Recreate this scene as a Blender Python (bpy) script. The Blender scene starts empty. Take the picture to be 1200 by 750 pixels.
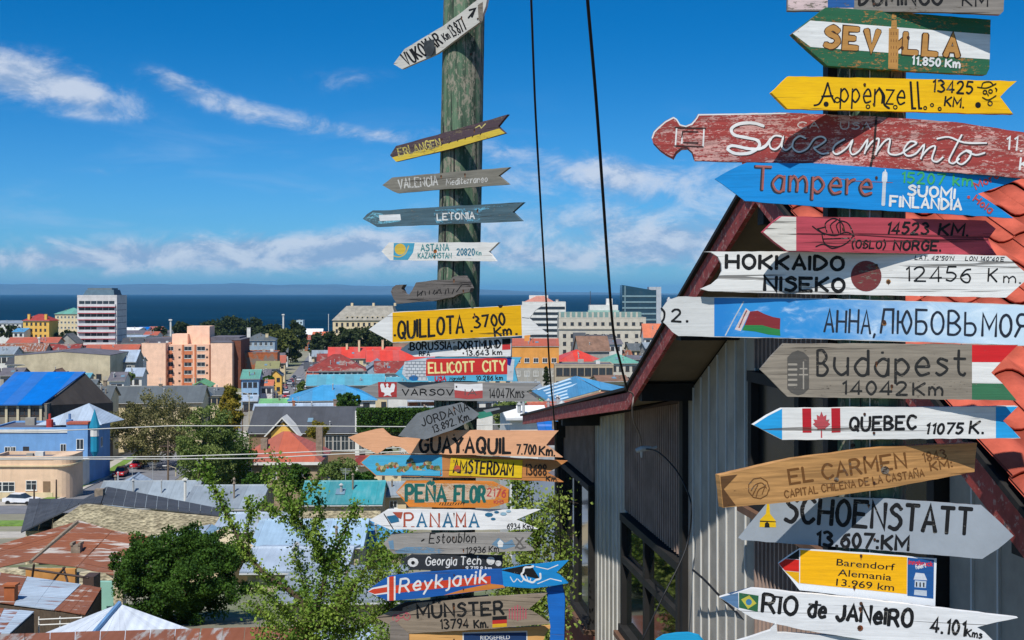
import bpy, math, random
from mathutils import Vector, Matrix
random.seed(7)
R = math.radians
# ---------------------------------------------------------------- camera, sky, sun, exposure
F = 1433.0; HZ = 343.0                       # focal length and horizon of the photograph, in its pixels
sc = bpy.context.scene
cam_d = bpy.data.cameras.new('camera'); cam = bpy.data.objects.new('camera', cam_d)
sc.collection.objects.link(cam); sc.camera = cam
cam.location = (0, 0, 0); cam.rotation_euler = (R(90), 0, 0)
cam_d.sensor_width = 36; cam_d.lens = F/1200*36; cam_d.shift_y = -(375-HZ)/1200
cam_d.clip_start = 0.05; cam_d.clip_end = 120000
SUN_AZ, SUN_EL = 16.0, 55.0                  # degrees left of straight behind the camera; elevation
sl = bpy.data.lights.new('sun', 'SUN'); sun = bpy.data.objects.new('sun', sl); sc.collection.objects.link(sun)
sl.energy = 5.0; sl.angle = R(0.5); sl.color = (1.0, .965, .91)
ca, ce = math.cos(R(SUN_AZ)), math.cos(R(SUN_EL))
to_sun = Vector((-math.sin(R(SUN_AZ))*ce, -ca*ce, math.sin(R(SUN_EL))))
sun.rotation_euler = to_sun.to_track_quat('Z', 'Y').to_euler(); sun.location = to_sun*50
sc.view_settings.view_transform = 'Standard'; sc.view_settings.look = 'None'
sc.view_settings.exposure = 0.0; sc.view_settings.gamma = 1; sc.view_settings.use_curve_mapping = False
sc.cycles.max_bounces = 6; sc.cycles.volume_bounces = 0; sc.cycles.caustics_reflective = False; sc.cycles.caustics_refractive = False

class NT:
    """small helper to wire nodes"""
    def __init__(s, tree): s.t = tree; s.n = tree.nodes; s.l = tree.links
    def new(s, ty, **kw):
        n = s.n.new(ty)
        for k, v in kw.items():
            if k.startswith('i_'):
                key = k[2:]; key = int(key) if key.isdigit() else key
                s.set(n.inputs[key], v)
            else: setattr(n, k, v)
        return n
    def set(s, sock, v):
        if isinstance(v, bpy.types.NodeSocket): s.l.new(v, sock)
        elif isinstance(v, bpy.types.Node): s.l.new(v.outputs[0], sock)
        else:
            if isinstance(v, (tuple, list)) and len(v) == 3 and sock.type == 'RGBA': v = (*v, 1)
            sock.default_value = v
    def m(s, op, a, b=None, c=None, clamp=False):
        n = s.n.new('ShaderNodeMath'); n.operation = op; n.use_clamp = clamp
        for i, v in enumerate((a, b, c)):
            if v is not None: s.set(n.inputs[i], v)
        return n.outputs[0]
    def mix(s, f, a, b):
        n = s.n.new('ShaderNodeMix'); n.data_type = 'RGBA'
        s.set(n.inputs[0], f); s.set(n.inputs[6], a); s.set(n.inputs[7], b)
        return n.outputs[2]
    def ss(s, v, a, b):                     # smoothstep of v from a..b to 0..1
        n = s.n.new('ShaderNodeMapRange'); n.interpolation_type = 'SMOOTHSTEP'
        s.set(n.inputs[0], v); n.inputs[1].default_value = a; n.inputs[2].default_value = b
        return n.outputs[0]
    def noise(s, vec, scale, detail=4, rough=.55, dist=0):
        n = s.n.new('ShaderNodeTexNoise'); s.set(n.inputs['Vector'], vec)
        n.inputs['Scale'].default_value = scale; n.inputs['Detail'].default_value = detail
        n.inputs['Roughness'].default_value = rough; n.inputs['Distortion'].default_value = dist
        return n.outputs[0]
    def vm(s, op, a, b):
        n = s.n.new('ShaderNodeVectorMath'); n.operation = op
        s.set(n.inputs[0], a); s.set(n.inputs[1], b)
        return n.outputs[0]

def make_world():
    w = bpy.data.worlds.new('World'); sc.world = w; w.use_nodes = True
    T = NT(w.node_tree); T.n.clear()
    sky = T.new('ShaderNodeTexSky'); sky.sky_type = 'NISHITA'; sky.sun_disc = False
    sky.sun_elevation = R(SUN_EL)
    sky.sun_rotation = math.atan2(to_sun.x, to_sun.y)
    sky.altitude = 0; sky.air_density = 1.0; sky.dust_density = .35; sky.ozone_density = 2.5
    co = T.new('ShaderNodeTexCoord'); sep = T.new('ShaderNodeSeparateXYZ'); T.set(sep.inputs[0], co.outputs['Generated'])
    x, y, z = sep.outputs
    az = T.m('ARCTAN2', x, y); el = T.m('ARCSINE', z)
    u = T.m('MULTIPLY', az, F); v = T.m('MULTIPLY', el, F)          # u, v in units of 1/F rad
    tint = T.mix(T.ss(v, -40, 330), (.30, .72, 1.26), (.012, .47, .92))      # clean polarised air: deeper and bluer than the raw model
    hs = T.new('ShaderNodeMix'); hs.data_type = 'RGBA'; hs.blend_type = 'MULTIPLY'; hs.inputs[0].default_value = 1
    T.set(hs.inputs[6], sky.outputs[0]); T.set(hs.inputs[7], tint); skyc = hs.outputs[2]
    cmb = T.new('ShaderNodeCombineXYZ'); T.set(cmb.inputs[0], u); T.set(cmb.inputs[1], T.m('MULTIPLY', v, 1.75))
    P = T.vm('MULTIPLY', cmb.outputs[0], (.01, .01, .01))
    n1 = T.noise(P, 1.35, 12, .66, .4); n2 = T.noise(T.vm('ADD', P, (-.12, .30, 0)), 1.35, 10, .62, .4)
    n3 = T.noise(T.vm('MULTIPLY', P, (.5, 1.3, 1)), .9, 8, .6, .5)
    # individual clouds: centre u, v (v up), radii, tilt, weight
    E = [(-575, 236, 95, 26, -.10, 1.25), (-500, 222, 75, 20, -.22, .95), (-385, 232, 34, 15, -.3, .62), (-340, 218, 46, 14, -.3, .5), (-290, 206, 50, 15, -.22, .48),
         (-225, 192, 90, 13, -.14, .40), (-160, 183, 60, 7, -.1, .4), (-200, 243, 62, 15, .05, .40), (-470, 196, 60, 6, 0, .25), (-430, 135, 80, 6, 0, .3), (-60, 190, 60, 8, -.1, .3),
         (20, 160, 130, 16, -.14, .55), (130, 138, 140, 18, .05, .78), (230, 118, 130, 20, -.05, .7), (60, 88, 150, 20, 0, .7),
         (190, 62, 150, 24, .05, .8), (-130, 58, 130, 20, .08, 1.0), (-250, 46, 130, 19, 0, 1.0), (-400, 42, 120, 15, 0, .95),
         (-540, 34, 120, 11, 0, .8), (300, 60, 160, 20, 0, .7), (-40, 135, 80, 8, 0, .35), (40, 40, 160, 14, 0, .7)]
    tot = None
    for cx, cy, rx, ry, tl, wt in E:
        dx = T.m('SUBTRACT', u, cx); dy = T.m('SUBTRACT', v, cy)
        dy2 = T.m('SUBTRACT', dy, T.m('MULTIPLY', dx, tl))
        a = T.m('MULTIPLY', dx, 1/rx); b = T.m('MULTIPLY', dy2, 1/ry)
        q = T.m('ADD', T.m('MULTIPLY', a, a), T.m('MULTIPLY', b, b))
        g = T.m('MULTIPLY', T.m('EXPONENT', T.m('MULTIPLY', q, -1.0)), wt)
        tot = g if tot is None else T.m('ADD', tot, g)
    # low bank of cloud all round the horizon and scattered wisps above it
    low = T.m('MULTIPLY', T.m('EXPONENT', T.m('MULTIPLY', T.m('POWER', T.m('MULTIPLY', T.m('SUBTRACT', v, 42), 1/26), 2.0), -1.0)), .38)
    back = T.m('MULTIPLY', T.m('GREATER_THAN', T.m('ABSOLUTE', az), .62), T.ss(v, 60, 300)); back = T.m('MULTIPLY', back, .3)
    tot = T.m('ADD', tot, T.m('ADD', low, back))
    d = T.m('ADD', T.m('MULTIPLY', tot, .55), T.m('MULTIPLY', n1, 1.6))
    dens = T.m('MULTIPLY', T.ss(d, .82, 1.62), T.ss(tot, .02, .5))
    shade = T.ss(T.m('SUBTRACT', n2, n1), -.13, .15)
    ccol = T.mix(shade, (6.4, 7.1, 8.3), (2.9, 4.2, 6.4))
    streak = T.m('MULTIPLY', T.ss(n3, .48, .8), T.m('MULTIPLY', T.ss(v, 260, 90), .34))
    col = T.mix(streak, skyc, (4.2, 6.0, 8.4))
    col = T.mix(T.m('MULTIPLY', dens, .86), col, ccol)
    bg = T.new('ShaderNodeBackground'); T.set(bg.inputs[0], col); bg.inputs[1].default_value = .10
    out = T.new('ShaderNodeOutputWorld'); T.set(out.inputs[0], bg.outputs[0])
make_world()

# ---------------------------------------------------------------- helpers
COL = sc.collection
def lin(h, k=1.0):
    h = h.lstrip('#'); r = []
    for i in (0, 2, 4):
        c = int(h[i:i+2], 16)/255; c = c/12.92 if c <= .04045 else ((c+.055)/1.055)**2.4
        r.append(min(.95, c*k))
    return tuple(r)
_M = {}
def mat(name, col, rough=.75, var=.15, scale=2.0, bump=.0, kind='plain', col2=None, spec=.3, **kw):
    """general procedural material; kinds: plain, corr (corrugated metal), rust, wood, stone, brick, leaf, water, glass"""
    if name in _M: return _M[name]
    m = bpy.data.materials.new(name); m.use_nodes = True; _M[name] = m
    T = NT(m.node_tree); T.n.clear()
    out = T.new('ShaderNodeOutputMaterial'); b = T.new('ShaderNodeBsdfPrincipled')
    T.l.new(b.outputs[0], out.inputs[0])
    b.inputs['Roughness'].default_value = rough
    b.inputs['Specular IOR Level'].default_value = spec
    if isinstance(col, str): col = lin(col)
    if isinstance(col2, str): col2 = lin(col2)
    co = T.new('ShaderNodeTexCoord'); P = co.outputs['Object']
    dark = tuple(c*(1-var) for c in col); lite = tuple(min(.95, c*(1+var)) for c in col)
    n = T.noise(P, scale, 6, .65)
    base = T.mix(T.ss(n, .3, .7), dark, lite); h = n
    oi = T.new('ShaderNodeObjectInfo')
    if kind == 'plain' and kw.get('dirt', True):                    # rain streaks and patchy repairs on rendered walls
        stn = T.noise(T.vm('MULTIPLY', P, (1.3, 1.3, .12)), .9, 6, .7); pt = T.noise(P, .22, 5, .7)
        base = T.mix(T.m('MULTIPLY', T.ss(stn, .48, .78), .42), base, tuple(c*.55+.02 for c in col))
        base = T.mix(T.m('MULTIPLY', T.ss(pt, .56, .62), .25), base, tuple(min(.95, c*.78+.05) for c in col))
    if kind in ('corr', 'rust'):
        s = T.new('ShaderNodeSeparateXYZ'); T.set(s.inputs[0], P)
        ax = s.outputs[kw.get('axis', 0)]
        wv = T.m('SINE', T.m('MULTIPLY', ax, 6.283/kw.get('pitch', .25)))
        st = T.noise(T.vm('MULTIPLY', P, (2.2, .35, .6) if kw.get('axis', 0) == 0 else (.35, 2.2, .6)), 1.0, 5, .6)
        base = T.mix(T.m('MULTIPLY', T.ss(st, .4, .75), kw.get('stain', .35)), base, col2 or tuple(c*.55 for c in col))
        if kind == 'rust':
            k = T.m('ADD', st, T.m('MULTIPLY', T.m('SUBTRACT', oi.outputs['Random'], .5), kw.get('rnd', .3)))
            pt = T.noise(T.vm('MULTIPLY', P, (1.6, .55, .8) if kw.get('axis', 0) == 0 else (.28, 2.6, 1)), .9, 6, .75)
            k = T.m('ADD', k, T.m('MULTIPLY', T.m('SUBTRACT', pt, .5), .9))
            base = T.mix(T.ss(k, kw.get('t', .5)-.07, kw.get('t', .5)+.06), base, T.mix(n, (.16, .046, .020), (.31, .105, .045)))
        jo = T.m('FRACT', T.m('MULTIPLY', ax, 1/kw.get('sheet', 2.4))); js = T.ss(T.m('ABSOLUTE', T.m('SUBTRACT', jo, .5)), .485, .5)
        cell = T.new('ShaderNodeTexWhiteNoise'); cell.noise_dimensions = '1D'; T.set(cell.inputs['W'], T.m('FLOOR', T.m('MULTIPLY', ax, 1/kw.get('sheet', 2.4))))
        hv0 = T.new('ShaderNodeHueSaturation'); T.set(hv0.inputs['Color'], base); T.set(hv0.inputs['Value'], T.m('ADD', .86, T.m('MULTIPLY', cell.outputs[0], .22))); T.set(hv0.inputs['Saturation'], T.m('ADD', .92, T.m('MULTIPLY', cell.outputs[0], .1)))
        base = T.mix(T.m('MULTIPLY', js, .5), hv0.outputs[0], tuple(c*.4 for c in col))
        pat = T.noise(P, .35, 7, .75); base = T.mix(T.m('MULTIPLY', T.ss(pat, .58, .70), .26), base, tuple(c*.45+.10 for c in col))
        h = T.m('ADD', T.m('MULTIPLY', wv, .5), T.m('MULTIPLY', n, .2))
    elif kind == 'stone':
        v = T.new('ShaderNodeTexVoronoi', i_Scale=kw.get('cell', 3.0)); T.set(v.inputs['Vector'], T.vm('MULTIPLY', P, (1, 1, 1.6)))
        base = T.mix(T.m('MULTIPLY', v.outputs['Color'], .5), base, col2 or tuple(c*.6 for c in col))
        h = T.m('ADD', v.outputs[0], n)
    elif kind == 'wood':
        g = T.noise(T.vm('MULTIPLY', P, kw.get('st', (1, 1, 14))), 4, 6, .7)
        base = T.mix(T.ss(g, .35, .72), base, col2 or tuple(c*.5 for c in col)); h = g
    elif kind == 'patch':
        g = T.noise(P, kw.get('cell', .6), 7, .7)
        base = T.mix(T.ss(g, kw.get('t', .5)-.04, kw.get('t', .5)+.04), base, col2)
    # per-object tone so that alike pieces differ
    rt = kw.get('tone', .0)
    if rt:
        br = T.new('ShaderNodeBrightContrast'); T.set(br.inputs[0], base)
        hv = T.new('ShaderNodeHueSaturation'); T.set(hv.inputs['Color'], base)
        T.set(hv.inputs['Value'], T.m('ADD', 1-rt/2, T.m('MULTIPLY', oi.outputs['Random'], rt)))
        base = hv.outputs[0]
    T.set(b.inputs['Base Color'], base)
    if kw.get('metal'): b.inputs['Metallic'].default_value = kw['metal']
    if bump:
        bp = T.new('ShaderNodeBump'); bp.inputs['Strength'].default_value = min(1, bump); bp.inputs['Distance'].default_value = kw.get('bd', .03)
        T.set(bp.inputs['Height'], h); T.set(b.inputs['Normal'], bp.outputs[0])
    if kind == 'leaf':
        hv = T.new('ShaderNodeHueSaturation')
        g2 = T.noise(P, kw.get('ls', 3.0), 3, .6)
        T.set(hv.inputs['Color'], T.mix(T.ss(g2, .3, .7), col, col2 or lite))
        T.set(b.inputs['Base Color'], hv.outputs[0])
        tr = T.new('ShaderNodeBsdfTranslucent'); T.set(tr.inputs[0], T.mix(.5, hv.outputs[0], (.25, .35, .04)))
        mx = T.new('ShaderNodeMixShader'); mx.inputs[0].default_value = kw.get('tr', .28)
        T.l.new(b.outputs[0], mx.inputs[1]); T.l.new(tr.outputs[0], mx.inputs[2]); T.l.new(mx.outputs[0], out.inputs[0])
    return m

def mesh(name, verts, faces, m=None, parent=None, mi=None, smooth=False, loc=None):
    me = bpy.data.meshes.new(name); me.from_pydata([tuple(v) for v in verts], [], [tuple(f) for f in faces])
    for q in (m if isinstance(m, (list, tuple)) else [m]):
        if q: me.materials.append(q)
    if mi: me.polygons.foreach_set('material_index', mi)
    if smooth: me.polygons.foreach_set('use_smooth', [True]*len(me.polygons))
    me.update()
    o = bpy.data.objects.new(name, me); COL.objects.link(o)
    if parent: o.parent = parent
    if loc: o.location = loc
    return o
def inst(o, parent, loc=(0,0,0), rot=(0,0,0), scale=None, name=None):
    c = o.copy(); COL.objects.link(c); c.parent = parent; c.location = loc; c.rotation_euler = rot
    if scale: c.scale = scale
    return c
def empty(name, label, cat, loc=(0,0,0), rz=0, group=None):
    o = bpy.data.objects.new(name, None); COL.objects.link(o); o.location = loc; o.rotation_euler = (0, 0, rz)
    o.empty_display_size = .2
    return tag(o, label, cat, group)
def tag(o, label=None, cat=None, group=None, kind=None):
    if label: o['label'] = label
    if cat: o['category'] = cat
    if group: o['group'] = group
    if kind: o['kind'] = kind
    return o
def tree_copy(o, parent=None):
    c = o.copy(); COL.objects.link(c); c.parent = parent
    for ch in list(o.children): tree_copy(ch, c)
    return c

class MB:
    def __init__(s): s.v = []; s.f = []; s.mi = []; s.cur = 0
    def add(s, vs, fs):
        n = len(s.v); s.v += [tuple(v) for v in vs]; s.f += [tuple(i+n for i in f) for f in fs]; s.mi += [s.cur]*len(fs); return s
    def box(s, x0, y0, z0, x1, y1, z1):
        return s.add([(x0,y0,z0),(x1,y0,z0),(x1,y1,z0),(x0,y1,z0),(x0,y0,z1),(x1,y0,z1),(x1,y1,z1),(x0,y1,z1)],
                     [(0,3,2,1),(4,5,6,7),(0,1,5,4),(1,2,6,5),(2,3,7,6),(3,0,4,7)])
    def hexa(s, p):                          # eight points: bottom ring then top ring
        return s.add(p, [(0,3,2,1),(4,5,6,7),(0,1,5,4),(1,2,6,5),(2,3,7,6),(3,0,4,7)])
    def prism(s, ring, off):                 # ring of 3d points extruded by vector off
        n = len(ring); off = Vector(off)
        vs = [Vector(p) for p in ring] + [Vector(p)+off for p in ring]
        return s.add(vs, [tuple(range(n))[::-1], tuple(range(n, 2*n))] + [(i, (i+1) % n, (i+1) % n+n, i+n) for i in range(n)])
    def tube(s, pts, rad, seg=8, cap=True):
        pts = [Vector(p) for p in pts]; n = len(pts)
        if not isinstance(rad, (list, tuple)): rad = [rad]*n
        vs = []; fs = []; prev = None
        for i, p in enumerate(pts):
            t = (pts[min(i+1, n-1)]-pts[max(i-1, 0)]).normalized()
            if prev is None: a = t.orthogonal().normalized()
            else: a = (prev - t*prev.dot(t)).normalized()
            prev = a; b = t.cross(a)
            for k in range(seg):
                q = 2*math.pi*k/seg; vs.append(p + (a*math.cos(q)+b*math.sin(q))*rad[i])
        for i in range(n-1):
            for k in range(seg):
                k2 = (k+1) % seg; fs.append((i*seg+k, i*seg+k2, (i+1)*seg+k2, (i+1)*seg+k))
        if cap: fs += [tuple(range(seg))[::-1], tuple((n-1)*seg+k for k in range(seg))]
        return s.add(vs, fs)
    def lathe(s, prof, seg=12, c=(0,0,0)):
        vs = []; fs = []
        for r, z in prof:
            for k in range(seg):
                q = 2*math.pi*k/seg; vs.append((c[0]+r*math.cos(q), c[1]+r*math.sin(q), c[2]+z))
        for i in range(len(prof)-1):
            for k in range(seg):
                k2 = (k+1) % seg; fs.append((i*seg+k, i*seg+k2, (i+1)*seg+k2, (i+1)*seg+k))
        return s.add(vs, fs)
    def build(s, name, m, parent=None, smooth=False, loc=None):
        return mesh(name, s.v, s.f, m, parent, s.mi if isinstance(m, (list, tuple)) else None, smooth, loc)

def at(px, py, Y): return Vector(((px-600)/F*Y, Y, (HZ-py)/F*Y))
GK = [(-40,-1.7),(3,-1.7),(10,-4.2),(18,-7.3),(35,-11.3),(60,-16),(100,-22),(170,-28.5),(250,-31.5),(530,-35),(1100,-43),(1135,-46)]
def G(y):
    for (a, za), (b, zb) in zip(GK, GK[1:]):
        if y <= b: return za+(zb-za)*(y-a)/(b-a)
    return -46
# ---------------------------------------------------------------- setting: ground, sea, far land, roads
YAW = .13                                     # heading of the street grid
m_ground = mat('ground_soil', '#8a8672', .95, .25, .08, .3, 'patch', col2='#6b7350', cell=.05, t=.55)
ys = sorted(set([k for k, _ in GK])); vs = []; fs = []
xs = [-2200, -900, -400, -200, -100, -40, 0, 40, 100, 200, 400, 900, 2200]
for y in ys:
    for x in xs: vs.append((x, y, G(y)))
nx = len(xs)
for j in range(len(ys)-1):
    for i in range(nx-1): fs.append((j*nx+i, j*nx+i+1, (j+1)*nx+i+1, (j+1)*nx+i))
tag(mesh('ground', vs, fs, m_ground), 'grassy and gravelly hillside falling towards the town and shore', kind='structure')

def make_sea():
    m = bpy.data.materials.new('sea_water'); m.use_nodes = True; T = NT(m.node_tree); T.n.clear()
    out = T.new('ShaderNodeOutputMaterial'); b = T.new('ShaderNodeBsdfPrincipled'); T.l.new(b.outputs[0], out.inputs[0])
    co = T.new('ShaderNodeTexCoord'); P = co.outputs['Object']
    n = T.noise(T.vm('MULTIPLY', P, (.25, 1, 1)), .006, 6, .6); w = T.noise(T.vm('MULTIPLY', P, (.6, 1, 1)), .09, 5, .6)
    c = T.mix(T.ss(n, .35, .68), (.0001, .014, .030), (.0008, .026, .055))
    w2 = T.noise(T.vm('MULTIPLY', P, (.05, .35, 1)), .05, 5, .7); c = T.mix(T.m('MULTIPLY', T.ss(w2, .5, .7), .5), c, (.004, .05, .10)); c = T.mix(T.ss(w, .68, .72), c, (.35, .42, .46))
    T.set(b.inputs['Base Color'], c); b.inputs['Roughness'].default_value = .55; b.inputs['Specular IOR Level'].default_value = .02
    bp = T.new('ShaderNodeBump'); bp.inputs['Strength'].default_value = 1; bp.inputs['Distance'].default_value = 2.5; T.set(bp.inputs['Height'], w); T.set(b.inputs['Normal'], bp.outputs[0])
    S = 45000
    tag(mesh('sea', [(-S, 1090, -45), (S, 1090, -45), (S, S, -45), (-S, S, -45)], [(0, 1, 2, 3)], m), 'dark blue open strait stretching to the horizon', kind='structure')
make_sea()
# far land across the strait: a long low ridge with real depth
rng = random.Random(3); vs = []; fs = []
prof = [(-21000, 260), (-14000, 270), (-10000, 245), (-7000, 262), (-4500, 240), (-3000, 215), (-1500, 150), (0, 95), (1500, 60), (4000, 25), (9000, -60)]
def hp(x):
    for (a, za), (b, zb) in zip(prof, prof[1:]):
        if x <= b: return za+(zb-za)*(x-a)/(b-a)
    return prof[-1][1]
NXH = 120
for i in range(NXH+1):
    x = -21000+30000*i/NXH
    h = hp(x)*(1+.05*math.sin(i*.7)+.04*rng.uniform(-1, 1))
    for (dy, k) in ((0, 0), (700, .55), (1800, .8), (3500, 1), (8000, .9), (10000, 0)):
        vs.append((x, 27000+dy, -46+max(0, h*k)))
for i in range(NXH):
    for k in range(5): a = i*6+k; fs.append((a, a+6, a+7, a+1))
tag(mesh('hills', vs, fs, mat('far_land', '#4f5f66', .95, .2, .0006)), 'low flat headland across the strait on the horizon', kind='structure')

m_asph = mat('asphalt', '#77777a', .9, .12, .5); m_pave = mat('pavement_concrete', '#b3aca0', .9, .15, .8); m_grass = mat('grass_green', '#6d8a3a', .95, .3, 1.2)
def strip(name, pts, w0, w1, m, dz, label, kind='structure'):
    """a sheet draped on the ground along pts (x, y), from lateral offset w0 to w1"""
    P = []
    for (a, b) in zip(pts, pts[1:]):
        n = max(1, int(abs(b[1]-a[1])/8)+1)
        cand = [a[1]+(b[1]-a[1])*i/n for i in range(n)] + [k for k, _ in GK if min(a[1], b[1]) < k < max(a[1], b[1])]
        cand = sorted(set(cand), reverse=b[1] < a[1])
        for y in cand:
            t = 0 if b[1] == a[1] else (y-a[1])/(b[1]-a[1]); P.append((a[0]+(b[0]-a[0])*t, y))
    P.append(pts[-1]); vs = []; fs = []
    for i, p in enumerate(P):
        q0 = Vector(P[max(i-1, 0)]); q1 = Vector(P[min(i+1, len(P)-1)]); t = (q1-q0).normalized(); n = Vector((t.y, -t.x))
        for w in (w0, w1):
            q = Vector(p)+n*w; vs.append((q.x, q.y, G(q.y)+dz)); 
        for w in (w0, w1):
            q = Vector(p)+n*w; vs.append((q.x, q.y, G(q.y)-.25))
    for i in range(len(P)-1):
        a = i*4; b = a+4
        fs += [(a, a+1, b+1, b), (a+1, a+3, b+3, b+1), (a+2, a, b, b+2)]
    return tag(mesh(name, vs, fs, m), label, kind=kind)
street = [(-55, 158), (-59, 200), (-66, 245), (-69.5, 330), (-73, 400), (-79, 455), (-158, 1040)]
strip('road', street, -5.5, 5.5, m_asph, .06, 'asphalt street running away from the salmon house to the shore')
strip('pavement', street[1:], 5.5, 8.5, m_pave, .2, 'concrete pavement on the right of the long street')
strip('pavement', street[:3], -9.5, -5.5, m_pave, .2, 'wide concrete pavement by the blue house')
strip('grass_verge', street[:3], -7.8, -6.2, m_grass, .23, 'green grass strip beside the street', )
cross = [(-140, 139), (-60, 150), (-30, 154)]
strip('road', cross, -6, 6, m_asph, .07, 'asphalt cross street in front of the salmon house')
strip('pavement', cross, -11, -6.0, m_pave, .2, 'pavement in front of the salmon house')
strip('grass_verge', [(-80, 128.5), (-50, 132.5)], -3.2, 2.6, m_grass, .12, 'green grass patch on the near side of the cross street')
strip('road', [(-78, 117), (-40, 121.5)], -3.0, 3.0, m_pave, .09, 'pale gravel lane below the grass patch')

# ---------------------------------------------------------------- town builders
def msl(col, k=.8): return lin(col, k)
m_glass = mat('window_glass', (.03, .04, .05), .15, .2, 3, spec=.6)
m_wframe = mat('window_frame_white', '#e2e2dc', .6, .08)
m_dframe = mat('window_frame_dark', '#4a3b34', .7, .1)
_W = {}
def win_proto(w, h, fr, sash):
    key = (round(w, 2), round(h, 2), fr.name, sash)
    if key in _W: return _W[key]
    a = MB(); t = .07
    a.box(0, -.06, 0, t, 0, h); a.box(w-t, -.06, 0, w, 0, h); a.box(t, -.06, 0, w-t, 0, t); a.box(t, -.06, h-t, w-t, 0, h)
    a.box(-.06, -.1, -.08, w+.06, 0, -.002)
    if sash: a.box(w/2-.03, -.05, t, w/2+.03, 0, h-t)
    if sash > 1: a.box(t, -.045, h*.62, w-t, 0, h*.62+.05)
    a.cur = 1; a.add([(t, -.02, t), (w-t, -.02, t), (w-t, -.02, h-t), (t, -.02, h-t)], [(0, 1, 2, 3)])
    me = mesh('window', a.v, a.f, [fr, m_glass], None, a.mi); _W[key] = me.data
    bpy.data.objects.remove(me)
    return _W[key]
def window(root, face, u, z, w, h, W, D, fr=None, sash=1):
    me = win_proto(w, h, fr or m_wframe, sash)
    o = bpy.data.objects.new('window', me); COL.objects.link(o); o.parent = root
    if face == 'F': o.location = (u, -.002, z)
    elif face == 'R': o.location = (W+.002, u, z); o.rotation_euler = (0, 0, R(90))
    elif face == 'L': o.location = (-.002, u+w, z); o.rotation_euler = (0, 0, R(-90))
    return o
m_gut = mat('galvanised_pipe', lin('#b3b5b3', .8), .5, .15, 2); m_sky = mat('skylight_glass', lin('#8fb0c2', .6), .2, .1, 1, spec=.6)
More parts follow.
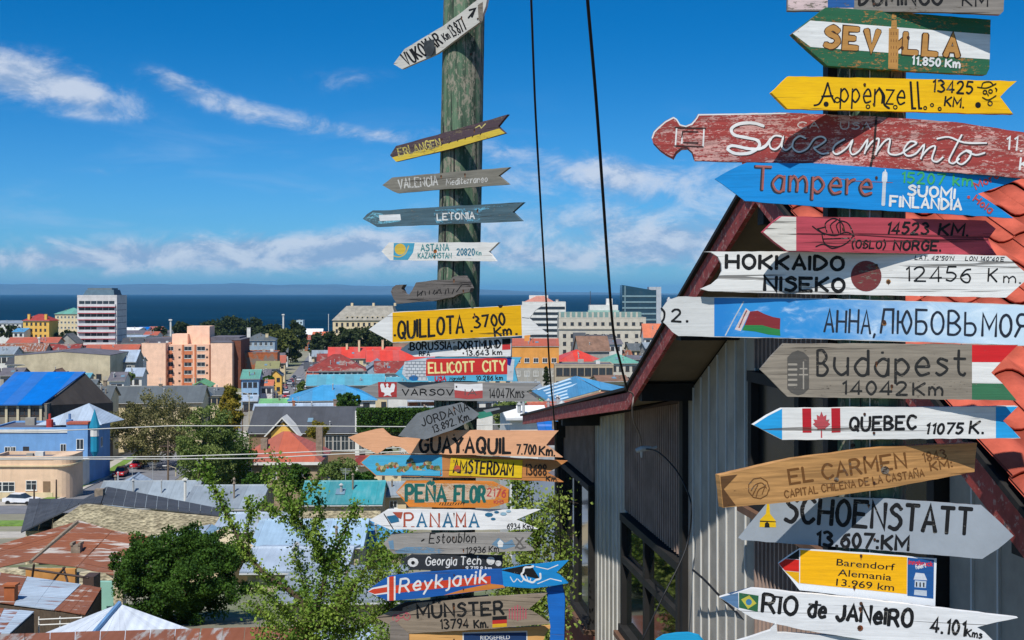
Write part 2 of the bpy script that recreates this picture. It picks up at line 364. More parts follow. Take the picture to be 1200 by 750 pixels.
def house(name, label, px0, px1, yE, Y, D, yR, roof, wall, rmat, wins=(), yaw=YAW, over=.4, chim=(), cat='house', group=None,
          parapet=.5, base=None, door=None, sheets=False, band=None, W=None, clutter=True):
    """front facade from photo column px0 to px1 at distance Y; eaves at row yE, ridge at row yR"""
    x0 = (px0-600)/F*Y
    if W is None:                              # solve width so that the right corner lands on px1 in spite of the yaw
        k = (px1-600)/F; W = (k*Y-x0)/(math.cos(yaw)-k*math.sin(yaw))
    zg = min(G(Y), G(Y+D*math.cos(yaw))) - 1.0 if base is None else base
    zE = (HZ-yE)/F*Y; H = zE-zg
    root = empty(name, label, cat, (x0, Y, zg), yaw, group)
    ym = Y + (D/2 if roof in ('hip', 'gx', 'gy', 'pyr') else (D if roof == 'shed' else 0))*math.cos(yaw)
    RH = (HZ-yR)/F*ym - zE if yR is not None else 0
    b = MB(); E0 = [(0,0),(W,0),(W,D),(0,D)]
    b.v = [(x, y, 0) for x, y in E0]+[(x, y, H) for x, y in E0]
    b.f = [(0,1,5,4),(1,2,6,5),(2,3,7,6),(3,0,4,7)]; b.mi = [0]*4
    if roof == 'gx':
        b.v += [(0, D/2, H+RH), (W, D/2, H+RH)]; b.f += [(5, 6, 9), (7, 4, 8)]; b.mi += [0, 0]
    elif roof == 'gy':
        b.v += [(W/2, 0, H+RH), (W/2, D, H+RH)]; b.f += [(4, 5, 8), (6, 7, 9)]; b.mi += [0, 0]
    elif roof == 'shed':
        b.v += [(W, D, H+RH), (0, D, H+RH)]; b.f += [(5, 6, 8), (7, 4, 9), (6, 7, 9, 8)]; b.mi += [0]*3
    b.build('wall', wall, root)
    planes = []                                # each: four corners: eave0, eave1, ridge1, ridge0
    o = over
    if roof == 'gx':
        s = RH/(D/2); dz = o*s; z = H-dz+.03; zr = H+RH+.03
        planes = [[(-o,-o,z),(W+o,-o,z),(W+o,D/2,zr),(-o,D/2,zr)], [(W+o,D+o,z),(-o,D+o,z),(-o,D/2,zr),(W+o,D/2,zr)]]
    elif roof == 'gy':
        s = RH/(W/2); dz = o*s; z = H-dz+.03; zr = H+RH+.03
        planes = [[(-o,D+o,z),(-o,-o,z),(W/2,-o,zr),(W/2,D+o,zr)], [(W+o,-o,z),(W+o,D+o,z),(W/2,D+o,zr),(W/2,-o,zr)]]
    elif roof == 'shed':
        s = RH/D; z = H-o*s+.03; zr = H+RH+o*s+.03
        planes = [[(-o,-o,z),(W+o,-o,z),(W+o,D+o,zr),(-o,D+o,zr)]]
    elif roof in ('hip', 'pyr'):
        z = H-.05; zr = H+RH; k = min(W, D)/2
        if W >= D: r0, r1 = (k, D/2, zr), (W-k, D/2, zr)
        else: r0, r1 = (W/2, k, zr), (W/2, D-k, zr)
        if roof == 'pyr': r0 = (W/2-.01, D/2, zr); r1 = (W/2+.01, D/2, zr)
        c = [(-o,-o,z),(W+o,-o,z),(W+o,D+o,z),(-o,D+o,z)]
        if W >= D or roof == 'pyr': planes = [[c[0],c[1],r1,r0],[c[1],c[2],r1],[c[2],c[3],r0,r1],[c[3],c[0],r0]]
        else: planes = [[c[0],c[1],r0],[c[1],c[2],r1,r0],[c[2],c[3],r1],[c[3],c[0],r0,r1]]
    if planes:
        a = MB()
        for p in planes:
            e = (Vector(p[1])-Vector(p[0])).normalized(); f_ = (Vector(p[2])-Vector(p[1])); n = e.cross(f_).normalized()
            a.prism(p, n*.14 if True else 0)
        rf = a.build('roof', rmat, root)
        if roof in ('hip', 'pyr', 'gx', 'gy'):                      # ridge capping
            r = MB(); r0, r1 = (planes[0][3] if len(planes[0]) > 3 else planes[1][2]), planes[0][2]
            if roof in ('hip', 'pyr'):
                if W >= D or roof == 'pyr': R0, R1 = planes[0][3], planes[0][2]; hips = [(planes[0][0], R0), (planes[0][1], R1), (planes[2][0], R1), (planes[2][1], R0)]
                else: R0, R1 = planes[0][2], planes[2][2]; hips = [(planes[0][0], R0), (planes[0][1], R0), (planes[2][0], R1), (planes[2][1], R1)]
                for p, q in hips: r.tube([Vector(p)+Vector((0,0,.12)), Vector(q)+Vector((0,0,.12))], .11, 5)
                r.tube([Vector(R0)+Vector((0,0,.13)), Vector(R1)+Vector((0,0,.13))], .12, 5) if (Vector(R0)-Vector(R1)).length > .1 else None
            else: r.tube([Vector(planes[0][3])+Vector((0,0,.13)), Vector(planes[0][2])+Vector((0,0,.13))], .12, 5)
            r.build('ridge_cap', rmat, rf)
        if sheets:
            for p in planes[:3]:
                if len(p) < 4: continue
                e0, e1, q1, q0 = [Vector(t) for t in p]; L = (e1-e0).length; n = max(2, int(L/sheets))
                nn = (e1-e0).cross(q1-e1).normalized()
                for i in range(n):
                    a0, a1 = i/n+.004, (i+1)/n-.004
                    B0, B1 = e0.lerp(e1, a0), e0.lerp(e1, a1); T0, T1 = q0.lerp(q1, a0), q0.lerp(q1, a1)
                    lift = nn*(.15+.03*rng.random()); dn = (B0-T0).normalized()*rng.uniform(0, .12)
                    g = MB(); g.prism([B0+lift+dn, B1+lift+dn, T1+lift, T0+lift], nn*.03)
                    g.build('roof_sheet', rmat, rf)
    else:
        a = MB(); t = .25
        a.box(-.05, -.05, H+.002, W+.05, t, H+parapet); a.box(-.05, D-t, H+.002, W+.05, D+.05, H+parapet)
        a.box(-.05, t, H+.002, t, D-t, H+parapet); a.box(W-t, t, H+.002, W+.05, D-t, H+parapet)
        a.build('parapet', wall, root)
        mesh('roof', [(t,t,H+.05),(W-t,t,H+.05),(W-t,D-t,H+.05),(t,D-t,H+.05)], [(0,1,2,3)], rmat, root)
    for c in chim:                             # (u, v, height above eave, size)
        g = MB(); cw = c[3]; g.box(c[0]*W-cw/2, c[1]*D-cw/2, H-.3, c[0]*W+cw/2, c[1]*D+cw/2, H+c[2])
        g.box(c[0]*W-cw/2-.08, c[1]*D-cw/2-.08, H+c[2]+.002, c[0]*W+cw/2+.08, c[1]*D+cw/2+.08, H+c[2]+.15)
        g.build('chimney', c[4] if len(c) > 4 else M_CH, root)
    for wn in wins:                            # (face, n, u0, u1, row or metres below eave, w, h, frame, sash)
        face, n, u0, u1, dz, w, h = wn[:7]; L = W if face == 'F' else D
        for i in range(n):
            u = (u0+(u1-u0)*((i+.5)/n))*L - w/2
            window(root, face, u, H-dz-h, w, h, W, D, wn[7] if len(wn) > 7 else None, wn[8] if len(wn) > 8 else 1)
    if door:
        u, w, h, dm = door; g = MB(); zz = -zg+G(Y)+.1
        g.box(u*W-w/2, -.05, zz, u*W+w/2, -.001, zz+h); d = g.build('door', dm, root)
        k = MB(); k.box(u*W+w/2-.15, -.1, zz+h*.48, u*W+w/2-.08, -.052, zz+h*.5); k.build('handle', m_dframe, d)
    if band:
        for dz, hh, bm in band:
            g = MB(); g.box(-.08, -.08, H-dz-hh, W+.08, -.003, H-dz); g.build('cornice', bm, root)
    if clutter and planes and Y > 40:
        ev0, ev1 = Vector(planes[0][0]), Vector(planes[0][1]); g = MB(); g.tube([ev0+Vector((0, -.07, -.02)), ev1+Vector((0, -.07, -.02))], .07, 5); g.build('gutter', m_gut, root)
        top = planes[0][2] if len(planes[0]) == 3 else (Vector(planes[0][2])+Vector(planes[0][3]))/2; top = Vector(top); mid = (ev0+ev1)/2
        for k in range(rng.choice((1, 2, 2, 3))):
            q = ev0.lerp(ev1, rng.uniform(.15, .85)).lerp(top, rng.uniform(.25, .7)); r_ = rng.uniform(.08, .16); hh = rng.uniform(.7, 1.6)
            g = MB(); g.tube([q, q+Vector((0, 0, hh))], r_, 6); g.tube([q+Vector((0, 0, hh+.01)), q+Vector((0, 0, hh+.2))], [r_*1.8, r_*.4], 6); g.build('flue', m_gut if rng.random() < .6 else M_CH, root)
        if rng.random() < .45 and RH > .8:
            e = (ev1-ev0).normalized(); u_ = (top-mid); u_ = u_-e*u_.dot(e); u_.normalize(); nn = e.cross(u_).normalized(); q = ev0.lerp(ev1, rng.uniform(.2, .8)).lerp(top, .4)+nn*.16
            g = MB(); g.prism([q, q+e*.9, q+e*.9+u_*1.2, q+u_*1.2], nn*.07); g.build('skylight', m_sky, root)
    if clutter and planes and 60 < Y < 300 and rng.random() < .6:
        q = Vector(planes[0][2])*.5+Vector(planes[0][-1])*.5 if len(planes[0]) > 3 else Vector(planes[0][2]); g = MB(); hh = rng.uniform(1.4, 2.4); g.tube([q, q+Vector((0, 0, hh))], .035, 4)
        for k in range(4): z_ = hh-.1-.16*k; L_ = .55-.08*k; g.tube([q+Vector((-L_, 0, z_)), q+Vector((L_, 0, z_))], .022, 4)
        g.build('antenna', m_gut, root)
    if clutter and not planes:
        for k in range(2): u_, v_ = rng.uniform(.15, .8)*W, rng.uniform(.3, .8)*D; s_ = rng.uniform(.5, 1.1); g = MB(); g.box(u_, v_, H+.06, u_+s_*1.6, v_+s_, H+.06+s_*rng.uniform(.8, 1.5)); g.build('roof_box', rng.choice((w_white, w_grey, m_gut)), root)
    root['_W'] = W; root['_H'] = H; root['_D'] = D
    return root
M_CH = mat('chimney_stone', '#8d7f6e', .9, .25, 3, .3, 'stone')
def pl(name, hexc, k=.85, rough=.85, var=.1, scale=.5, **kw): return mat(name, lin(hexc, k), rough, var, scale, **kw)
def corr(name, hexc, k=.85, pitch=.3, stain=.3, axis=0, rough=.5, bump=.5, **kw): return mat(name, lin(hexc, k), rough, .1, .4, bump, 'corr', pitch=pitch, stain=stain, axis=axis, **kw)
w_cream = pl('plaster_cream', '#e3cfa6'); w_white = pl('plaster_white', '#e4e2da'); w_grey = pl('plaster_grey', '#a9a59b', scale=.3, var=.2)
w_conc = pl('concrete_beige', '#cdbf9f', var=.2, scale=.25); w_pink = pl('plaster_salmon_pink', '#f6c9ab', .95); w_pinkd = pl('plaster_terracotta', '#d98257')
w_blue = pl('plaster_blue', '#7cacdf', .8); w_peach = pl('plaster_peach', '#efcdab'); w_yel = pl('plaster_yellow', '#f0bd5c'); w_or = pl('plaster_orange', '#e8a04e')
w_stone = mat('stone_wall', lin('#cbbf9f', .88), .9, .35, 1.6, .6, 'stone', cell=3.4, col2=lin('#6b5f4c', .8), bd=.12); w_brick = mat('brick_wall', lin('#b5683f', .8), .9, .2, .8, .2, 'patch', col2=lin('#8d7d70', .8), cell=.25, t=.53)
w_dark = mat('dark_cladding', lin('#4d4640', .8), .8, .15, .4, .4, 'corr', axis=1, pitch=.3, stain=.2); w_brown = pl('brown_wall', '#8c7258')
r_slate = corr('roof_slate_grey', '#6d7476', .72, pitch=1.1, stain=.2); r_blue = corr('roof_bright_blue', '#0077d4', .75, pitch=1.2, stain=.12)
r_red = corr('roof_red', '#dd4a3c', .8, pitch=.6, stain=.15); r_red2 = corr('roof_brick_red', '#c0664c', .8, stain=.2, pitch=.5); r_mar = mat('roof_maroon_worn', lin('#8e3b34', .8), .7, .2, .5, .4, 'patch', col2=lin('#9c8b82', .8), cell=.35, t=.55)
r_green = corr('roof_sea_green', '#6fae9b', .8, pitch=.6); r_lime = corr('roof_pale_green', '#7dc07c', .8, pitch=.6); r_turq = corr('roof_turquoise', '#62aec0', .8, pitch=.8, stain=.15); r_sky = corr('roof_sky_blue', '#4a9fd0', .8, pitch=.7, stain=.1)
r_zinc = corr('roof_zinc', '#b4c4d4', .8, pitch=.35, stain=.35); r_zinc2 = corr('roof_dull_zinc', '#9fabb3', .75, pitch=.35, stain=.4); r_char = corr('roof_charcoal', '#55585e', .7, pitch=.9, stain=.15, rough=.8)
r_teal = corr('roof_teal', '#3f9ba2', .8, pitch=.6, stain=.3, col2=lin('#8fb3b5')); r_rust = mat('roof_rusty_zinc', lin('#b9b2ac', .75), .75, .15, .8, .5, 'rust', pitch=.25, t=.40, rnd=.25, stain=.3)
r_rust2 = mat('roof_half_rusty_zinc', lin('#aebfcd', .8), .65, .12, .8, .5, 'rust', pitch=.25, t=.60, rnd=.6, stain=.3)
r_brown = pl('roof_brown', '#8b6b58', .8, var=.25); r_flat = pl('roof_felt_grey', '#77737a', .7, var=.2); r_orr = corr('roof_orange', '#e07a50', .8)
m_gtower = mat('tower_glass_blue', (.012, .045, .075), .12, .2, .05, spec=.7)
# ---------------------------------------------------------------- the town, far to near
rows = lambda face, n, u0, u1, r, dz0, st, w, h, fr=None, sash=1: [(face, n, u0, u1, dz0+st*i, w, h, fr, sash) for i in range(r)]
# -- white bands tower
def tower():
    Y = 520; t = house('apartment_tower', 'tall white apartment tower with red-edged balcony bands and slate roof box', 90.5, 137, 348, Y, 16, None, 'flat', pl('tower_white', '#dcd8d4'), r_flat, cat='tower', parapet=.8, yaw=.05)
    W, H, D = t['_W'], t['_H'], t['_D']; fl = 2.72
    for i in range(11):
        z = H-1.6-fl*i
        g = MB(); g.box(.5, -.9, z-2.5, W-.5, -.02, z-1.45); f = g.build('balcony', pl('tower_panel', '#e2dfdd'), t)
        g = MB(); g.box(.4, -1.0, z-2.80, W-.4, -.03, z-2.5); g.build('red_edge', pl('tower_red', '#b8434e'), f)
        for k in range(6):
            if rng.random() < .12: continue
            g = MB(); u = .8+k*(W-1.6)/6; g.box(u, -.06, z-1.42, u+(W-1.6)/6-.25, -.004, z-.1); g.build('window', m_glass if rng.random() < .75 else pl('curtain', '#c9c6c4'), t)
    g = MB(); s = r_slate
    g.hexa([(1.5,1.5,H+.1),(W-1.5,1.5,H+.1),(W-1.5,D-1.5,H+.1),(1.5,D-1.5,H+.1),(3,3,H+3.1),(W-2.2,3,H+3.1),(W-2.2,D-3,H+3.1),(3,D-3,H+3.1)]); g.build('roof_house', pl('slate_blue', '#5f7a88', .7), t)
    g = MB(); g.box(3.4, 3.2, H+3.102, W-3, D-3.2, H+3.8); g.build('roof_box', pl('slate_blue2', '#7f8d93', .7), t)
    g = MB()
    for k in range(11): g.box(W+.01, 1, H-3-fl*k, W+.05, D-1, H-2.8-fl*k)
    g.build('joint', r_flat, t)
tower()
# -- shoreline buildings, left
house('hotel', 'small yellow four-storey block with maroon hip roof near the water', 27, 57.5, 376, 610, 11, 368.5, 'hip', w_yel, pl('roof_maroon', '#a8403c', .8), rows('F', 5, .06, .94, 4, .9, 3.0, 1.0, 1.4, m_dframe), yaw=-.05, chim=[(.2,.1,3.2,1.2,w_yel),(.85,.1,3.2,1.2,w_yel)], cat='building')
house('hotel', 'cream block with domed sea-green roof left of the white tower', 64.5, 97, 368, 720, 16, 361, 'hip', w_cream, r_green, rows('F', 7, .04, .96, 4, 1.2, 3.1, 1.1, 1.3), cat='building', yaw=0)
far = [  # label words, px0, px1, yE, Y, D, yR, roof, wall, rmat
 ('long white shed at the far left shore', -14, 25, 379, 900, 30, 376, 'gx', w_white, r_zinc2),
 ('blue-roofed shed beside the yellow block', 15, 28, 389, 600, 14, 385, 'gx', w_white, r_sky),
 ('white boat shed with curved white roof right of the tower', 144, 162, 387, 900, 25, 384, 'gx', w_white, pl('roof_white', '#f0f0ee')),
 ('low shed with bright blue roof near the shore', 160, 172, 387, 920, 20, 383.5, 'gx', w_white, r_blue),
 ('low shore shed with pinkish red roof', 172, 188, 387, 930, 20, 383, 'gx', w_white, r_red2),
 ('long low grey-roofed shore warehouse', 138, 196, 391, 800, 30, 387.5, 'gx', w_white, r_flat),
 ('white two-storey house with flat roof right of the tower', 142, 170, 395, 640, 18, 393, 'gx', w_white, r_zinc),
 ('small white house with dark red roof by the radio mast', 168, 184, 393, 700, 14, 389, 'gx', w_white, r_red2),
 ('white end house at the shore end of the long street', 358, 377, 392, 960, 18, 385.5, 'gx', w_white, pl('roof_white', '#f0f0ee')),
 ('narrow pale blue block above the dark trees', 347, 355, 376, 1000, 12, None, 'flat', pl('plaster_pale_blue', '#b7cdd6'), r_flat),
 ('dark red-roofed house at the end of the long street', 357, 366, 398, 820, 14, 393, 'gx', w_brick, r_red2),
 ('low white shore building left of the mansard block', 366, 384, 393, 900, 12, 389, 'gx', w_white, r_orr),
 ('tiny white shore building beyond the dark trees', 20, 40, 381, 1000, 20, 378.5, 'gx', w_white, r_zinc2)]
for L, a, b, yE, Y, D, yR, rf, wl, rm in far:
    house('shore_building', L, a, b, yE, Y, D, yR, rf, wl, rm, rows('F', max(2, int((b-a)/5)), .05, .95, 1, .8, 3, 1.3, 1.3, m_dframe), cat='building', group='low buildings along the shore', yaw=.05)
# -- mid left
house('warehouse', 'long low building with bright red roof below the tower', 100, 161, 411, 430, 10, 404.5, 'gx', w_grey, r_red2, rows('F', 6, .05, .95, 1, 1, 3, 1.4, 1.2))
house('house', 'house with long brick-red roof below the yellow block', 8, 67, 402, 470, 12, 396, 'gx', w_grey, r_red2, rows('F', 6, .05, .95, 1, .8, 3, 1.2, 1.2))
house('house', 'long house with rusty orange roof at far left', -4, 52, 412, 400, 10, 403.5, 'gx', w_grey, r_rust, rows('F', 6, .05, .95, 1, .8, 3, 1.2, 1.2))
house('house', 'house with maroon roof in front of the tower foot', 54, 92, 411, 410, 9, 404, 'gx', w_grey, r_mar, rows('F', 3, .05, .95, 1, .8, 3, 1.2, 1.2))
house('house', 'grey-green gabled house under the tower', 66, 90, 402, 500, 12, 391, 'gy', w_grey, r_slate, rows('F', 2, .15, .85, 1, .8, 3, 1.2, 1.4))
house('house', 'white house at the far left edge with grey roof', -6, 15.5, 415, 345, 10, 407, 'gx', w_white, r_zinc2, rows('F', 3, .05, .95, 2, 1, 3, 1.2, 1.4, m_dframe))
big = house('warehouse', 'large blank beige concrete warehouse wall with shallow gable', 17, 129, 417, 330, 22, 410.5, 'gy', w_conc, r_flat, rows('F', 2, .68, .95, 1, 5.0, 3, 1.4, 1.6, m_dframe), over=.05, yaw=.06)
house('house', 'low pink-roofed house beside the concrete warehouse', 118, 139, 421, 350, 16, 412, 'gx', w_grey, pl('roof_pinkish', '#c9a5a5'), ())
house('house', 'grey gabled house with zinc roof behind the salmon blocks', 136, 158, 424, 345, 14, 411, 'gx', w_grey, r_zinc, rows('F', 2, .1, .9, 1, 1, 3, 1.2, 1.2))
for i, (a, b, yE, Y, yR, wl, rm, L) in enumerate([
 (128, 145, 446, 300, 437, w_white, r_flat, 'small white flat-roofed house below the concrete warehouse'),
 (146, 166, 441, 330, 432, w_white, r_zinc, 'white house squeezed left of the salmon apartment block'),
 (148, 166, 425, 380, 419, w_white, r_zinc2, 'small white-walled house beside the salmon apartment block'),
 (0, 24, 440, 310, 432, w_grey, r_flat, 'grey house behind the bright blue roof')]):
    house('house', L, a, b, yE, Y, 9, yR, 'gx', wl, rm, rows('F', 2, .1, .9, 1, .9, 3, 1.2, 1.3, m_dframe))
# -- salmon apartment complex
def salmon():
    Y = 430; L = 'stepped salmon-pink apartment complex with terracotta strips and slate roof'
    t = house('apartment_block', L, 166, 194, 403, Y, 18, None, 'flat', w_pink, r_flat, cat='apartment block', yaw=.06, parapet=.25)
    H = t['_H']; W = t['_W']; x0 = t.location.x
    def blk(nm, px0, px1, y, d0, d1, m, rm=None):
        u0 = ((px0-600)/F*(Y+d0)-x0); u1 = ((px1-600)/F*(Y+d0)-x0); h = (HZ-y)/F*(Y+d0)-t.location.z
        g = MB(); g.box(u0, d0, 0, u1, d1, h); o = g.build(nm, m, t)
        if rm: g = MB(); g.box(u0-.1, d0-.1, h+.002, u1+.1, d1+.1, h+.3); g.build('roof_slab', rm, o)
        return u0, u1, h
    u0, u1, h = blk('centre_wall', 194.3, 245, 404, 4, 18, pl('salmon2', '#f3c3a4'), None)
    v0, v1, h2 = blk('right_wing', 245.2, 270, 402, -4, 16, w_pink, r_flat)
    blk('dark_side_wing', 270.3, 281, 399, 0, 20, pl('side_shade_brown', '#7c4a36'), r_flat)  # dark brown puts the shade on the right-hand faces into the colour
    blk('stair_tower', 221, 247, 382.5, 12, 22, w_pink, None); blk('lift_house', 203, 221, 391.5, 9, 16, w_pink, None)
    blk('roof_mass', 172, 203, 396.5, 10, 24, r_flat, None); blk('roof_mass', 247.5, 281, 395, 8, 24, r_flat, None)
    dx = u1-u0
    for c, (a, w) in enumerate([(.06, 1.9), (.43, 2.6), (.72, 2.9)]):
        for r in range(6):
            g = window(t, 'F', 0, 0, w, 1.5, W, 18, m_wframe, 1); g.location = (u0+dx*a, 3.99, H-2.6-2.8*r)
            if c == 1:
                k = MB(); k.box(u0+dx*(a-.06), 3.9, H-4.0-2.8*r, u0+dx*a+w+.3, 3.995, H-2.75-2.8*r); k.build('spandrel', w_pinkd, t)
    for c in (.32, .95):
        for r in range(6): k = MB(); k.box(u0+dx*c-.35, 3.93, H-2.5-2.8*r, u0+dx*c+.35, 3.996, H-1.9-2.8*r); k.build('vent', m_dframe, t)
    k = MB(); k.box(u0+dx*.385, 3.6, 0, u0+dx*.42, 3.99, h); k.box(u0+dx*.665, 3.6, 0, u0+dx*.70, 3.99, h); k.build('pilaster', w_pinkd, t)
    for r in range(6):
        k = MB(); k.box(u0-.6, 2.4, H-3.6-2.8*r, u0+2.6, 3.985, H-3.4-2.8*r); k.box(u0-.6, 2.4, H-3.398-2.8*r, u0+2.6, 2.5, H-2.5-2.8*r); k.build('balcony', w_pinkd, t)
salmon()
# -- left middle row: blue roof, slate roofs
w_gw = pl('grey_render', '#8f8779'); 
b1 = house('school', 'grey house under the bright blue shed roof at the left', -12, 55, 474, 205, 14, None, 'flat', w_gw, r_flat, rows('F', 5, .1, .95, 2, .6, 2.8, 1.6, 1.3, m_dframe), cat='building', parapet=.1, yaw=.05)
g = MB(); W, H = b1['_W'], b1['_H']
g.prism([(-1, -.8, H-.1), (W-.6, -.8, H-.1), (W+2.0, 15, H+4.3), (-1, 15, H+4.3)], (0, 0, .2)); bl = g.build('roof', r_blue, b1)
g = MB(); g.prism([(W-.5, .2, 0), (W-.5, .2, H-.2), (W+1.8, 14.8, H+4.2), (W+6.5, 16, H-1.2), (W+6.5, 16, 0)], (.0, .4, 0)); g.build('gable_wall', w_dark, b1)
for k in range(4): g = MB(); g.box(W*(.3+.2*k)-.2, -.35, 0, W*(.3+.2*k)+.2, -.002, H-.2); g.build('pier', w_conc, b1)
for (L, a, b, yE, Y, D, yR, rf, wl) in [
 ('slate-roofed house beside the bright blue roof', 70, 106, 462, 232, 12, 446, 'gx', w_cream),
 ('slate-roofed house with dormer wall, second from the blue roof', 107, 128, 468, 222, 9, 453, 'gx', w_cream),
 ('long slate-roofed terrace behind the olive tree', 129, 236, 472, 238, 12, 454, 'gx', w_cream)]:
    house('house', L, a, b, yE, Y, D, yR, rf, wl, r_slate, rows('F', 3, .05, .95, 1, .8, 3, 1.3, 1.4, m_dframe), chim=[(.5, .5, 3, .6)])
house('house', 'small gabled cream house front between slate roofs', 83, 100, 467, 225, 6, 459, 'gy', w_cream, r_slate, rows('F', 1, .2, .8, 1, .6, 3, 1.5, 1.4, m_dframe))
house('house', 'small pale-green-roofed house right of the terrace', 224, 245, 453, 300, 10, 446, 'gy', w_cream, r_lime, rows('F', 1, .2, .8, 1, .6, 3, 1.5, 1.4, m_dframe))
house('house', 'dark-roofed small house by the poplar', 217, 240, 466, 250, 10, 452, 'gy', w_dark, r_slate, ())
# -- blue house with turret
bh = house('house', 'bright blue two-storey house with zinc hip roof and teal corner turret', -12, 106, 503.5, 186, 10, None, 'flat', w_blue, r_flat, yaw=.03, parapet=.3,
     wins=[('F', 1, .13, .23, 2.6, 1.0, 1.5, m_wframe, 1), ('F', 1, .17, .29, 2.6, .9, 1.5, m_wframe, 1), ('F', 1, .30, .42, 2.6, .9, 1.5, m_dframe, 1), ('F', 1, .68, .78, 2.2, .9, 1.5), ('F', 1, .89, 1.0, 1.6, 1.1, 1.6), ('R', 2, .1, .7, 1.8, .9, 1.5)])
W, H, D = bh['_W'], bh['_H'], bh['_D']
g = MB(); g.box(-.1, -.12, H-.5, W*.78, -.003, H+.02); g.build('cornice', w_white, bh)
g = MB(); g.box(W*.80, -1.4, 0, W+.02, -.004, H+.9); wing = g.build('corner_wing', w_blue, bh)
g = MB(); g.box(W*.80-.1, -1.5, H+.902, W+.1, .5, H+1.25); g.build('wing_roof', r_red2, wing)
window(wing, 'F', W*.90, H-2.6, 1.1, 1.6, W, D).location = (W*.89, -1.402, H-2.9)
g = MB(); cx, cy = W+1.0, -1.2; zb = H-3.2
g.lathe([(.1, zb-1.0), (.62, zb), (.62, H+.3), (.85, H+.32), (.85, H+.5), (0.02, H+3.2)], 8, (cx, cy, 0)); tu = g.build('turret', pl('turret_teal', '#1f8fb0', .8), bh)
g = MB(); g.lathe([(.63, H-.9), (.66, H-.9), (.66, H+.1), (.63, H+.1)], 8, (cx, cy, 0)); g.build('turret_window', w_white, tu)
g = MB(); g.prism([(W*.40, 2.5, H+.4), (W*1.06, 2.5, H+.4), (W*.84, 7, H+3.3)], (.0, .1, .06)); g.prism([(W*1.06, 2.6, H+.45), (W*1.16, 9.5, H+.45), (W*.84, 7, H+3.3)], (0, 0, .06)); g.build('hip_roof', r_zinc, bh)
g = MB(); g.box(W*.86, -4.8, 0, W*1.02, -1.42, H-4.2); g.build('porch', w_white, bh)
for k, (u, c) in enumerate([(.55, pl('tank_red', '#c2433a')), (.75, pl('tank_blue', '#6d94c4'))]):
    g = MB(); g.lathe([(.55, H+.06), (.55, H+1.3), (.2, H+1.35), (.2, H+2.2)], 8, (W*u, 2, 0)); g.build('roof_vent', c, bh)
ph = house('house', 'salmon corner house with rounded parapet and grilled white windows', -10, 62, 539, 168, 5.5, None, 'flat', w_peach, r_flat, parapet=.5, yaw=.0, over=0,
     wins=[('F', 1, .20, .36, 3.0, 1.7, 1.35, m_wframe, 2), ('F', 1, .55, .75, 2.8, 1.5, 1.35, m_wframe, 2), ('F', 1, .02, .15, 3.0, 1.5, 1.35, m_wframe, 2)], door=(.90, 1.0, 2.3, w_brown))
W, H, D = ph['_W'], ph['_H'], ph['_D']
g = MB(); q = [(W+2.2*math.sin(R(a)), 2.2-2.2*math.cos(R(a))) for a in range(0, 91, 15)]
ring = [(W+.003, 0.0, 0)]+[(x, y, 0) for x, y in q[1:]]+[(W+2.2, D, 0), (W+.003, D, 0)]; g.prism(ring, (0, 0, H+.5)); cr = g.build('rounded_corner', w_peach, ph)
g = MB(); g.prism([(x*1.0+(.25 if x > W+.01 else 0), y-.25 if y < D else y, H-.9) for x, y, z in ring], (0, 0, .18)); g.box(-.3, -.25, H-.9, W, -.003, H-.72); g.build('cornice', w_cream, ph)
g = MB(); g.box(-.1, -.12, -zg if False else 0, W, -.004, 2.0+.2); g.build('plinth', w_cream, ph)
# -- centre-left
house('house', 'square brick-red house wall with patchy render right of the salmon blocks', 283, 325, 414, 440, 16, None, 'flat', w_brick, r_flat, parapet=.3)
house('mansion', 'white mansion with grey slate roof and small towers behind the brick house', 283, 322, 399, 520, 16, 391, 'hip', pl('mansion_blue_grey', '#9db0bd'), r_slate, rows('F', 6, .03, .97, 2, .7, 3.2, 1.2, 1.6), cat='mansion', chim=[(.2, .2, 5.2, 1.5, w_white), (.75, .2, 2.6, 1.2, w_cream)])
house('house', 'sea-green-roofed house with pale blue gable wall by the street', 283, 303, 444, 345, 15, 434, 'gx', pl('plaster_light_blue', '#9cc0de'), r_green, rows('F', 3, .05, .95, 2, 1, 3, 1.1, 1.4, m_dframe))
house('house', 'olive-roofed low house beside the brick building', 300, 326, 432, 400, 10, 424, 'gx', w_grey, pl('roof_olive', '#8c8a60'), rows('F', 3, .05, .95, 1, 1, 3, 1.1, 1.3))
for i, (a, b, yE, Y, D, yR, wl, rm, L) in enumerate([
 (303, 316, 441, 380, 8, 434, w_white, r_flat, 'white narrow house on the left side of the street'),
 (312, 326, 430, 430, 8, 424, w_grey, r_zinc2, 'grey narrow house farther up the left side of the street'),
 (322, 333, 420, 520, 8, 414, w_white, r_flat, 'tiny white house on the left side of the street beneath the cypress'),
 (372, 392, 424, 520, 10, 415, w_grey, r_mar, 'small brown-roofed house on the right side of the street')]):
    house('house', L, a, b, yE, Y, D, yR, 'gx', wl, rm, rows('F', 2, .1, .9, 1, .9, 3, 1.1, 1.3, m_dframe), group='houses lining the long street')
mb = house('grand_building', 'large beige building with grey mansard roof above the trees', 390, 463, 375.5, 650, 24, None, 'flat', w_cream, r_flat, rows('F', 11, .02, .98, 2, 1.2, 3.4, 1.2, 1.9, m_dframe), cat='building', yaw=.0, parapet=.1)
W, H = mb['_W'], mb['_H']; g = MB(); g.hexa([(-.6,-.6,H),(W+.6,-.6,H),(W+.6,24,H),(-.6,24,H),(6.5,6,H+7.6),(W-2,6,H+7.6),(W-2,18,H+7.6),(6.5,18,H+7.6)])
rf = g.build('mansard_roof', pl('roof_weathered_grey', '#a39d8f', .8, var=.2), mb)
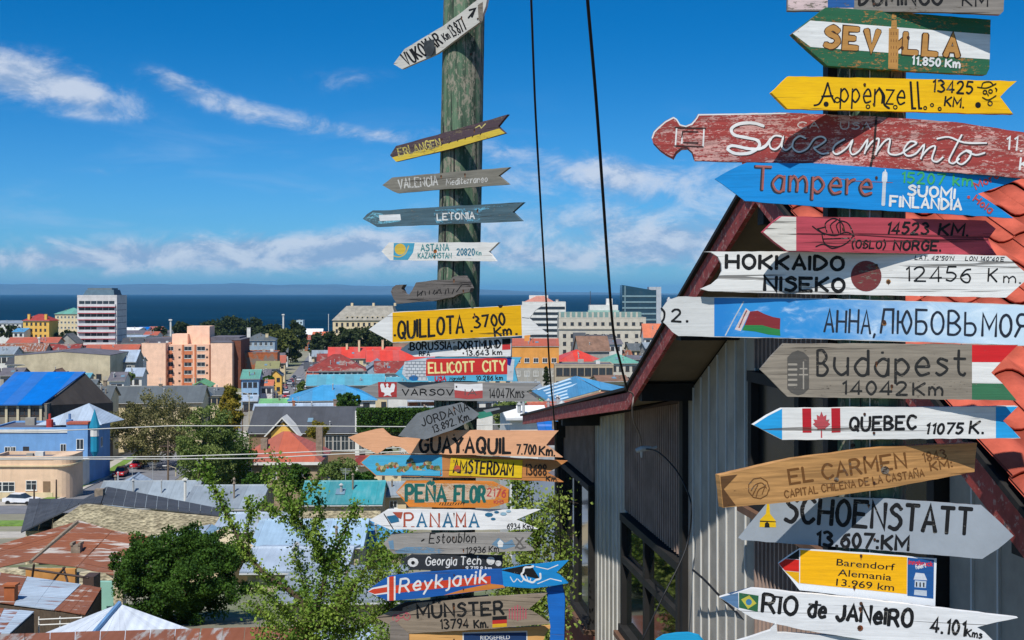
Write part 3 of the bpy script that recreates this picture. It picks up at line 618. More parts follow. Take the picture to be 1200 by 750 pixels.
for k in range(9): g = MB(); u = 7+k*(W-9)/9; g.box(u, .4, H+.6, u+1.3, 3, H+2.2); d = g.build('dormer', w_cream, rf); g = MB(); g.box(u+.2, .36, H+.8, u+1.1, .395, H+2.0); g.build('pane', m_glass, d)
for u in (.25, .6, .95): g = MB(); g.box(u*W, 10, H+7.602, u*W+1.2, 12, H+9.2); g.build('chimney', w_cream, rf)
# red roofs, maroon roof, turquoise roofs
house('market_hall', 'long bright red roof with arched dormers, nearest the mansard building', 385, 470, 420, 470, 16, 407.5, 'gx', w_cream, r_red, rows('F', 9, .03, .97, 1, .8, 3, 1.4, 1.5), chim=[(.42, .3, 6.6, .8, w_cream), (.75, .4, 6.6, .8, w_cream), (.25, .4, 5.2, .8, w_cream)], cat='building')
house('market_hall', 'second bright red roof with low gable front behind the signpost', 430, 520, 424, 450, 14, 411.5, 'gx', w_grey, r_red, rows('F', 9, .03, .97, 1, .8, 3, 1.4, 1.5), cat='building')
house('house', 'white-walled house with worn maroon hip roof', 361, 428, 435, 372, 15, 416, 'hip', w_white, r_mar, rows('F', 9, .03, .97, 1, .5, 3, 1.3, 1.3, m_dframe), cat='building')
house('house', 'grey-blue gabled hall right of the maroon roof', 424, 462, 437, 380, 15, 422, 'gy', pl('plaster_blue_grey', '#9fb3c1'), r_zinc2, rows('F', 4, .1, .9, 2, 1, 3, 1.2, 1.4, m_dframe), cat='building')
house('house', 'maroon-roofed house with white wall left of the signpost', 440, 476, 437, 360, 12, 424, 'gx', w_white, r_mar, rows('F', 4, .1, .9, 1, 1, 3, 1.2, 1.4, m_dframe))
house('warehouse', 'long turquoise roof in front of the maroon hip roof', 360, 450, 452, 316, 14, 440, 'gx', w_grey, r_turq, ())
house('house', 'sky-blue hip-roofed building above the charcoal roof', 339, 440, 470, 262, 14, 452.5, 'hip', w_white, r_sky, rows('F', 8, .05, .95, 1, .6, 3, 1.4, 1.2, m_dframe))
house('shed', 'low pale green canopy left of the sky-blue roof', 305, 340, 474, 262, 7, 468.5, 'gx', w_grey, r_lime, (), cat='shed')
house('shed', 'low zinc-roofed shed behind the charcoal roof', 297, 400, 481, 242, 7, 474.5, 'gx', w_grey, r_zinc, rows('F', 4, .05, .95, 1, .3, 3, 1.0, .6), cat='shed', over=.2, chim=[(.45, .3, 1.5, .5, w_brick), (.93, .3, 1.7, .8, w_brick)])
house('house', 'beige stuccoed house right of the sky-blue roof', 435, 480, 466, 285, 12, 452, 'gy', w_cream, r_zinc2, rows('F', 2, .15, .85, 1, 1, 3, 1.2, 1.3, m_dframe))
ch = house('workshop', 'long charcoal-roofed building with small yellow gable porch', 292, 419, 507, 205, 13, 478, 'gx', w_brown, r_char, (), cat='building', yaw=.02, over=.3)
W, H, D = ch['_W'], ch['_H'], ch['_D']
g = MB(); u = W*.33; g.prism([(u-1.9, -2.4, 0), (u+1.9, -2.4, 0), (u+1.9, -2.4, H+.2), (u, -2.4, H+2.0), (u-1.9, -2.4, H+.2)], (0, 2.3, 0)); p = g.build('porch', w_yel, ch)
g = MB(); g.prism([(u-2.8, -3, H-.4), (u, -3, H+2.6), (u, -3, H+2.9), (u-3, -3, H-.3)], (0, 5, 0)); g.prism([(u+2.8, -3, H-.4), (u+3, -3, H-.3), (u+.01, -3, H+2.9), (u+.01, -3, H+2.6)], (0, 5, 0)); g.build('bargeboard', w_white, p)
for k in range(7): window(ch, 'F', W*.70+k*1.35, H-3.1, 1.25, 2.6, W, D, w_white, 2)
g = MB(); g.box(W-.4, -.2, 0, W+.3, .3, H+3.6); g.build('end_wall', w_white, ch)
rh = house('house', 'stone house with red hip roof and white-framed windows', 277, 372, 542, 150, 10, None, 'flat', mat('stone_tan', lin('#a8957a', .85), .9, .25, .6, .3, 'stone', cell=1.8, col2=lin('#7d6a52', .8)), r_flat, yaw=.02, parapet=.05, wins=[('F', 1, .05, .20, .45, 1.35, 1.55, m_wframe, 2), ('F', 1, .68, .84, .45, 1.35, 1.55, m_wframe, 2), ('F', 1, .38, .5, .5, 1.1, 1.5, m_wframe, 2)])
W, H, D = rh['_W'], rh['_H'], rh['_D']; g = MB(); a = [(-.5,-.5,H),(W+.5,-.5,H),(W+.5,D+.5,H),(-.5,D+.5,H)]; r0, r1 = (W*.47, D*.62, H+3.0), (W*.55, D*.62, H+3.0)
for p in ([a[0], a[1], r1, r0], [a[1], a[2], r1], [a[2], a[3], r0, r1], [a[3], a[0], r0]): g.prism(p, (0, 0, .12))
rf = g.build('hip_roof', r_red2, rh); g = MB(); g.box(-.55, -.6, H-.25, W+.55, -.505, H+.1); g.build('fascia', w_white, rh)
for (x, y, z0, h) in ((W*.30, D*.25, H+.3, 2.3), (W*.985, D*.3, H-.2, 4.2)): g = MB(); g.box(x-.4, y-.4, z0, x+.4, y+.4, z0+h); g.build('chimney', M_CH, rf)
tl = house('workshop', 'low teal-roofed shed right of the leafy branches', 352, 446, 592, 118, 9, 566, 'gx', w_stone, r_teal, (), cat='shed', over=.2, yaw=.03)
house('shed', 'low cream garden building beside the teal roof', 446, 476, 581, 125, 6, 567, 'gx', w_cream, r_zinc2, rows('F', 1, .2, .8, 1, .5, 2, .8, .8), cat='shed')
house('shed', 'white stuccoed lean-to with dull zinc roof behind the guava-shaped sign', 420, 470, 545, 150, 6, 536, 'gx', w_cream, r_mar, (), cat='shed')
# -- right of the pole
def bands():
    t = house('office_building', 'white stepped office block with dark horizontal window bands', 612, 663, 354, 700, 18, None, 'flat', w_white, r_flat, cat='building', yaw=0, parapet=.2)
    W, H = t['_W'], t['_H']
    for i in range(6):
        g = MB(); u0 = (.12-.02*i)*W if i > 1 else (.30-.05*i)*W; z = H-2.6-3.2*i; g.box(max(.05*W, u0), -.15, z-1.5, W*.98, -.004, z); g.build('window_band', m_glass, t)
    g = MB(); g.hexa([(1,2,H),(W*.75,2,H),(W*.75,14,H),(1,14,H),(8,4,H+3.4),(W*.5,4,H+3.6),(W*.5,12,H+3.6),(8,12,H+3.4)]); g.build('roof_house', pl('roof_rosy', '#c98a78'), t)
    g = MB(); g.box(4, 4, H+.3, W*.6, 5, H+3.9); g.build('parapet_sign_wall', w_white, t)
bands()
def hotel():
    hc = pl('hotel_grey_cream', '#cdc5b4')
    t = house('hotel', 'long grey-cream hotel with square windows and white rooftop pavilion', 655, 757, 373, 560, 22, None, 'flat', hc, r_flat, cat='hotel', yaw=0, parapet=.4,
       wins=rows('F', 11, .02, .99, 1, 1.8, 3, 1.5, 1.5, m_dframe)+rows('F', 9, .02, .82, 5, 7.2, 3.6, 1.5, 1.7, m_dframe)+rows('F', 2, .86, .99, 5, 7.2, 3.6, 1.5, 1.7, m_dframe))
    W, H = t['_W'], t['_H']
    g = MB(); g.box(-.5, -.5, H-5.0, W+.5, -.005, H-4.4); g.build('cornice', hc, t)
    g = MB(); g.box(0, 1, H+.41, W*.95, 12, H+2.8); a = g.build('attic', pl('attic_glass', '#8fb0a8', .7), t)
    for k in range(15): q = MB(); q.box(W*.95*k/15, .8, H+.41, W*.95*k/15+.9, .998, H+2.8); q.build('pier', hc, a)
    g = MB(); g.box(W*.36, 5, H+2.802, W*.69, 14, H+6.0); g.box(W*.56, 7, H+6.002, W*.63, 11, H+9); p = g.build('pavilion', w_white, t)
    g = MB(); g.box(W*.34, 4, H+2.81, W*.7, 4.6, H+3.6); g.build('railing', pl('rail_green', '#a8c4b4'), p)
    g = MB(); g.tube([(W*.37, 6, H+6), (W*.37, 6, H+12.5)], .12, 5); g.build('mast', m_dframe, p)
    g = MB(); g.box(W*.14, -6, 0, W*.30, -.01, H-11); g.box(W*.16, -5, H-10.9, W*.30, -.3, H-6.5); g.build('dark_annex', pl('annex_dark', '#66686d'), t)
hotel()
def gtower():
    t = house('glass_tower', 'dark blue-green glass office tower with slanted top and pale end wall', 729, 769, 340, 750, 16, None, 'flat', m_gtower, r_flat, cat='tower', yaw=0, parapet=.05)
    W, H = t['_W'], t['_H']
    g = MB(); g.prism([(0, .02, H), (W*.9, .02, H), (0, .02, H+3.2)], (0, 15, 0)); g.build('slanted_crown', m_gtower, t)
    for i in range(9): q = MB(); q.box(.1, -.25, H-4.2-3.6*i, W-.1, -.004, H-3.2-3.6*i); q.build('floor_band', pl('band_teal', '#8aa8b0', .7), t)
    g = MB(); g.box(W*.07, -.5, 0, W*.1, -.26, H+2.6); g.build('mullion', pl('band_teal', '#8aa8b0', .7), t)
    g = MB(); g.box(W-.01+.02, -.6, 0, W+3, 14, H+2); g.box(W*.8, 1, H+.1, W+.0, 12, H+2); g.build('end_wall', pl('end_grey', '#b8bdc2'), t)
gtower()
ob = house('apartment_house', 'orange and grey apartment house with red roof beside the signpost', 600, 655, 406, 330, 12, 397.5, 'gx', w_or, r_red2, rows('F', 5, .03, .99, 1, 3.1, 3, 1.35, 1.3)+rows('F', 5, .03, .99, 2, 6.6, 3.1, 1.35, 1.4, m_wframe, 2), cat='building', yaw=0, over=.1, chim=[(.33, .4, 3.2, 1.6, w_or)])
W, H = ob['_W'], ob['_H']; g = MB(); g.box(-.02, -.04, 0, W+.02, -.0015, H-5.8); g.build('lower_storey', w_grey, ob)
house('house', 'house with broad brown roof in front of the hotel', 679, 714, 411, 400, 10, 394.5, 'gx', w_grey, r_brown, ())
house('house', 'white house beside the broad brown roof', 713, 729, 403, 420, 8, 398, 'gx', w_white, r_flat, rows('F', 2, .1, .9, 2, 1, 3, 1.2, 1.3, m_dframe))
house('house', 'small dark slate annex above the broad brown roof', 690, 722, 396, 450, 8, 393, 'gx', w_grey, r_char, ())
house('house', 'house with bright red hip roof before the hotel', 655, 707, 424, 350, 14, 410.5, 'hip', w_grey, r_red, ())
bb = house('office_building', 'low beige block with a row of wide windows', 650, 719, 428, 322, 12, None, 'flat', pl('plaster_greige', '#b6a78f'), r_flat, rows('F', 8, .02, .99, 2, .7, 3.5, 1.7, 2.1, m_dframe, 1), cat='building', yaw=0, parapet=.25)
house('house', 'white house with pale green hip roof', 706, 749, 426, 340, 10, 415.5, 'hip', pl('plaster_offwhite', '#cfcabb'), r_green, rows('F', 5, .05, .95, 3, .8, 3, 1.1, 1.4, m_dframe))
house('house', 'rusty brown-roofed house above the pale green roof', 724, 741, 419, 420, 8, 411, 'gx', w_grey, r_rust, ())
zz = house('apartment_house', 'white apartment house with dark balcony bands and orange roof', 755, 777, 395, 430, 10, 380, 'gx', w_white, r_orr, rows('F', 3, .05, .95, 4, 1.0, 3, 1.4, 1.2, m_dframe), yaw=0)
house('house', 'grey apartment house behind the bargeboard', 738, 768, 421, 380, 9, 417, 'gx', pl('plaster_lilac', '#a89f9c'), r_flat, rows('F', 4, .05, .95, 4, .8, 3, 1.1, 1.4))
# striped translucent roof
def patch(name, A, B, C, D, n, m, parent, thick=.04, jag=.15):
    """roof plane A-B (top edge) to D-C (eave), split into n sheets; corners are (column, row, distance)"""
    o = parent.location; A, B, C, D = [at(*q)-o for q in (A, B, C, D)]
    for i in range(n):
        a0, a1 = i/n+.0015, (i+1)/n-.0015; P = [D.lerp(C, a0), D.lerp(C, a1), A.lerp(B, a1), A.lerp(B, a0)]
        nn = (P[1]-P[0]).cross(P[2]-P[1]).normalized(); nn = nn if nn.z > 0 else -nn; l = nn*rng.uniform(0, .02); dn = (P[0]-P[3]).normalized()*rng.uniform(0, jag)
        g = MB(); g.prism([P[0]+l+dn, P[1]+l+dn, P[2]+l, P[3]+l], nn*thick); g.build(name, m(i) if callable(m) else m, parent)
sr = empty('shed', 'pink-walled shed under a blue ribbed roof with pale translucent strips', 'shed', at(680, 470, 122)); o_ = sr.location
r_mb = corr('roof_mid_blue', '#4a93c0', .8, pitch=.3, stain=.35); m_cl = pl('clear_sheet', '#bcd3df', .85)
patch('roof_sheet', (673, 441.5, 131), (704, 457, 127), (646, 473, 121.5), (623, 458.5, 125), 1, r_mb, sr, .05, 0)
sA, sB, sC, sD = (673, 441.5, 131), (708, 456, 128), (646, 473, 121.5), (623, 458.5, 125)
def lerp3(a, b, t): return tuple(a[k]+(b[k]-a[k])*t for k in range(3))
for k in range(11):
    t0, t1 = .04+k*.087, .04+(k+1)*.087-.012
    if k % 2 == 0:
        q = [lerp3(sD, sC, t0), lerp3(sD, sC, t1), lerp3(sA, sB, t1), lerp3(sA, sB, t0)]; P = [at(*c)-o_+Vector((0, -.05, .09)) for c in (lerp3(q[0], q[3], .1+.03*(k % 3)), lerp3(q[1], q[2], .1+.03*(k % 3)), lerp3(q[1], q[2], .86-.05*(k % 4)), lerp3(q[0], q[3], .86-.05*(k % 4)))]
        g = MB(); g.prism(P, (0, 0, .03)); g.build('clear_strip', m_cl, sr)
patch('roof_sheet', (673.5, 441, 131), (733, 454.5, 128), (733, 459, 126), (705, 457, 126.5), 5, r_sky, sr, .05, 0)
g = MB(); g.prism([at(645, 474.5, 121.7)-o_, at(704, 459, 126.6)-o_, at(733, 461, 126.2)-o_, at(733, 466, 135)-o_, at(650, 470, 135)-o_], (0, 0, -4)); g.build('wall', mat('pink_block', lin('#d49a80', .85), .9, .15, .8, .3, 'stone', cell=1.1, col2=lin('#c08468')), sr)
g = MB(); g.prism([at(623, 459, 125)-o_, at(646, 473.5, 121.5)-o_, at(646, 476, 121.5)-o_, at(623, 461.5, 125)-o_], (0, .1, 0)); g.build('fascia', r_slate, sr)
house('house', 'house with dark red roof strip below the striped blue roof', 628, 682, 483, 108, 6, 474, 'gx', w_cream, r_red2, ())
house('house', 'white-roofed low house right of the signpost', 598, 640, 491, 100, 7, 479, 'gx', w_white, pl('roof_white', '#f0f0ee'), ())
house('house', 'green-edged house behind the white low roof', 622, 650, 476, 130, 8, 470, 'gx', w_grey, r_lime, ())
house('shed', 'orange plank-walled shed under the maroon eave', 640, 664, 508, 62, 4, 503, 'gx', mat('orange_planks', lin('#c8603a', .85), .85, .15, 3, .4, 'corr', axis=2, pitch=.25, stain=.2), r_blue, (), cat='shed', yaw=0)
house('house', 'blue-grey rendered house wall beneath the orange shed', 600, 664, 562, 58, 5, None, 'flat', pl('plaster_slate_blue', '#8894a3'), r_flat, (), yaw=0, parapet=.1)
for i, (a, b, yE, Y, yR, wl, rm, L) in enumerate([
 (455, 500, 452, 250, 443, w_white, r_turq, 'turquoise-roofed house partly behind the brick-pattern sign'),
 (480, 540, 470, 220, 458, w_brick, r_zinc, 'brick house with zinc roof behind the signpost'),
 (545, 600, 468, 240, 458, w_white, r_zinc2, 'white house right of the signpost with dull roof'),
 (560, 606, 440, 340, 430, w_cream, r_red2, 'cream house with red roof right of the signpost'),
 (470, 520, 488, 200, 478, w_white, r_zinc2, 'low white shed right of the dark hedge'),
 (585, 625, 470, 190, 462, w_grey, r_brown, 'brown-roofed house below the orange apartment house')]):
    house('house', L, a, b, yE, Y, 9, yR, 'gx', wl, rm, rows('F', 3, .1, .9, 1, .8, 3, 1.2, 1.3, m_dframe))
# -- more of the crowded middle town
for (a, b, yE, Y, D, yR, rf, wl, rm, L) in [
 (322, 334, 425, 470, 8, 417, 'gx', w_cream, r_red2, 'cream house with brick-red roof on the left side of the long street'),
 (326, 337, 412, 590, 8, 406, 'gx', w_white, r_slate, 'white house with slate roof, farther along the left side of the long street'),
 (331, 341, 403, 700, 8, 398, 'gx', w_brick, r_zinc2, 'small brick house under the tall dark cypress'),
 (305, 319, 452, 350, 8, 446, 'gx', w_white, r_orr, 'white house with orange roof before the dark kerb tree'),
 (316, 330, 440, 400, 8, 433, 'gy', w_yel, r_slate, 'small yellow gabled house on the left side of the long street'),
 (362, 378, 409, 640, 9, 403, 'gx', w_white, r_sky, 'white house with light blue roof right of the street end'),
 (366, 384, 418, 540, 9, 411, 'gx', w_cream, r_zinc2, 'cream house with dull zinc roof on the right side of the street'),
 (357, 372, 432, 440, 8, 425, 'gx', w_grey, r_char, 'grey house with charcoal roof on the right side of the street'),
 (360, 372, 441, 370, 7, 436, 'gx', w_white, r_red2, 'low white house with red roof before the turquoise roof'),
 (189, 206, 399, 560, 9, 395, 'gx', w_grey, r_brown, 'brown-roofed house behind the salmon lift tower'),
 (143, 166, 402, 520, 9, 397, 'gx', w_white, r_char, 'white house with charcoal roof right of the tower'),
 (148, 168, 412, 450, 9, 406, 'gx', w_cream, r_green, 'cream house with sea-green roof behind the salmon blocks'),
 (8, 28, 427, 330, 7, 420, 'gx', w_white, r_char, 'white house with charcoal roof at the left of the concrete warehouse'),
 (28, 44, 444, 300, 6, 440, 'gx', w_brick, r_zinc2, 'brick outbuilding with zinc roof behind the bright blue roof'),
 (58, 72, 441, 315, 7, 433, 'gy', w_brown, r_brown, 'brown gabled house below the concrete warehouse'),
 (88, 104, 443, 310, 6, 438, 'gx', w_grey, r_turq, 'grey outbuilding with turquoise roof below the warehouse'),
 (240, 262, 463, 290, 8, 455, 'gx', w_cream, r_slate, 'cream house with slate roof beside the golden poplar'),
 (284, 300, 470, 280, 7, 464, 'gx', w_grey, r_zinc, 'grey shed with zinc roof by the street lamp'),
 (462, 492, 412, 480, 9, 403, 'gx', w_cream, r_brown, 'cream house with brown roof beside the yellow arrow board'),
 (470, 505, 432, 380, 9, 424, 'gx', w_white, r_slate, 'white house with slate roof behind the brick-pattern board'),
 (596, 612, 415, 420, 8, 408, 'gx', w_white, r_slate, 'white house with slate roof left of the orange apartment house'),
 (610, 634, 456, 210, 8, 449, 'gx', w_cream, r_zinc2, 'cream house with zinc roof below the orange apartment house'),
 (600, 628, 470, 160, 7, 463, 'gx', w_white, r_char, 'white house with charcoal roof left of the striped blue roof'),
 (702, 736, 447, 260, 8, 441, 'gx', w_cream, r_brown, 'cream house with brown roof right of the striped blue roof'),
 (738, 752, 410, 450, 8, 403, 'gx', w_cream, r_slate, 'cream house with slate roof right of the hotel'),
 (757, 776, 408, 400, 8, 402, 'gx', w_grey, r_zinc2, 'grey house with dull roof beside the bargeboard')]:
    house('house', L, a, b, yE, Y, D, yR, rf, wl, rm, rows('F', max(2, int((b-a)/6)), .06, .94, 2 if Y > 300 else 1, .8, 3, 1.1, 1.3, m_dframe))
# -- near rooftops, lower left
house('house', 'long pale zinc roof with stove pipe in the middle distance', 112, 222, 594, 125, 8, 566, 'gx', w_stone, r_zinc2, (), yaw=.03)
house('house', 'zinc roof behind the leafy branches', 218, 300, 596, 112, 10, 571, 'gx', w_stone, r_zinc2, (), yaw=.03)
house('house', 'small bright zinc gable roof by the street', 120, 175, 584, 136, 8, 563, 'gy', w_white, r_zinc, ())
yd = lambda y: 78-(y-612)*.117
def P3(x, y, Y=None): return (x, y, yd(y) if Y is None else Y)
ck = empty('warehouse', 'long rubble-stone gable wall in front of a charcoal felt roof', 'building', at(150, 640, 96)); o_ = ck.location
g = MB(); g.prism([at(x, y, 95)-o_ for x, y in [(60,650),(300,650),(300,611),(250,606),(200,601.5),(150,597),(112,592),(100,591),(92,593),(83,599.5),(62,613)]], (0, .5, 0)); g.build('gable_wall', w_stone, ck)
m_felt = mat('felt_charcoal', lin('#4c5057', .75), .9, .2, .6, .3, tone=.2)
patch('felt_strip', (35, 585.5, 108), (99, 586, 108), (92, 592, 95.3), (25, 625, 94.5), 5, m_felt, ck, .1, .05)
patch('felt_strip', (99.2, 585.5, 108), (125, 571.5, 113), (118, 591, 95.3), (92.5, 591.5, 95.3), 3, m_felt, ck, .1, .05)
patch('felt_strip', (125.5, 571.5, 113), (262, 598, 103), (260, 605.5, 95.3), (118.6, 591, 95.3), 11, m_felt, ck, .1, .05)
g = MB(); q = at(117, 577, 103)-o_; g.box(q.x-.35, q.y-.3, q.z-1, q.x+.35, q.y+.3, q.z+.3); g.build('chimney', M_CH, ck)
g = MB(); q0, q1 = at(30, 640, 97)-o_, at(262, 640, 112)-o_; g.box(q0.x, q0.y, q0.z-1.5, q1.x*.8, q0.y+8, q0.z+1.2); g.build('wall', w_stone, ck)
rz = empty('house', 'low stone house under a big rusty hip roof with a stone chimney', 'house', at(60, 690, 74))
r_rx = mat('roof_rust_streaked', lin('#c9bfb4', .8), .8, .15, .8, .5, 'rust', pitch=.25, t=.375, rnd=.18, stain=.3, axis=1); r_rz = mat('roof_zinc_streaked', lin('#b4c4d2', .85), .6, .12, .8, .5, 'rust', pitch=.25, t=.66, rnd=.25, stain=.3, axis=1)
patch('roof_sheet', P3(88, 612.5), P3(35, 658), P3(-60, 679), P3(-60, 657), 9, r_rx, rz, .04, .1)
patch('roof_sheet', P3(95, 612), P3(38, 659.5), P3(89, 665), P3(129, 623.5), 6, r_rx, rz, .04, .1)
patch('roof_sheet', P3(131, 624), P3(91, 665.5), P3(139, 676), P3(172, 631), 9, r_rx, rz, .04, .15)
o_ = rz.location
for pts_, rr in (([P3(91, 611), P3(64, 634), P3(36, 658.5)], .13), ([P3(92, 611), P3(130, 622.5), P3(173, 630)], .09), ([P3(130, 623.5), P3(110, 644), P3(90, 665)], .08)):
    g = MB(); g.tube([at(*q)-o_ for q in pts_], rr, 6); g.build('ridge_cap', M_CH if rr > .1 else r_rx, rz)
g = MB(); q = at(90, 648, 73.8)-o_; g.box(q.x-.28, q.y-.25, q.z-.55, q.x+.28, q.y+.25, q.z+.5)
for sx_ in (-.24, .24): g.box(q.x+sx_-.08, q.y-.3, q.z+.5, q.x+sx_+.08, q.y+.3, q.z+.66)
g.build('chimney', M_CH, rz)
g = MB(); q0, q1 = at(-60, 690, 72)-o_, at(135, 690, 72)-o_; g.box(q0.x, q0.y-.2, q0.z-3, q1.x, q0.y+5, q0.z-.15); g.build('wall', w_stone, rz)
for i, (x0, x1, y0, m_, L) in enumerate([(0, 50, 664, 0, 0), (95, 140, 668, 0, 0)]):
    g = MB(); q0, q1 = at(x0, y0+2, 71.2)-o_, at(x1, y0+9, 70.6)-o_; g.box(q0.x, q0.y-.3, q1.z-1.2, q1.x, q0.y+.2, q0.z); g.build('rubble_wall', w_stone, rz)
sh1 = empty('shed', 'half-rusted zinc shed roof with a brick chimney at lower left', 'shed', at(50, 712, 53)); o_ = sh1.location
patch('roof_sheet', (-30, 668, 57.5), (95, 685.5, 56), (64, 715, 51.5), (-30, 703, 52.5), 4, lambda i: [r_rz, r_rx, r_rz, r_rz][i], sh1, .04, .1)
patch('roof_sheet', (96, 686, 56), (119, 690, 55.6), (100, 721, 51), (64.6, 715, 51.5), 6, r_rx, sh1, .04, .1)
g = MB(); g.prism([at(119, 691, 55.6)-o_, at(101, 722, 51)-o_, at(-30, 705, 52.5)-o_, at(-30, 671, 57.5)-o_], (0, 0, -2.4)); g.build('wall', mat('weathered_boards', lin('#6b5c4c', .8), .9, .2, 2, .3, 'wood', st=(8, 8, 1)), sh1)
g = MB(); q = at(13, 703, 52.6)-o_; g.box(q.x-.22, q.y-.2, q.z-.5, q.x+.22, q.y+.2, q.z+.62); g.box(q.x-.28, q.y-.26, q.z+.621, q.x+.28, q.y+.26, q.z+.7); g.build('chimney', w_brick, sh1)
sh2 = empty('shed', 'small lean-to with striped zinc and rust sheets in the lower left corner', 'shed', at(10, 735, 47)); o_ = sh2.location
patch('roof_sheet', (-30, 711, 49), (40, 718, 48.5), (12, 743, 45.5), (-30, 745, 45.5), 4, lambda i: [r_rz, r_rx, r_rz, r_rz][i], sh2, .04, .1)
g = MB(); g.prism([at(40, 719, 48.5)-o_, at(13, 744, 45.5)-o_, at(-30, 747, 45.5)-o_, at(-30, 714, 49)-o_], (0, 0, -1.8)); g.build('wall', mat('weathered_boards', '#6b5c4c'), sh2)
mw = empty('wall', 'pale turquoise rendered garden wall beside the rusty roof', 'wall', at(118, 700, 64)); o_ = mw.location
g = MB(); q0, q1 = at(104, 682, 64)-o_, at(133, 712, 64)-o_; g.box(q0.x, 0, q1.z-1, q1.x, .3, q0.z); g.build('render', pl('plaster_mint', '#93c4b4'), mw)
g = MB(); q0, q1 = at(132.2, 668, 63.5)-o_, at(143, 712, 63.5)-o_; g.box(q0.x, -.4, q1.z-1, q1.x, .2, q0.z); g.build('stone_pier', w_stone, mw)
yf = empty('yard_wall', 'roofless ochre-lined shed with bare beams below the rusty roof', 'wall', at(60, 680, 62)); o_ = yf.location
g = MB(); q0, q1 = at(30, 667, 63)-o_, at(88, 690, 63)-o_; g.box(q0.x, 1, q1.z-1.5, q1.x, 1.25, q0.z); g.build('ochre_lining', mat('ochre_wall', lin('#c98f4e', .8), .9, .25, 1, .2), yf)
g = MB(); q0, q1 = at(92, 677, 61)-o_, at(105, 690, 61)-o_; g.box(q0.x, -.4, q1.z-1.5, q1.x, .6, q0.z-.1); g.build('dark_interior_block', m_dframe, yf)  # solid dark box stands in for the shade inside the shed
py = empty('shed', 'bright corrugated zinc pyramid roof at the bottom left', 'shed', at(130, 740, 44)); o_ = py.location
ap, L_, N_, R_c, B_k = at(140, 708.5, 44.3)-o_, at(42, 747, 44)-o_, at(100, 755, 41.8)-o_, at(236, 743, 44.6)-o_, at(170, 727, 47)-o_
def tri(a, b, m, n=12):
    for i in range(n):
        p0, p1 = a.lerp(b, i/n+.001), a.lerp(b, (i+1)/n-.001); g = MB(); g.prism([p0, p1, ap], (0, 0, .03+.008*(i % 2))); g.build('roof_sheet', m, py)
r_zb = corr('roof_zinc_bright', '#d5dde6', .9, pitch=.3, stain=.25, tone=.18)
tri(L_, N_, r_zb, 8); tri(N_, R_c, r_zb, 14); tri(R_c, B_k, r_zb, 8); tri(B_k, L_, r_zb, 14)
g = MB(); g.tube([ap+Vector((0,0,.06)), N_+Vector((0,0,.06))], .09, 6); g.build('hip_cap', corr('hip_blue', '#6f9cc9', .8), py)
g = MB(); g.prism([L_*.93, N_*.93, R_c*.93, B_k*.93], (0, 0, -2.2)); g.build('wall', w_grey, py)
lr = empty('shed', 'long rusty sheet roof crossing the bottom edge below the pyramid roof', 'shed', at(200, 760, 33)); o_ = lr.location
patch('roof_sheet', (-30, 745.5, 35), (235, 738, 35.3), (228, 790, 32), (-30, 800, 31.6), 9, r_rust, lr, .03, .1)
patch('roof_sheet', (236, 738, 35.3), (440, 733, 35.6), (440, 782, 32.4), (229, 790, 32), 8, lambda i: r_rust if i < 5 else r_zinc, lr, .03, .1)
g = MB(); q = at(-30, 800, 31.8)-o_; q1 = at(440, 790, 32.2)-o_; g.box(q.x, q.y, q.z-1.5, q1.x, q.y+3, q.z-.1); g.build('wall', pl('plaster_blue_deep', '#2a67b8'), lr)
cg = empty('house', 'cream-gabled house with pale blue zinc roof beyond the round tree', 'house', at(240, 650, 79)); o_ = cg.location; r_pb = corr('roof_pale_blue', '#9cc3dc', .8, pitch=.35, stain=.3, tone=.2)
patch('roof_sheet', (247, 615, 86), (236.5, 628.5, 79), (218, 637, 79.5), (176, 631, 88), 1, r_zinc, cg, .06, 0)
patch('roof_sheet', (247.5, 615, 86), (292, 638, 84), (276, 656.5, 77.5), (237, 628.5, 79), 7, r_pb, cg, .06, .05)
g = MB(); g.prism([at(238, 631, 79.3)-o_, at(274, 657, 77.9)-o_, at(274, 690, 77.9)-o_, at(215, 690, 80)-o_, at(217, 639, 80)-o_], (0.6, 4, 0)); g.build('wall', w_cream, cg)
g = MB(); g.tube([at(216, 638.5, 79.6)-o_, at(236.5, 629.5, 78.8)-o_, at(277, 658, 77.3)-o_], .11, 4); g.build('bargeboard', m_dframe, cg)
for i, (a, b, yE, Y, yR, rm, L) in enumerate([
 (255, 330, 622, 92, 604, r_zinc, 'bright zinc roof behind the tree branches'),
 (300, 420, 640, 84, 612, corr('roof_pale_blue2', '#a7c4da', .8), 'pale blue-grey roof seen through the near branches'),
 (290, 400, 670, 74, 645, r_zinc, 'light metal roof low among the near branches'),
 (395, 470, 640, 90, 612, r_sky, 'sky-blue roof strip seen between the branches'),
 (330, 460, 705, 60, 680, r_zinc2, 'grey metal roof at the foot of the leafy tree')]):
    house('house', L, a, b, yE, Y, 7, yR, 'gx', w_stone, rm, (), yaw=.02)
# loose timbers on the yard wall
for i, (a, b) in enumerate([((22, 665), (104, 677)), ((38, 676), (40, 661)), ((63, 680), (76, 665)), ((74, 665), (79, 682))]):
    g = MB(); g.tube([at(*a, 60.5), at(*b, 60)], .06, 5); tag(g.build('timber_beam', m_dframe), ['long grey beam lying over the ochre yard wall', 'left upright post on the ochre yard wall', 'left leg of the propped beams on the ochre yard wall', 'right leg of the propped beams on the ochre yard wall'][i], 'beam', 'beams on the yard wall')
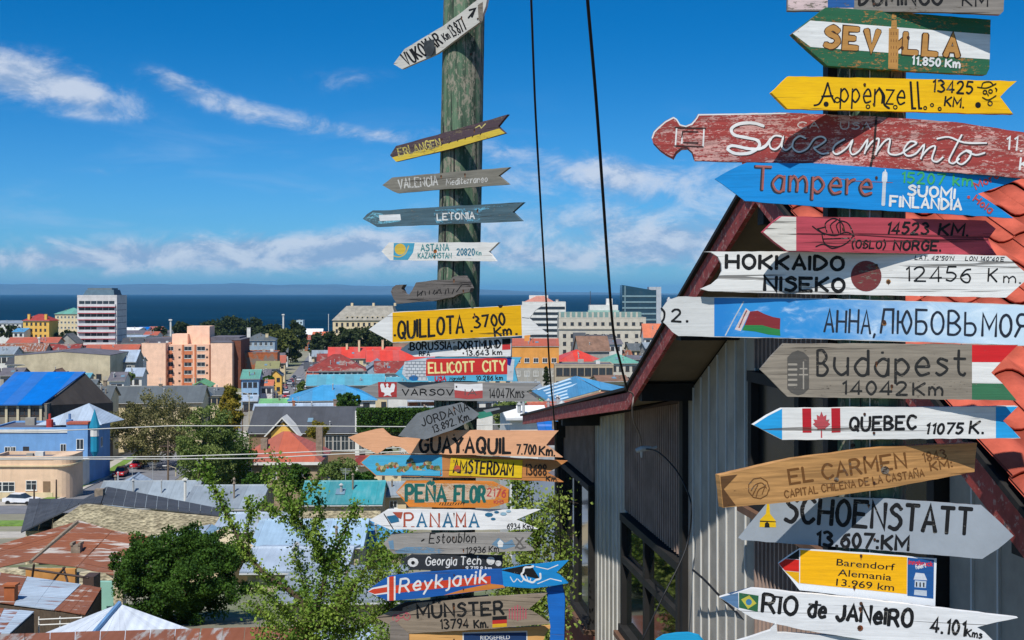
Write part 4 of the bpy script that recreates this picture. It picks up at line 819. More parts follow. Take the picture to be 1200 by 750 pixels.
# railing by the pyramid roof
rl = empty('railing', 'white pipe railing left of the pyramid roof', 'railing', at(45, 726, 49))
for dz in (0, -.22): g = MB(); g.tube([(0, 0, dz), (1.75, 0, dz+.08)], .03, 5); g.build('rail', w_white, rl)
for dx in (0, .85, 1.7): g = MB(); g.tube([(dx, .05, .1), (dx, .05, -1.0)], .03, 5); g.build('post', w_white, rl)
# stove pipe and mast
for (px, p0, p1, Y, r, L) in [(217, 560, 592, 126, .16, 'white stove pipe on the pale zinc roof'), (200, 374, 392, 690, .55, 'white radio mast by the shore roofs'), (332, 368, 372, 900, .6, 'white tank on the dark shore trees'), (46, 395, 408, 470, .35, 'thin chimney pipe on the red roofs'), (385, 368, 392, 800, .2, 'slim flagpole left of the mansard building'), (547+136, 343, 356, 640, .25, 'thin antenna on the hotel')][:5]:
    g = MB(); a, b = at(px, p0, Y), at(px, p1+14, Y); g.tube([b, a], r, 6); g.box(a.x-r*1.6, a.y-r*1.6, a.z-r*1.5, a.x+r*1.6, a.y+r*1.6, a.z-.1); tag(g.build('pipe', w_white), L, 'pipe' if Y < 500 else 'mast')
# street furniture and power lines
for i, (px, pt, Y, L) in enumerate([(206, 548, 196, 'white concrete lamp post by the parked cars'), (292, 462, 250, 'grey street lamp left of the sky-blue roof'), (334, 430, 420, 'street lamp half way down the long street'), (66, 562, 150, 'dark utility pole beside the white car'), (40, 568, 148, 'short dark post at the cross street')]):
    x = (px-600)/F*Y; rt = empty('street_lamp' if i < 3 else 'utility_pole', L, 'lamp post' if i < 3 else 'pole', (x, Y, G(Y)))
    h = (HZ-pt)/F*Y-G(Y); g = MB(); g.tube([(0,0,0), (0,0,h)], [.14, .09], 6); g.build('pole', w_conc if i < 3 else m_dframe, rt)
    if i < 3:
        g = MB(); g.tube([(0,0,h-.1), (-.9,0,h+.25), (-1.6,0,h+.3)], .05, 5); a = g.build('arm', w_conc, rt); g = MB(); g.box(-2.1, -.12, h+.24, -1.5, .12, h+.36); g.build('lamp_head', w_white, a)
poles = [(-45, 160, 'utility pole at the corner of the cross street'), (-49, 200, 'utility pole on the right kerb beyond the corner'), (-54, 245, 'utility pole beside the grey-green tree'), (-58, 300, 'utility pole before the golden poplar'), (-62, 350, 'utility pole at the near end of the traffic'), (-68, 410, 'utility pole half way down the traffic'), (-84, 520, 'utility pole near the far end of the traffic'), (-100, 640, 'utility pole near the street end')]
for x, y, L in poles:
    rt = empty('utility_pole', L, 'pole', (x, y, G(y)), .1, 'utility poles along the long street'); g = MB(); g.tube([(0,0,0), (0,0,8.2)], [.16, .11], 6); g.build('pole', mat('pole_timber', lin('#7d6b58', .8), .9, .2, 2), rt)
    g = MB(); g.box(-1.1, -.06, 7.4, 1.1, .06, 7.55); g.box(-.8, -.06, 6.7, .8, .06, 6.82); g.build('crossarm', m_dframe, rt)
wi_ = ['left', 'middle', 'right']
for k, dx in enumerate((-1.0, 0, 1.0)):
    pts = []
    for (a, b) in zip(poles, poles[1:]):
        for t in (0, .25, .5, .75): x = a[0]+(b[0]-a[0])*t; y = a[1]+(b[1]-a[1])*t; pts.append((x+dx, y, G(a[1])+(G(b[1])-G(a[1]))*t+7.65-3.2*t*(1-t)))
    g = MB(); g.tube(pts, .022, 4); tag(g.build('power_line', mat('wire_dark', (.03, .03, .03), .6)), f'{wi_[k]} dark wire of the three strung along the long street', 'wire', 'wires along the long street')
m_wire = pl('wire_pale', '#cfcdc4', .9)
for i, (pts, L) in enumerate([([(-30, 507, 60), (60, 505, 61), (200, 499, 63), (330, 499, 64), (470, 500, 65), (600, 497, 66)], 'upper pale power line above the blue house'),
     ([(-30, 537.5, 55), (60, 536, 56), (200, 535, 58), (300, 532, 59), (400, 528, 60), (520, 522, 61)], 'pale power line crossing the salmon house, upper of the lower pair'),
     ([(-30, 538.5, 52), (60, 538, 53), (200, 538, 55), (300, 537, 56), (400, 532, 57), (520, 527, 58)], 'pale power line crossing the salmon house, lower of the lower pair')]):
    g = MB(); g.tube([at(*p) for p in pts], .028, 5); tag(g.build('power_line', m_wire), L, 'wire', 'power lines over the roofs')
# -- cars
def car_proto(name, label, body_m):
    r = empty(name, label, 'car'); L, Wd = 4.3, 1.75
    b = MB(); prof = [(-.5*L, .45), (-.5*L, .85), (-.36*L, .93), (-.1*L, .95), (.32*L, .98), (.5*L, .9), (.5*L, .45)]
    ring = [(-Wd/2, y, z) for y, z in prof]; b.prism(ring, (Wd, 0, 0)); b.build('body', body_m, r)
    c = MB(); k = Wd/2-.12; c.hexa([(-k,-.24*L,.955),(k,-.24*L,.955),(k,.40*L,.985),(-k,.40*L,.985),(-k+.14,-.06*L,1.42),(k-.14,-.06*L,1.42),(k-.14,.28*L,1.42),(-k+.14,.28*L,1.42)]); c.build('windows', m_glass, r)
    c = MB(); c.box(-k+.13, -.06*L, 1.422, k-.13, .28*L, 1.47); c.build('roof', body_m, r)
    for sx in (-1, 1):
        for sy in (-.32, .31):
            w = MB(); vs = []
            for xx in (sx*Wd/2-.11, sx*Wd/2+.02): vs += [(xx, sy*L+.32*math.cos(q*math.pi/5), .32+.32*math.sin(q*math.pi/5)) for q in range(10)]
            w.add(vs, [tuple(range(10))[::-1], tuple(range(10, 20))]+[(i, (i+1) % 10, (i+1) % 10+10, i+10) for i in range(10)]); w.build('wheel', mat('tyre_black', (.02, .02, .02), .9), r)
        h = MB(); h.box(sx*.62-.16, -.5*L-.02, .66, sx*.62+.16, -.5*L-.001, .82); h.build('headlight', pl('headlamp', '#dfe2e2'), r)
    return r
carm = {k: mat('car_'+k, lin(v), .25, .03, 1, spec=.6) for k, v in {'red': '#c8242c', 'white': '#e4e6e8', 'dark red': '#8e1f2b', 'silver': '#b9bdc2', 'dark': '#2b2f36', 'blue': '#2f5d9a'}.items()}
def strx(y):
    for a, b in zip(street, street[1:]):
        if y <= b[1]: return a[0]+(b[0]-a[0])*(y-a[1])/(b[1]-a[1]), math.atan2(-(b[0]-a[0]), b[1]-a[1])
    return street[-1][0], .13
cars = [('red', -62.7, 196, 0, 'bright red car nearest the camera, parked by the blue house'), ('red', None, 208, -3.6, 'red car in the shade behind the nearest red car'), ('dark red', None, 215, -3.6, 'dark red car, third in the row under the olive tree'),
 ('dark', None, 222, -3.6, 'dark car, last in the shaded row under the olive tree'), ('white', -63.0, 157, 99, 'white car on the cross street before the salmon house')]
seqs = ['red', 'dark', 'white', 'silver', 'white', 'dark', 'red', 'blue', 'silver', 'white', 'dark', 'white', 'silver', 'red', 'white', 'dark', 'white', 'silver', 'dark', 'red', 'silver', 'white', 'white', 'dark']
ordn = ['first', 'second', 'third', 'fourth', 'fifth', 'sixth', 'seventh', 'eighth', 'ninth', 'tenth', 'eleventh', 'twelfth']
for i, c in enumerate(seqs):
    side = -3.4 if i % 2 else 3.4; y = 350+ (i//2)*12+ (5 if i % 2 else 0)
    cars.append((c, None, y, side if i % 3 else side*.3, f'{c} car, {ordn[i//2]} in the {"left" if i % 2 else "right"} line of the long street'))
protos = {}
for c, x, y, off, L in cars:
    if c not in protos: r = car_proto('parked_car', L, carm[c]); protos[c] = r
    else: r = tree_copy(protos[c]); r['label'] = L
    if x is None: sx, a = strx(y); x = sx+off*math.cos(a); rz = a
    else: sx, a = strx(y); rz = R(80) if off == 99 else a
    r.location = (x, y, G(y)+.07); r.rotation_euler = (0, 0, rz); r['group'] = 'cars in the long street' if y > 300 else 'cars near the blue house'
# ship in the strait
sh = empty('ship', 'small red and white ship anchored in the strait', 'ship', at(790, 353, 4000), 0); sh.location.z = -45
k = 4000/F
g = MB(); g.prism([(-9*k, 0, 0), (9*k, 0, 0), (11*k, 0, 4.5*k), (-10*k, 0, 4.2*k)], (0, 20, 0)); g.build('hull', pl('ship_red', '#c94a3e'), sh)
g = MB(); g.box(-8*k, 4, 4.6*k, -3*k, 16, 9*k); g.box(-7*k, 6, 9.002*k, -5*k, 14, 11*k); g.build('superstructure', w_white, sh)
for u in (0, 4, 8): g = MB(); g.tube([(u*k, 8, 4.5*k), (u*k+3, 8, 7*k)], .8, 5); g.build('deck_crane', w_white, sh)
# ---------------------------------------------------------------- the neighbouring house on the right
# axes: e across (into the house), s along its gable wall (away from the viewer)
EV, SV = Vector((.993, .117, 0)), Vector((-.117, .993, 0))
def hp3(e, s, z): return EV*e + SV*s + Vector((0, 0, z))
EW = 3.098; S0 = 7.85; K = .436; K2 = .49        # far and near roof slopes
hs_ = empty('gabled_house', 'grey and dark brown clad house with maroon bargeboards and orange tiled roof', 'house', (0, 0, 0))
m_gb = mat('board_grey_paint', lin('#b8b0a2', .85), .7, .22, 1.6, .25, tone=.26); m_bat = mat('batten_pale', lin('#d9d8d2', .9), .6, .08, 2)  # battens paler than the boards: their sunlit edges are put into the colour
m_br = mat('corrugated_brown', lin('#5b4238', .62), .55, .2, 3, .1); m_rib = mat('slat_brown_pale', lin('#b39a8c', .8), .6, .2, 3, .1); m_mar = mat('bargeboard_maroon', lin('#a24640', .9), .65, .3, 9, .35, 'patch', col2=lin('#c39a8e', .85), cell=22, t=.585, bd=.01)
m_blk = mat('timber_black', (.018, .017, .016), .7, .2, 4); m_soff = mat('soffit_board', lin('#8d7f6c', .75), .85, .12, 2); m_pane = None
def make_pane():
    m = bpy.data.materials.new('pane_reflective'); m.use_nodes = True; T = NT(m.node_tree); b = T.n['Principled BSDF']
    b.inputs['Base Color'].default_value = (.012, .018, .014, 1); b.inputs['Roughness'].default_value = .04; b.inputs['Specular IOR Level'].default_value = .9; b.inputs['IOR'].default_value = 1.9
    return m
m_pane = make_pane()
def zbot(s):                                   # underside line of the bargeboard
    if s <= S0: return .60-K2*(S0-s)
    if s <= 11.87: return .60-K*(s-S0)
    return -1.153-.131*(s-11.87)
# wall body (recessed core so that nothing is see-through)
g = MB(); ss = [1.5, S0, 11.87, 19.0]; ring = [hp3(EW+.03, 1.5, -9), hp3(EW+.03, 19.0, -9), hp3(EW+.03, 19.0, zbot(19.0)+.1), hp3(EW+.03, 11.87, zbot(11.87)+.1), hp3(EW+.03, S0, .68), hp3(EW+.03, 1.5, zbot(1.5)+.1)]
g.prism(ring, EV*7.5); wl = g.build('wall', m_blk, hs_)
def s_of(px): k = (px-600)/F; Y = 3.12/(k+.118); return .117*EW+.993*Y - .117*EW*0 if False else (Y-.117*EW)/.993
def topz(s): return zbot(s)+.05
def board(s0, s1, z0, zt0, zt1, th, m, name, parent=hs_):
    g = MB(); a = [hp3(EW-th, s0, z0), hp3(EW-th, s1, z0), hp3(EW-th, s1, zt1), hp3(EW-th, s0, zt0)]; g.prism(a[::-1], EV*(th+.02)); return g.build(name, m, parent)
def grey_section(sa, sb):
    n = max(1, round((sb-sa)/.265)); w = (sb-sa)/n
    for i in range(n):
        a, b = sa+i*w, sa+(i+1)*w
        o = board(a+.004, b-.004, -8.6, topz(a), topz(b), .012, m_gb, 'wall_board')
        board(a-.009, a+.009, -8.6, topz(a)-.02, topz(a)-.02, .026, m_bat, 'batten', hs_)
def rib_section(sa, sb, z0, top=None):
    board(sa, sb, z0, top if top is not None else topz(sa), top if top is not None else topz(sb), .012, m_br, 'wall_panel')
    n = int((sb-sa)/.095); g = MB(); w = (sb-sa)/n
    for i in range(n):
        s = sa+w*(i+.5); zt = top if top is not None else topz(s); g.hexa([hp3(EW-.045, s-.012, z0), hp3(EW-.045, s+.012, z0), hp3(EW-.0125, s+.012, z0), hp3(EW-.0125, s-.012, z0), hp3(EW-.045, s-.012, zt), hp3(EW-.045, s+.012, zt), hp3(EW-.0125, s+.012, zt), hp3(EW-.0125, s-.012, zt)])
    tag(g.build('slats', m_rib, hs_), kind='stuff')
def win(sa, sb, z0, z1, mulls, rail=None, glass=None):
    r = MB(); f = .085
    def bx(s0, s1, za, zb, d0=.09, d1=0): r.hexa([hp3(EW-d0, s0, za), hp3(EW-d0, s1, za), hp3(EW-d1, s1, za), hp3(EW-d1, s0, za), hp3(EW-d0, s0, zb), hp3(EW-d0, s1, zb), hp3(EW-d1, s1, zb), hp3(EW-d1, s0, zb)])
    bx(sa, sb, z1-f, z1, .10); bx(sa, sb, z0, z0+f, .12); bx(sa, sa+f, z0+f+.001, z1-f-.001); bx(sb-f, sb, z0+f+.001, z1-f-.001)
    w = r.build('window', m_blk, hs_)
    for q in mulls: r = MB(); f2 = .07; f = .07; r_ = r; bx(sa+(sb-sa)*q-.045, sa+(sb-sa)*q+.045, z0+.086, z1-.086, .085); r.build('mullion', m_blk, w)
    if rail: r = MB(); bx(sa+.086, sb-.086, rail-.04, rail+.04, .088); r.build('rail', m_blk, w)
    g = MB(); a = [hp3(EW-.03, sa+.05, z0+.05), hp3(EW-.03, sb-.05, z0+.05), hp3(EW-.03, sb-.05, z1-.05), hp3(EW-.03, sa+.05, z1-.05)]; g.add(a, [(3, 2, 1, 0)]); g.build('pane', glass or m_pane, w)
    g = MB(); g.hexa([hp3(EW-.17, sa-.03, z0-.06), hp3(EW-.17, sb+.03, z0-.06), hp3(EW, sb+.03, z0-.06), hp3(EW, sa-.03, z0-.06), hp3(EW-.17, sa-.03, z0-.003), hp3(EW-.17, sb+.03, z0-.003), hp3(EW, sb+.03, z0-.003), hp3(EW, sa-.03, z0-.003)]); g.build('sill', mat('sill_wood', lin('#80604c', .7), .7, .2, 3), w)
sx = {p: s_of(p) for p in (663, 698, 735, 805, 808, 888, 1115, 1200)}
s663, s698, s735, s805, s888, s1115 = sx[663], sx[698], sx[735], sx[805], sx[888], sx[1115]
grey_section(s735, s698); grey_section(s888, s805-.03); grey_section(2.0, s1115)
rib_section(s698, s663, -2.60); rib_section(s805, s735, -2.60)
rib_section(s1115, s888, -8.6, -1.72); win(s1115+.02, s888-.02, -1.68, -.62, (.33, .66), None, mat('pane_dark', (.01, .012, .012), .25, .3, 3, spec=.25)); rib_section(s1115, s888, -.60)
win(s698+.02, s663-.03, -4.62, -2.64, (.5,)); win(s805+.02, s735-.02, -4.05, -2.64, (.55,), -3.18)
board(s698, s663, -8.6, -4.7, -4.7, .03, mat('boards_brick_red', lin('#8a4634', .7), .8, .25, 3, .2), 'lower_panel'); board(s805, s735, -8.6, -4.13, -4.13, .03, mat('boards_brick_red', '#8a4634'), 'lower_panel')
g = MB(); board(s663-.06, s663+.14, -8.6, topz(s663), topz(s663), .16, m_blk, 'corner_post')
board(s805-.09, s805+.04, -8.6, topz(s805), topz(s805), .07, m_blk, 'trim_post'); 
# bargeboards
EB = EW-.553
def rake(e0, e1, sa, za, sb, zb, h, m, name, parent, dz=0):
    g = MB(); g.hexa([hp3(e0, sa, za+dz), hp3(e0, sb, zb+dz), hp3(e1, sb, zb+dz), hp3(e1, sa, za+dz), hp3(e0, sa, za+dz+h), hp3(e0, sb, zb+dz+h), hp3(e1, sb, zb+dz+h), hp3(e1, sa, za+dz+h)]); return g.build(name, m, parent)
rf_ = rake(EB, EB+.035, S0, .60, 11.87, -1.153, .185, m_mar, 'bargeboard', hs_)
rake(EB, EB+.035, 11.871, -1.153, 20.1, zbot(20.1)+.05, .165, m_mar, 'bargeboard', hs_)
rake(EB, EB+.035, 1.2, .60-K2*(S0-1.2), S0-.001, .60, .185, m_mar, 'bargeboard', hs_)
# black roofing edge over the boards
for (a, b) in ((S0+.001, 11.87), (11.871, 20.2)): rake(EB-.03, EB+7.6, a, zbot(a), b, zbot(b), .03, m_blk, 'roof_edge', hs_, .19)
# soffit boards, purlins
for (a, b) in ((S0+.002, 11.87), (11.872, 20.0), (1.2, S0-.002)):
    rake(EB+.036, EW+.02, a, zbot(a), b, zbot(b), .02, m_soff, 'soffit', hs_, .11)
for s in (10.0, 11.45, 16.2, 6.2, 4.6):
    g = MB(); z = zbot(s); g.hexa([hp3(EB+.037, s-.07, z-.06), hp3(EB+.037, s+.07, z-.06), hp3(EW+.0, s+.07, z-.06), hp3(EW+.0, s-.07, z-.06), hp3(EB+.037, s-.07, z+.105), hp3(EB+.037, s+.07, z+.105), hp3(EW+.0, s+.07, z+.105), hp3(EW+.0, s-.07, z+.105)]); g.build('purlin', m_blk, hs_)
g = MB(); g.hexa([hp3(EB+.037, S0-.06, .45), hp3(EB+.037, S0+.06, .45), hp3(EW, S0+.06, .45), hp3(EW, S0-.06, .45), hp3(EB+.037, S0-.06, .62), hp3(EB+.037, S0+.06, .62), hp3(EW, S0+.06, .62), hp3(EW, S0-.06, .62)]); g.build('purlin', m_blk, hs_)
# near slope: roof deck and S-shaped tiles
deck = rake(EB-.03, EB+7.6, 1.0, .60-K2*(S0-1.0), S0, .60, .03, m_blk, 'roof_deck', hs_, .19)
m_tile = mat('roof_tile_orange', lin('#cf644e', .74), .8, .22, 5, .25, tone=.24, spec=.15)
tw, tl = .30, .42; NS = 10; vs = []; fs = []
for j in range(2):
    for i in range(NS+1):
        u = i/NS; zz = .032*math.sin(u*2*math.pi)
        vs.append((u*(tw+.012), j*tl, zz+.012)); vs.append((u*(tw+.012), j*tl, zz))
n2 = 2*(NS+1)
for i in range(NS):
    a = 2*i; fs += [(a, a+2, n2+a+2, n2+a), (a+1, n2+a+1, n2+a+3, a+3), (a, a+1, a+3, a+2), (n2+a, n2+a+2, n2+a+3, n2+a+1)]
tp = mesh('roof_tile', vs, fs, m_tile, hs_, smooth=True); tm = tp.data
slope = math.atan(K2); up = (SV*math.cos(slope)+Vector((0, 0, math.sin(slope)))).normalized(); nrm = EV.cross(up).normalized()
rot = Matrix((EV, up, nrm)).transposed().to_4x4(); first = True
rg = random.Random(5); ntile = 0
for jj in range(15):
    d = .02+jj*.40                              # distance down from the ridge
    for ii in range(26):
        if ntile >= 296 and not first: break
        o = tp if first else tp.copy()
        if not first: COL.objects.link(o)
        first = False; ntile += 1
        P = hp3(EB-.02+ii*tw, S0, .60+.235) - up*(d+tl) + nrm*(.035 + rg.uniform(0, .008))
        tilt = Matrix.Rotation(R(-3.2+rg.uniform(-.5, .5)), 4, 'X')
        o.matrix_world = Matrix.Translation(P) @ rot @ tilt; o.parent = hs_
    if ii < 20: break
g = MB(); g.tube([hp3(EB-.06, S0, .88), hp3(EB+7.6, S0, .88)], .10, 8); g.build('ridge_cap', m_tile, hs_)
# eave bracket and far corner
g = MB(); p = at(659, 503, 19.2); g.box(p.x-.06, p.y-.1, p.z-.12, p.x+.09, p.y+.2, p.z+.16); g.build('eave_bracket', m_blk, hs_)
# cables: two heavy black lines dropping past the poles, a lighter lead to the wall insulator
m_cab = mat('cable_black', (.01, .01, .012), .5, .1, 5)
def cable(name, pts, r, m, label, cat='cable', grp=None):
    P = [at(*p) for p in pts]; Q = []
    for i in range(len(P)-1):
        p0, p1, p2, p3 = P[max(i-1, 0)], P[i], P[i+1], P[min(i+2, len(P)-1)]
        for k in range(6):
            t = k/6; Q.append(.5*((2*p1)+(p2-p0)*t+(2*p0-5*p1+4*p2-p3)*t*t+(3*p1-p0-3*p2+p3)*t**3))
    Q.append(P[-1]); g = MB(); g.tube(Q, r, 6); return tag(g.build(name, m, None, True), label, cat, grp)
cable('cable', [(620, -60, 6.5), (622.5, 0, 6.7), (627, 120, 7.2), (633, 230, 7.7), (637, 300, 8.2), (640, 352, 8.6), (644, 430, 9.2), (650, 500, 9.8), (655, 580, 10.5), (657, 650, 11.3)], .0065, m_cab, 'thin black cable hanging beside the left signpost', grp='black cables')
cable('cable', [(684, -60, 7.5), (688.5, 0, 7.8), (698, 110, 8.4), (706, 220, 9.0), (713, 320, 9.8), (719, 390, 10.4), (727, 425, 10.9), (735, 458, 11.3)], .0115, m_cab, 'thick black cable running down to the maroon bargeboard corner', grp='black cables')
cable('cable', [(735, 458, 11.3), (742, 463, 11.4), (741, 480, 11.45), (743, 495, 12.2), (749, 508, 12.6), (752, 522, 12.8)], .008, mat('cable_grey', lin('#8c8078'), .6), 'short grey lead from the bargeboard corner to the white insulator')
cable('cable', [(752, 526, 12.8), (770, 529, 12.4), (790, 548, 11.95), (803, 570, 11.6), (810, 592, 11.35), (808, 625, 11.4), (799, 655, 11.3), (775, 703, 11.1), (752, 752, 11.0)], .008, m_cab, 'thin lead curving from the white insulator down the dark wall')
cable('cable', [(812, 668, 11.2), (826, 680, 10.9), (845, 700, 10.6), (868, 722, 10.2), (888, 740, 9.8)], .01, m_cab, 'black cable stub low on the grey boards by the yellow-green flag sign')
iz = empty('insulator', 'small white ceramic insulator on the dark ribbed wall', 'insulator', at(752, 526, 12.7))
g = MB(); g.tube([(-.06,0,-.02), (0,0,0), (.10,0,.01)], [.022, .03, .022], 8); g.build('body', w_white, iz); g = MB(); g.tube([(0,0,-.02), (.0,0,-.09)], [.018, .01], 8); g.tube([(.1, 0, .0), (.16,0,.02)], [.018, .012], 8); g.build('arm', w_white, iz)
# ---------------------------------------------------------------- signposts
def board_mat(name, hexc, wood='#8d8274', wear=.25, crack=.5, k=.85, rough=.6, grain=.25, stain=None):
    """painted plank: paint over grained wood with worn spots, cracks and slight stains"""
    if name in _M: return _M[name]
    m = bpy.data.materials.new(name); m.use_nodes = True; _M[name] = m; T = NT(m.node_tree); T.n.clear()
    out = T.new('ShaderNodeOutputMaterial'); b = T.new('ShaderNodeBsdfPrincipled'); T.l.new(b.outputs[0], out.inputs[0])
    co = T.new('ShaderNodeTexCoord'); oi = T.new('ShaderNodeObjectInfo')
    P = T.vm('ADD', co.outputs['Object'], T.vm('MULTIPLY', oi.outputs['Location'], (3.1, 0, 1.7)))
    c = lin(hexc, k); w = lin(wood, .8)
    g = T.noise(T.vm('MULTIPLY', P, (3, 8, 60)), 1.0, 6, .65, .6)          # long grain
    blot = T.noise(T.vm('MULTIPLY', P, (1, 1, 2.5)), 5, 6, .65)
    fine = T.noise(T.vm('MULTIPLY', P, (1, 1, 3.5)), 26, 8, .75)
    vf = T.noise(T.vm('MULTIPLY', P, (1, 1, 2.6)), 90, 4, .7); br = T.noise(T.vm('MULTIPLY', P, (2.2, 1, 22)), 9, 4, .6)
    base = T.mix(T.ss(g, .32, .7), tuple(q*(1-grain*.45) for q in c), tuple(min(.93, q*(1+grain*.22)) for q in c))
    base = T.mix(T.m('MULTIPLY', T.ss(blot, .42, .75), .42), base, tuple(q*.62 for q in (stain and lin(stain) or c)))
    base = T.mix(T.m('MULTIPLY', T.ss(br, .42, .7), .34), base, tuple(q*.72+.01 for q in c))                     # brush marks, grime
    woodc = T.mix(T.ss(g, .35, .65), tuple(q*.55 for q in w), tuple(q*1.1 for q in w))
    wm = T.ss(T.m('ADD', T.m('MULTIPLY', fine, .45), T.m('ADD', T.m('MULTIPLY', blot, .3), T.m('MULTIPLY', vf, .25))), .615-.15*wear, .64-.15*wear)
    base = T.mix(wm if wear > 0 else 0.0, base, woodc)
    ck = T.noise(T.vm('MULTIPLY', P, (1.6, 6, 70)), .8, 4, .5, 1.2)
    cm = T.m('MULTIPLY', T.ss(ck, .69-.09*crack, .73-.09*crack), .75 if crack > 0 else 0)
    base = T.mix(cm, base, tuple(q*.25 for q in w))
    T.set(b.inputs['Base Color'], base); b.inputs['Roughness'].default_value = rough; b.inputs['Specular IOR Level'].default_value = .25
    h = T.m('SUBTRACT', T.m('SUBTRACT', T.m('MULTIPLY', g, .5), T.m('MULTIPLY', wm, .35)), T.m('MULTIPLY', cm, 1.2))
    bp = T.new('ShaderNodeBump'); bp.inputs['Strength'].default_value = .5; bp.inputs['Distance'].default_value = .004; T.set(bp.inputs['Height'], h); T.set(b.inputs['Normal'], bp.outputs[0])
    return m
def paint(hexc, wear=.12, k=.85):
    wear = wear+.12 if wear > 0 else 0
    return board_mat('paint_'+hexc.strip('#')+('_%d' % (wear*100)), hexc, wear=wear, crack=.25, k=k, rough=.65)
INK = board_mat('ink_worn', '#17181a', wood='#8f897e', wear=.40, crack=.1, k=.8, rough=.7)
# hand-lettering: each glyph is a list of brush strokes on a grid 12 units tall
DG = {c: i for i, c in enumerate('0123456789ABCDEFG')}; DG.update({'a': -1, 'b': -2, 'c': -3, 'd': -4})
GL = {'A': '00 4C 80;24 64', 'B': '00 0C;~0C 4C 79 46 06;~46 83 50 00', 'C': '~8A 5C 2B 06 21 50 82', 'D': '00 0C;~0C 4B 86 41 00', 'E': '8C 0C 00 80;06 66', 'F': '8C 0C 00;06 66',
 'G': '~8A 5C 2B 06 21 50 82;82 86 56', 'H': '00 0C;80 8C;06 86', 'I': '00 0C', 'J': '~6C 63 30 03', 'K': '00 0C;8C 05;26 80', 'L': '0C 00 70', 'M': '00 0C 54 AC A0', 'N': '00 0C 80 8C',
 'O': '@4C 1A 06 12 40 72 86 7A', 'P': '00 0C;~0C 5C 79 56 06', 'Q': '@4C 1A 06 12 40 72 86 7A;54 8a', 'R': '00 0C;~0C 5C 79 56 06;46 80', 'S': '~7A 4C 1A 28 66 73 40 01', 'T': '0C 8C;4C 40', 'U': '~0C 04 20 60 84 8C',
 'V': '0C 40 8C', 'W': '0C 30 5A 80 BC', 'X': '0C 80;8C 00', 'Y': '0C 46 8C;46 40', 'Z': '0C 8C 00 80', '0': '@3C 1A 06 12 30 52 66 5A', '1': '1A 3C 30', '2': '~0A 2C 5C 69 45 00;00 70', '3': '~0B 3C 69 37;~37 73 40 01',
 '4': '50 5C 03 73', '5': '6C 1C 07;~07 47 64 30 01', '6': '~6B 3A 04 20 50 64 47 15', '7': '0C 7C 20', '8': '@3C 09 36 63 30 03 36 69', '9': '~67 36 09 2C 5C 69 55 20', 'a': '~67 38 04 20 50 66;68 60', 'b': '0C 00;~05 38 64 30 03',
 'c': '~67 38 04 30 61', 'd': '6C 60;~67 38 04 20 50 64', 'e': '04 64;~64 57 38 04 20 61', 'f': '~5C 2B 20;07 57', 'g': '~67 38 04 20 50 64;~68 6b 3d 0c', 'h': '0C 00;~05 38 65 60', 'i': '08 00;0A 0B', 'j': '~28 2b 0d', 'k': '0C 00;58 03;24 60',
 'l': '0C 00', 'm': '08 00;~05 28 45 40;~45 78 95 90', 'n': '08 00;~05 38 65 60', 'o': '@38 04 30 64', 'p': '08 0d;~06 38 64 30 02', 'r': '08 00;~05 27 48', 's': '~57 28 16 53 20 01', 't': '~2C 22 40 51;08 58', 'u': '~08 03 30 62;68 60',
 'v': '08 30 68', 'w': '08 20 46 70 98', 'y': '08 31;68 0d', 'z': '08 68 00 60', '.': '00 10', ',': '10 0b', ':': '01 11;07 17', '-': '06 36', '(': '~3E 06 3b', ')': '~0E 36 0b', "'": '0C 0A', 'Ñ': '00 0C 80 8C;1E 3F 5E 7F', 'Ü': '~0B 04 20 60 84 8B;1E 2E;6E 7E',
 'Á': '00 4C 80;24 64;3D 6F', '°': '@1C 0B 1A 2B', 'Л': '00 2C 8C 80', 'Ю': '00 0C;06 36;@6C 49 36 43 60 83 96 89', 'Б': '7C 0C 00;~00 50 73 56 06', 'Ь': '0C 00;~00 50 73 56 06', 'Я': '80 8C;~8C 3C 19 36 86;46 00'}
for a, b in zip('АНОВМ', 'AHOBM'): GL[a] = GL[b]
def spline(P, closed=False, k=4):
    n = len(P); out = []
    for i in range(n if closed else n-1):
        g = (lambda j: P[j % n]) if closed else (lambda j: P[max(0, min(n-1, j))])
        p0, p1, p2, p3 = g(i-1), g(i), g(i+1), g(i+2)
        for q in range(k):
            t = q/k; out.append(tuple(.5*((2*p1[c])+(p2[c]-p0[c])*t+(2*p0[c]-5*p1[c]+4*p2[c]-p3[c])*t*t+(3*p1[c]-p0[c]-3*p2[c]+p3[c])*t**3) for c in (0, 1)))
    if closed: out += [out[0], out[1]]
    else: out.append(P[-1])
    return out
srg = random.Random(21)
RP, LP = .128, .141
def poleL(z): return Vector((-.352+.0204*z, 8.0, z))
SIGNS = []
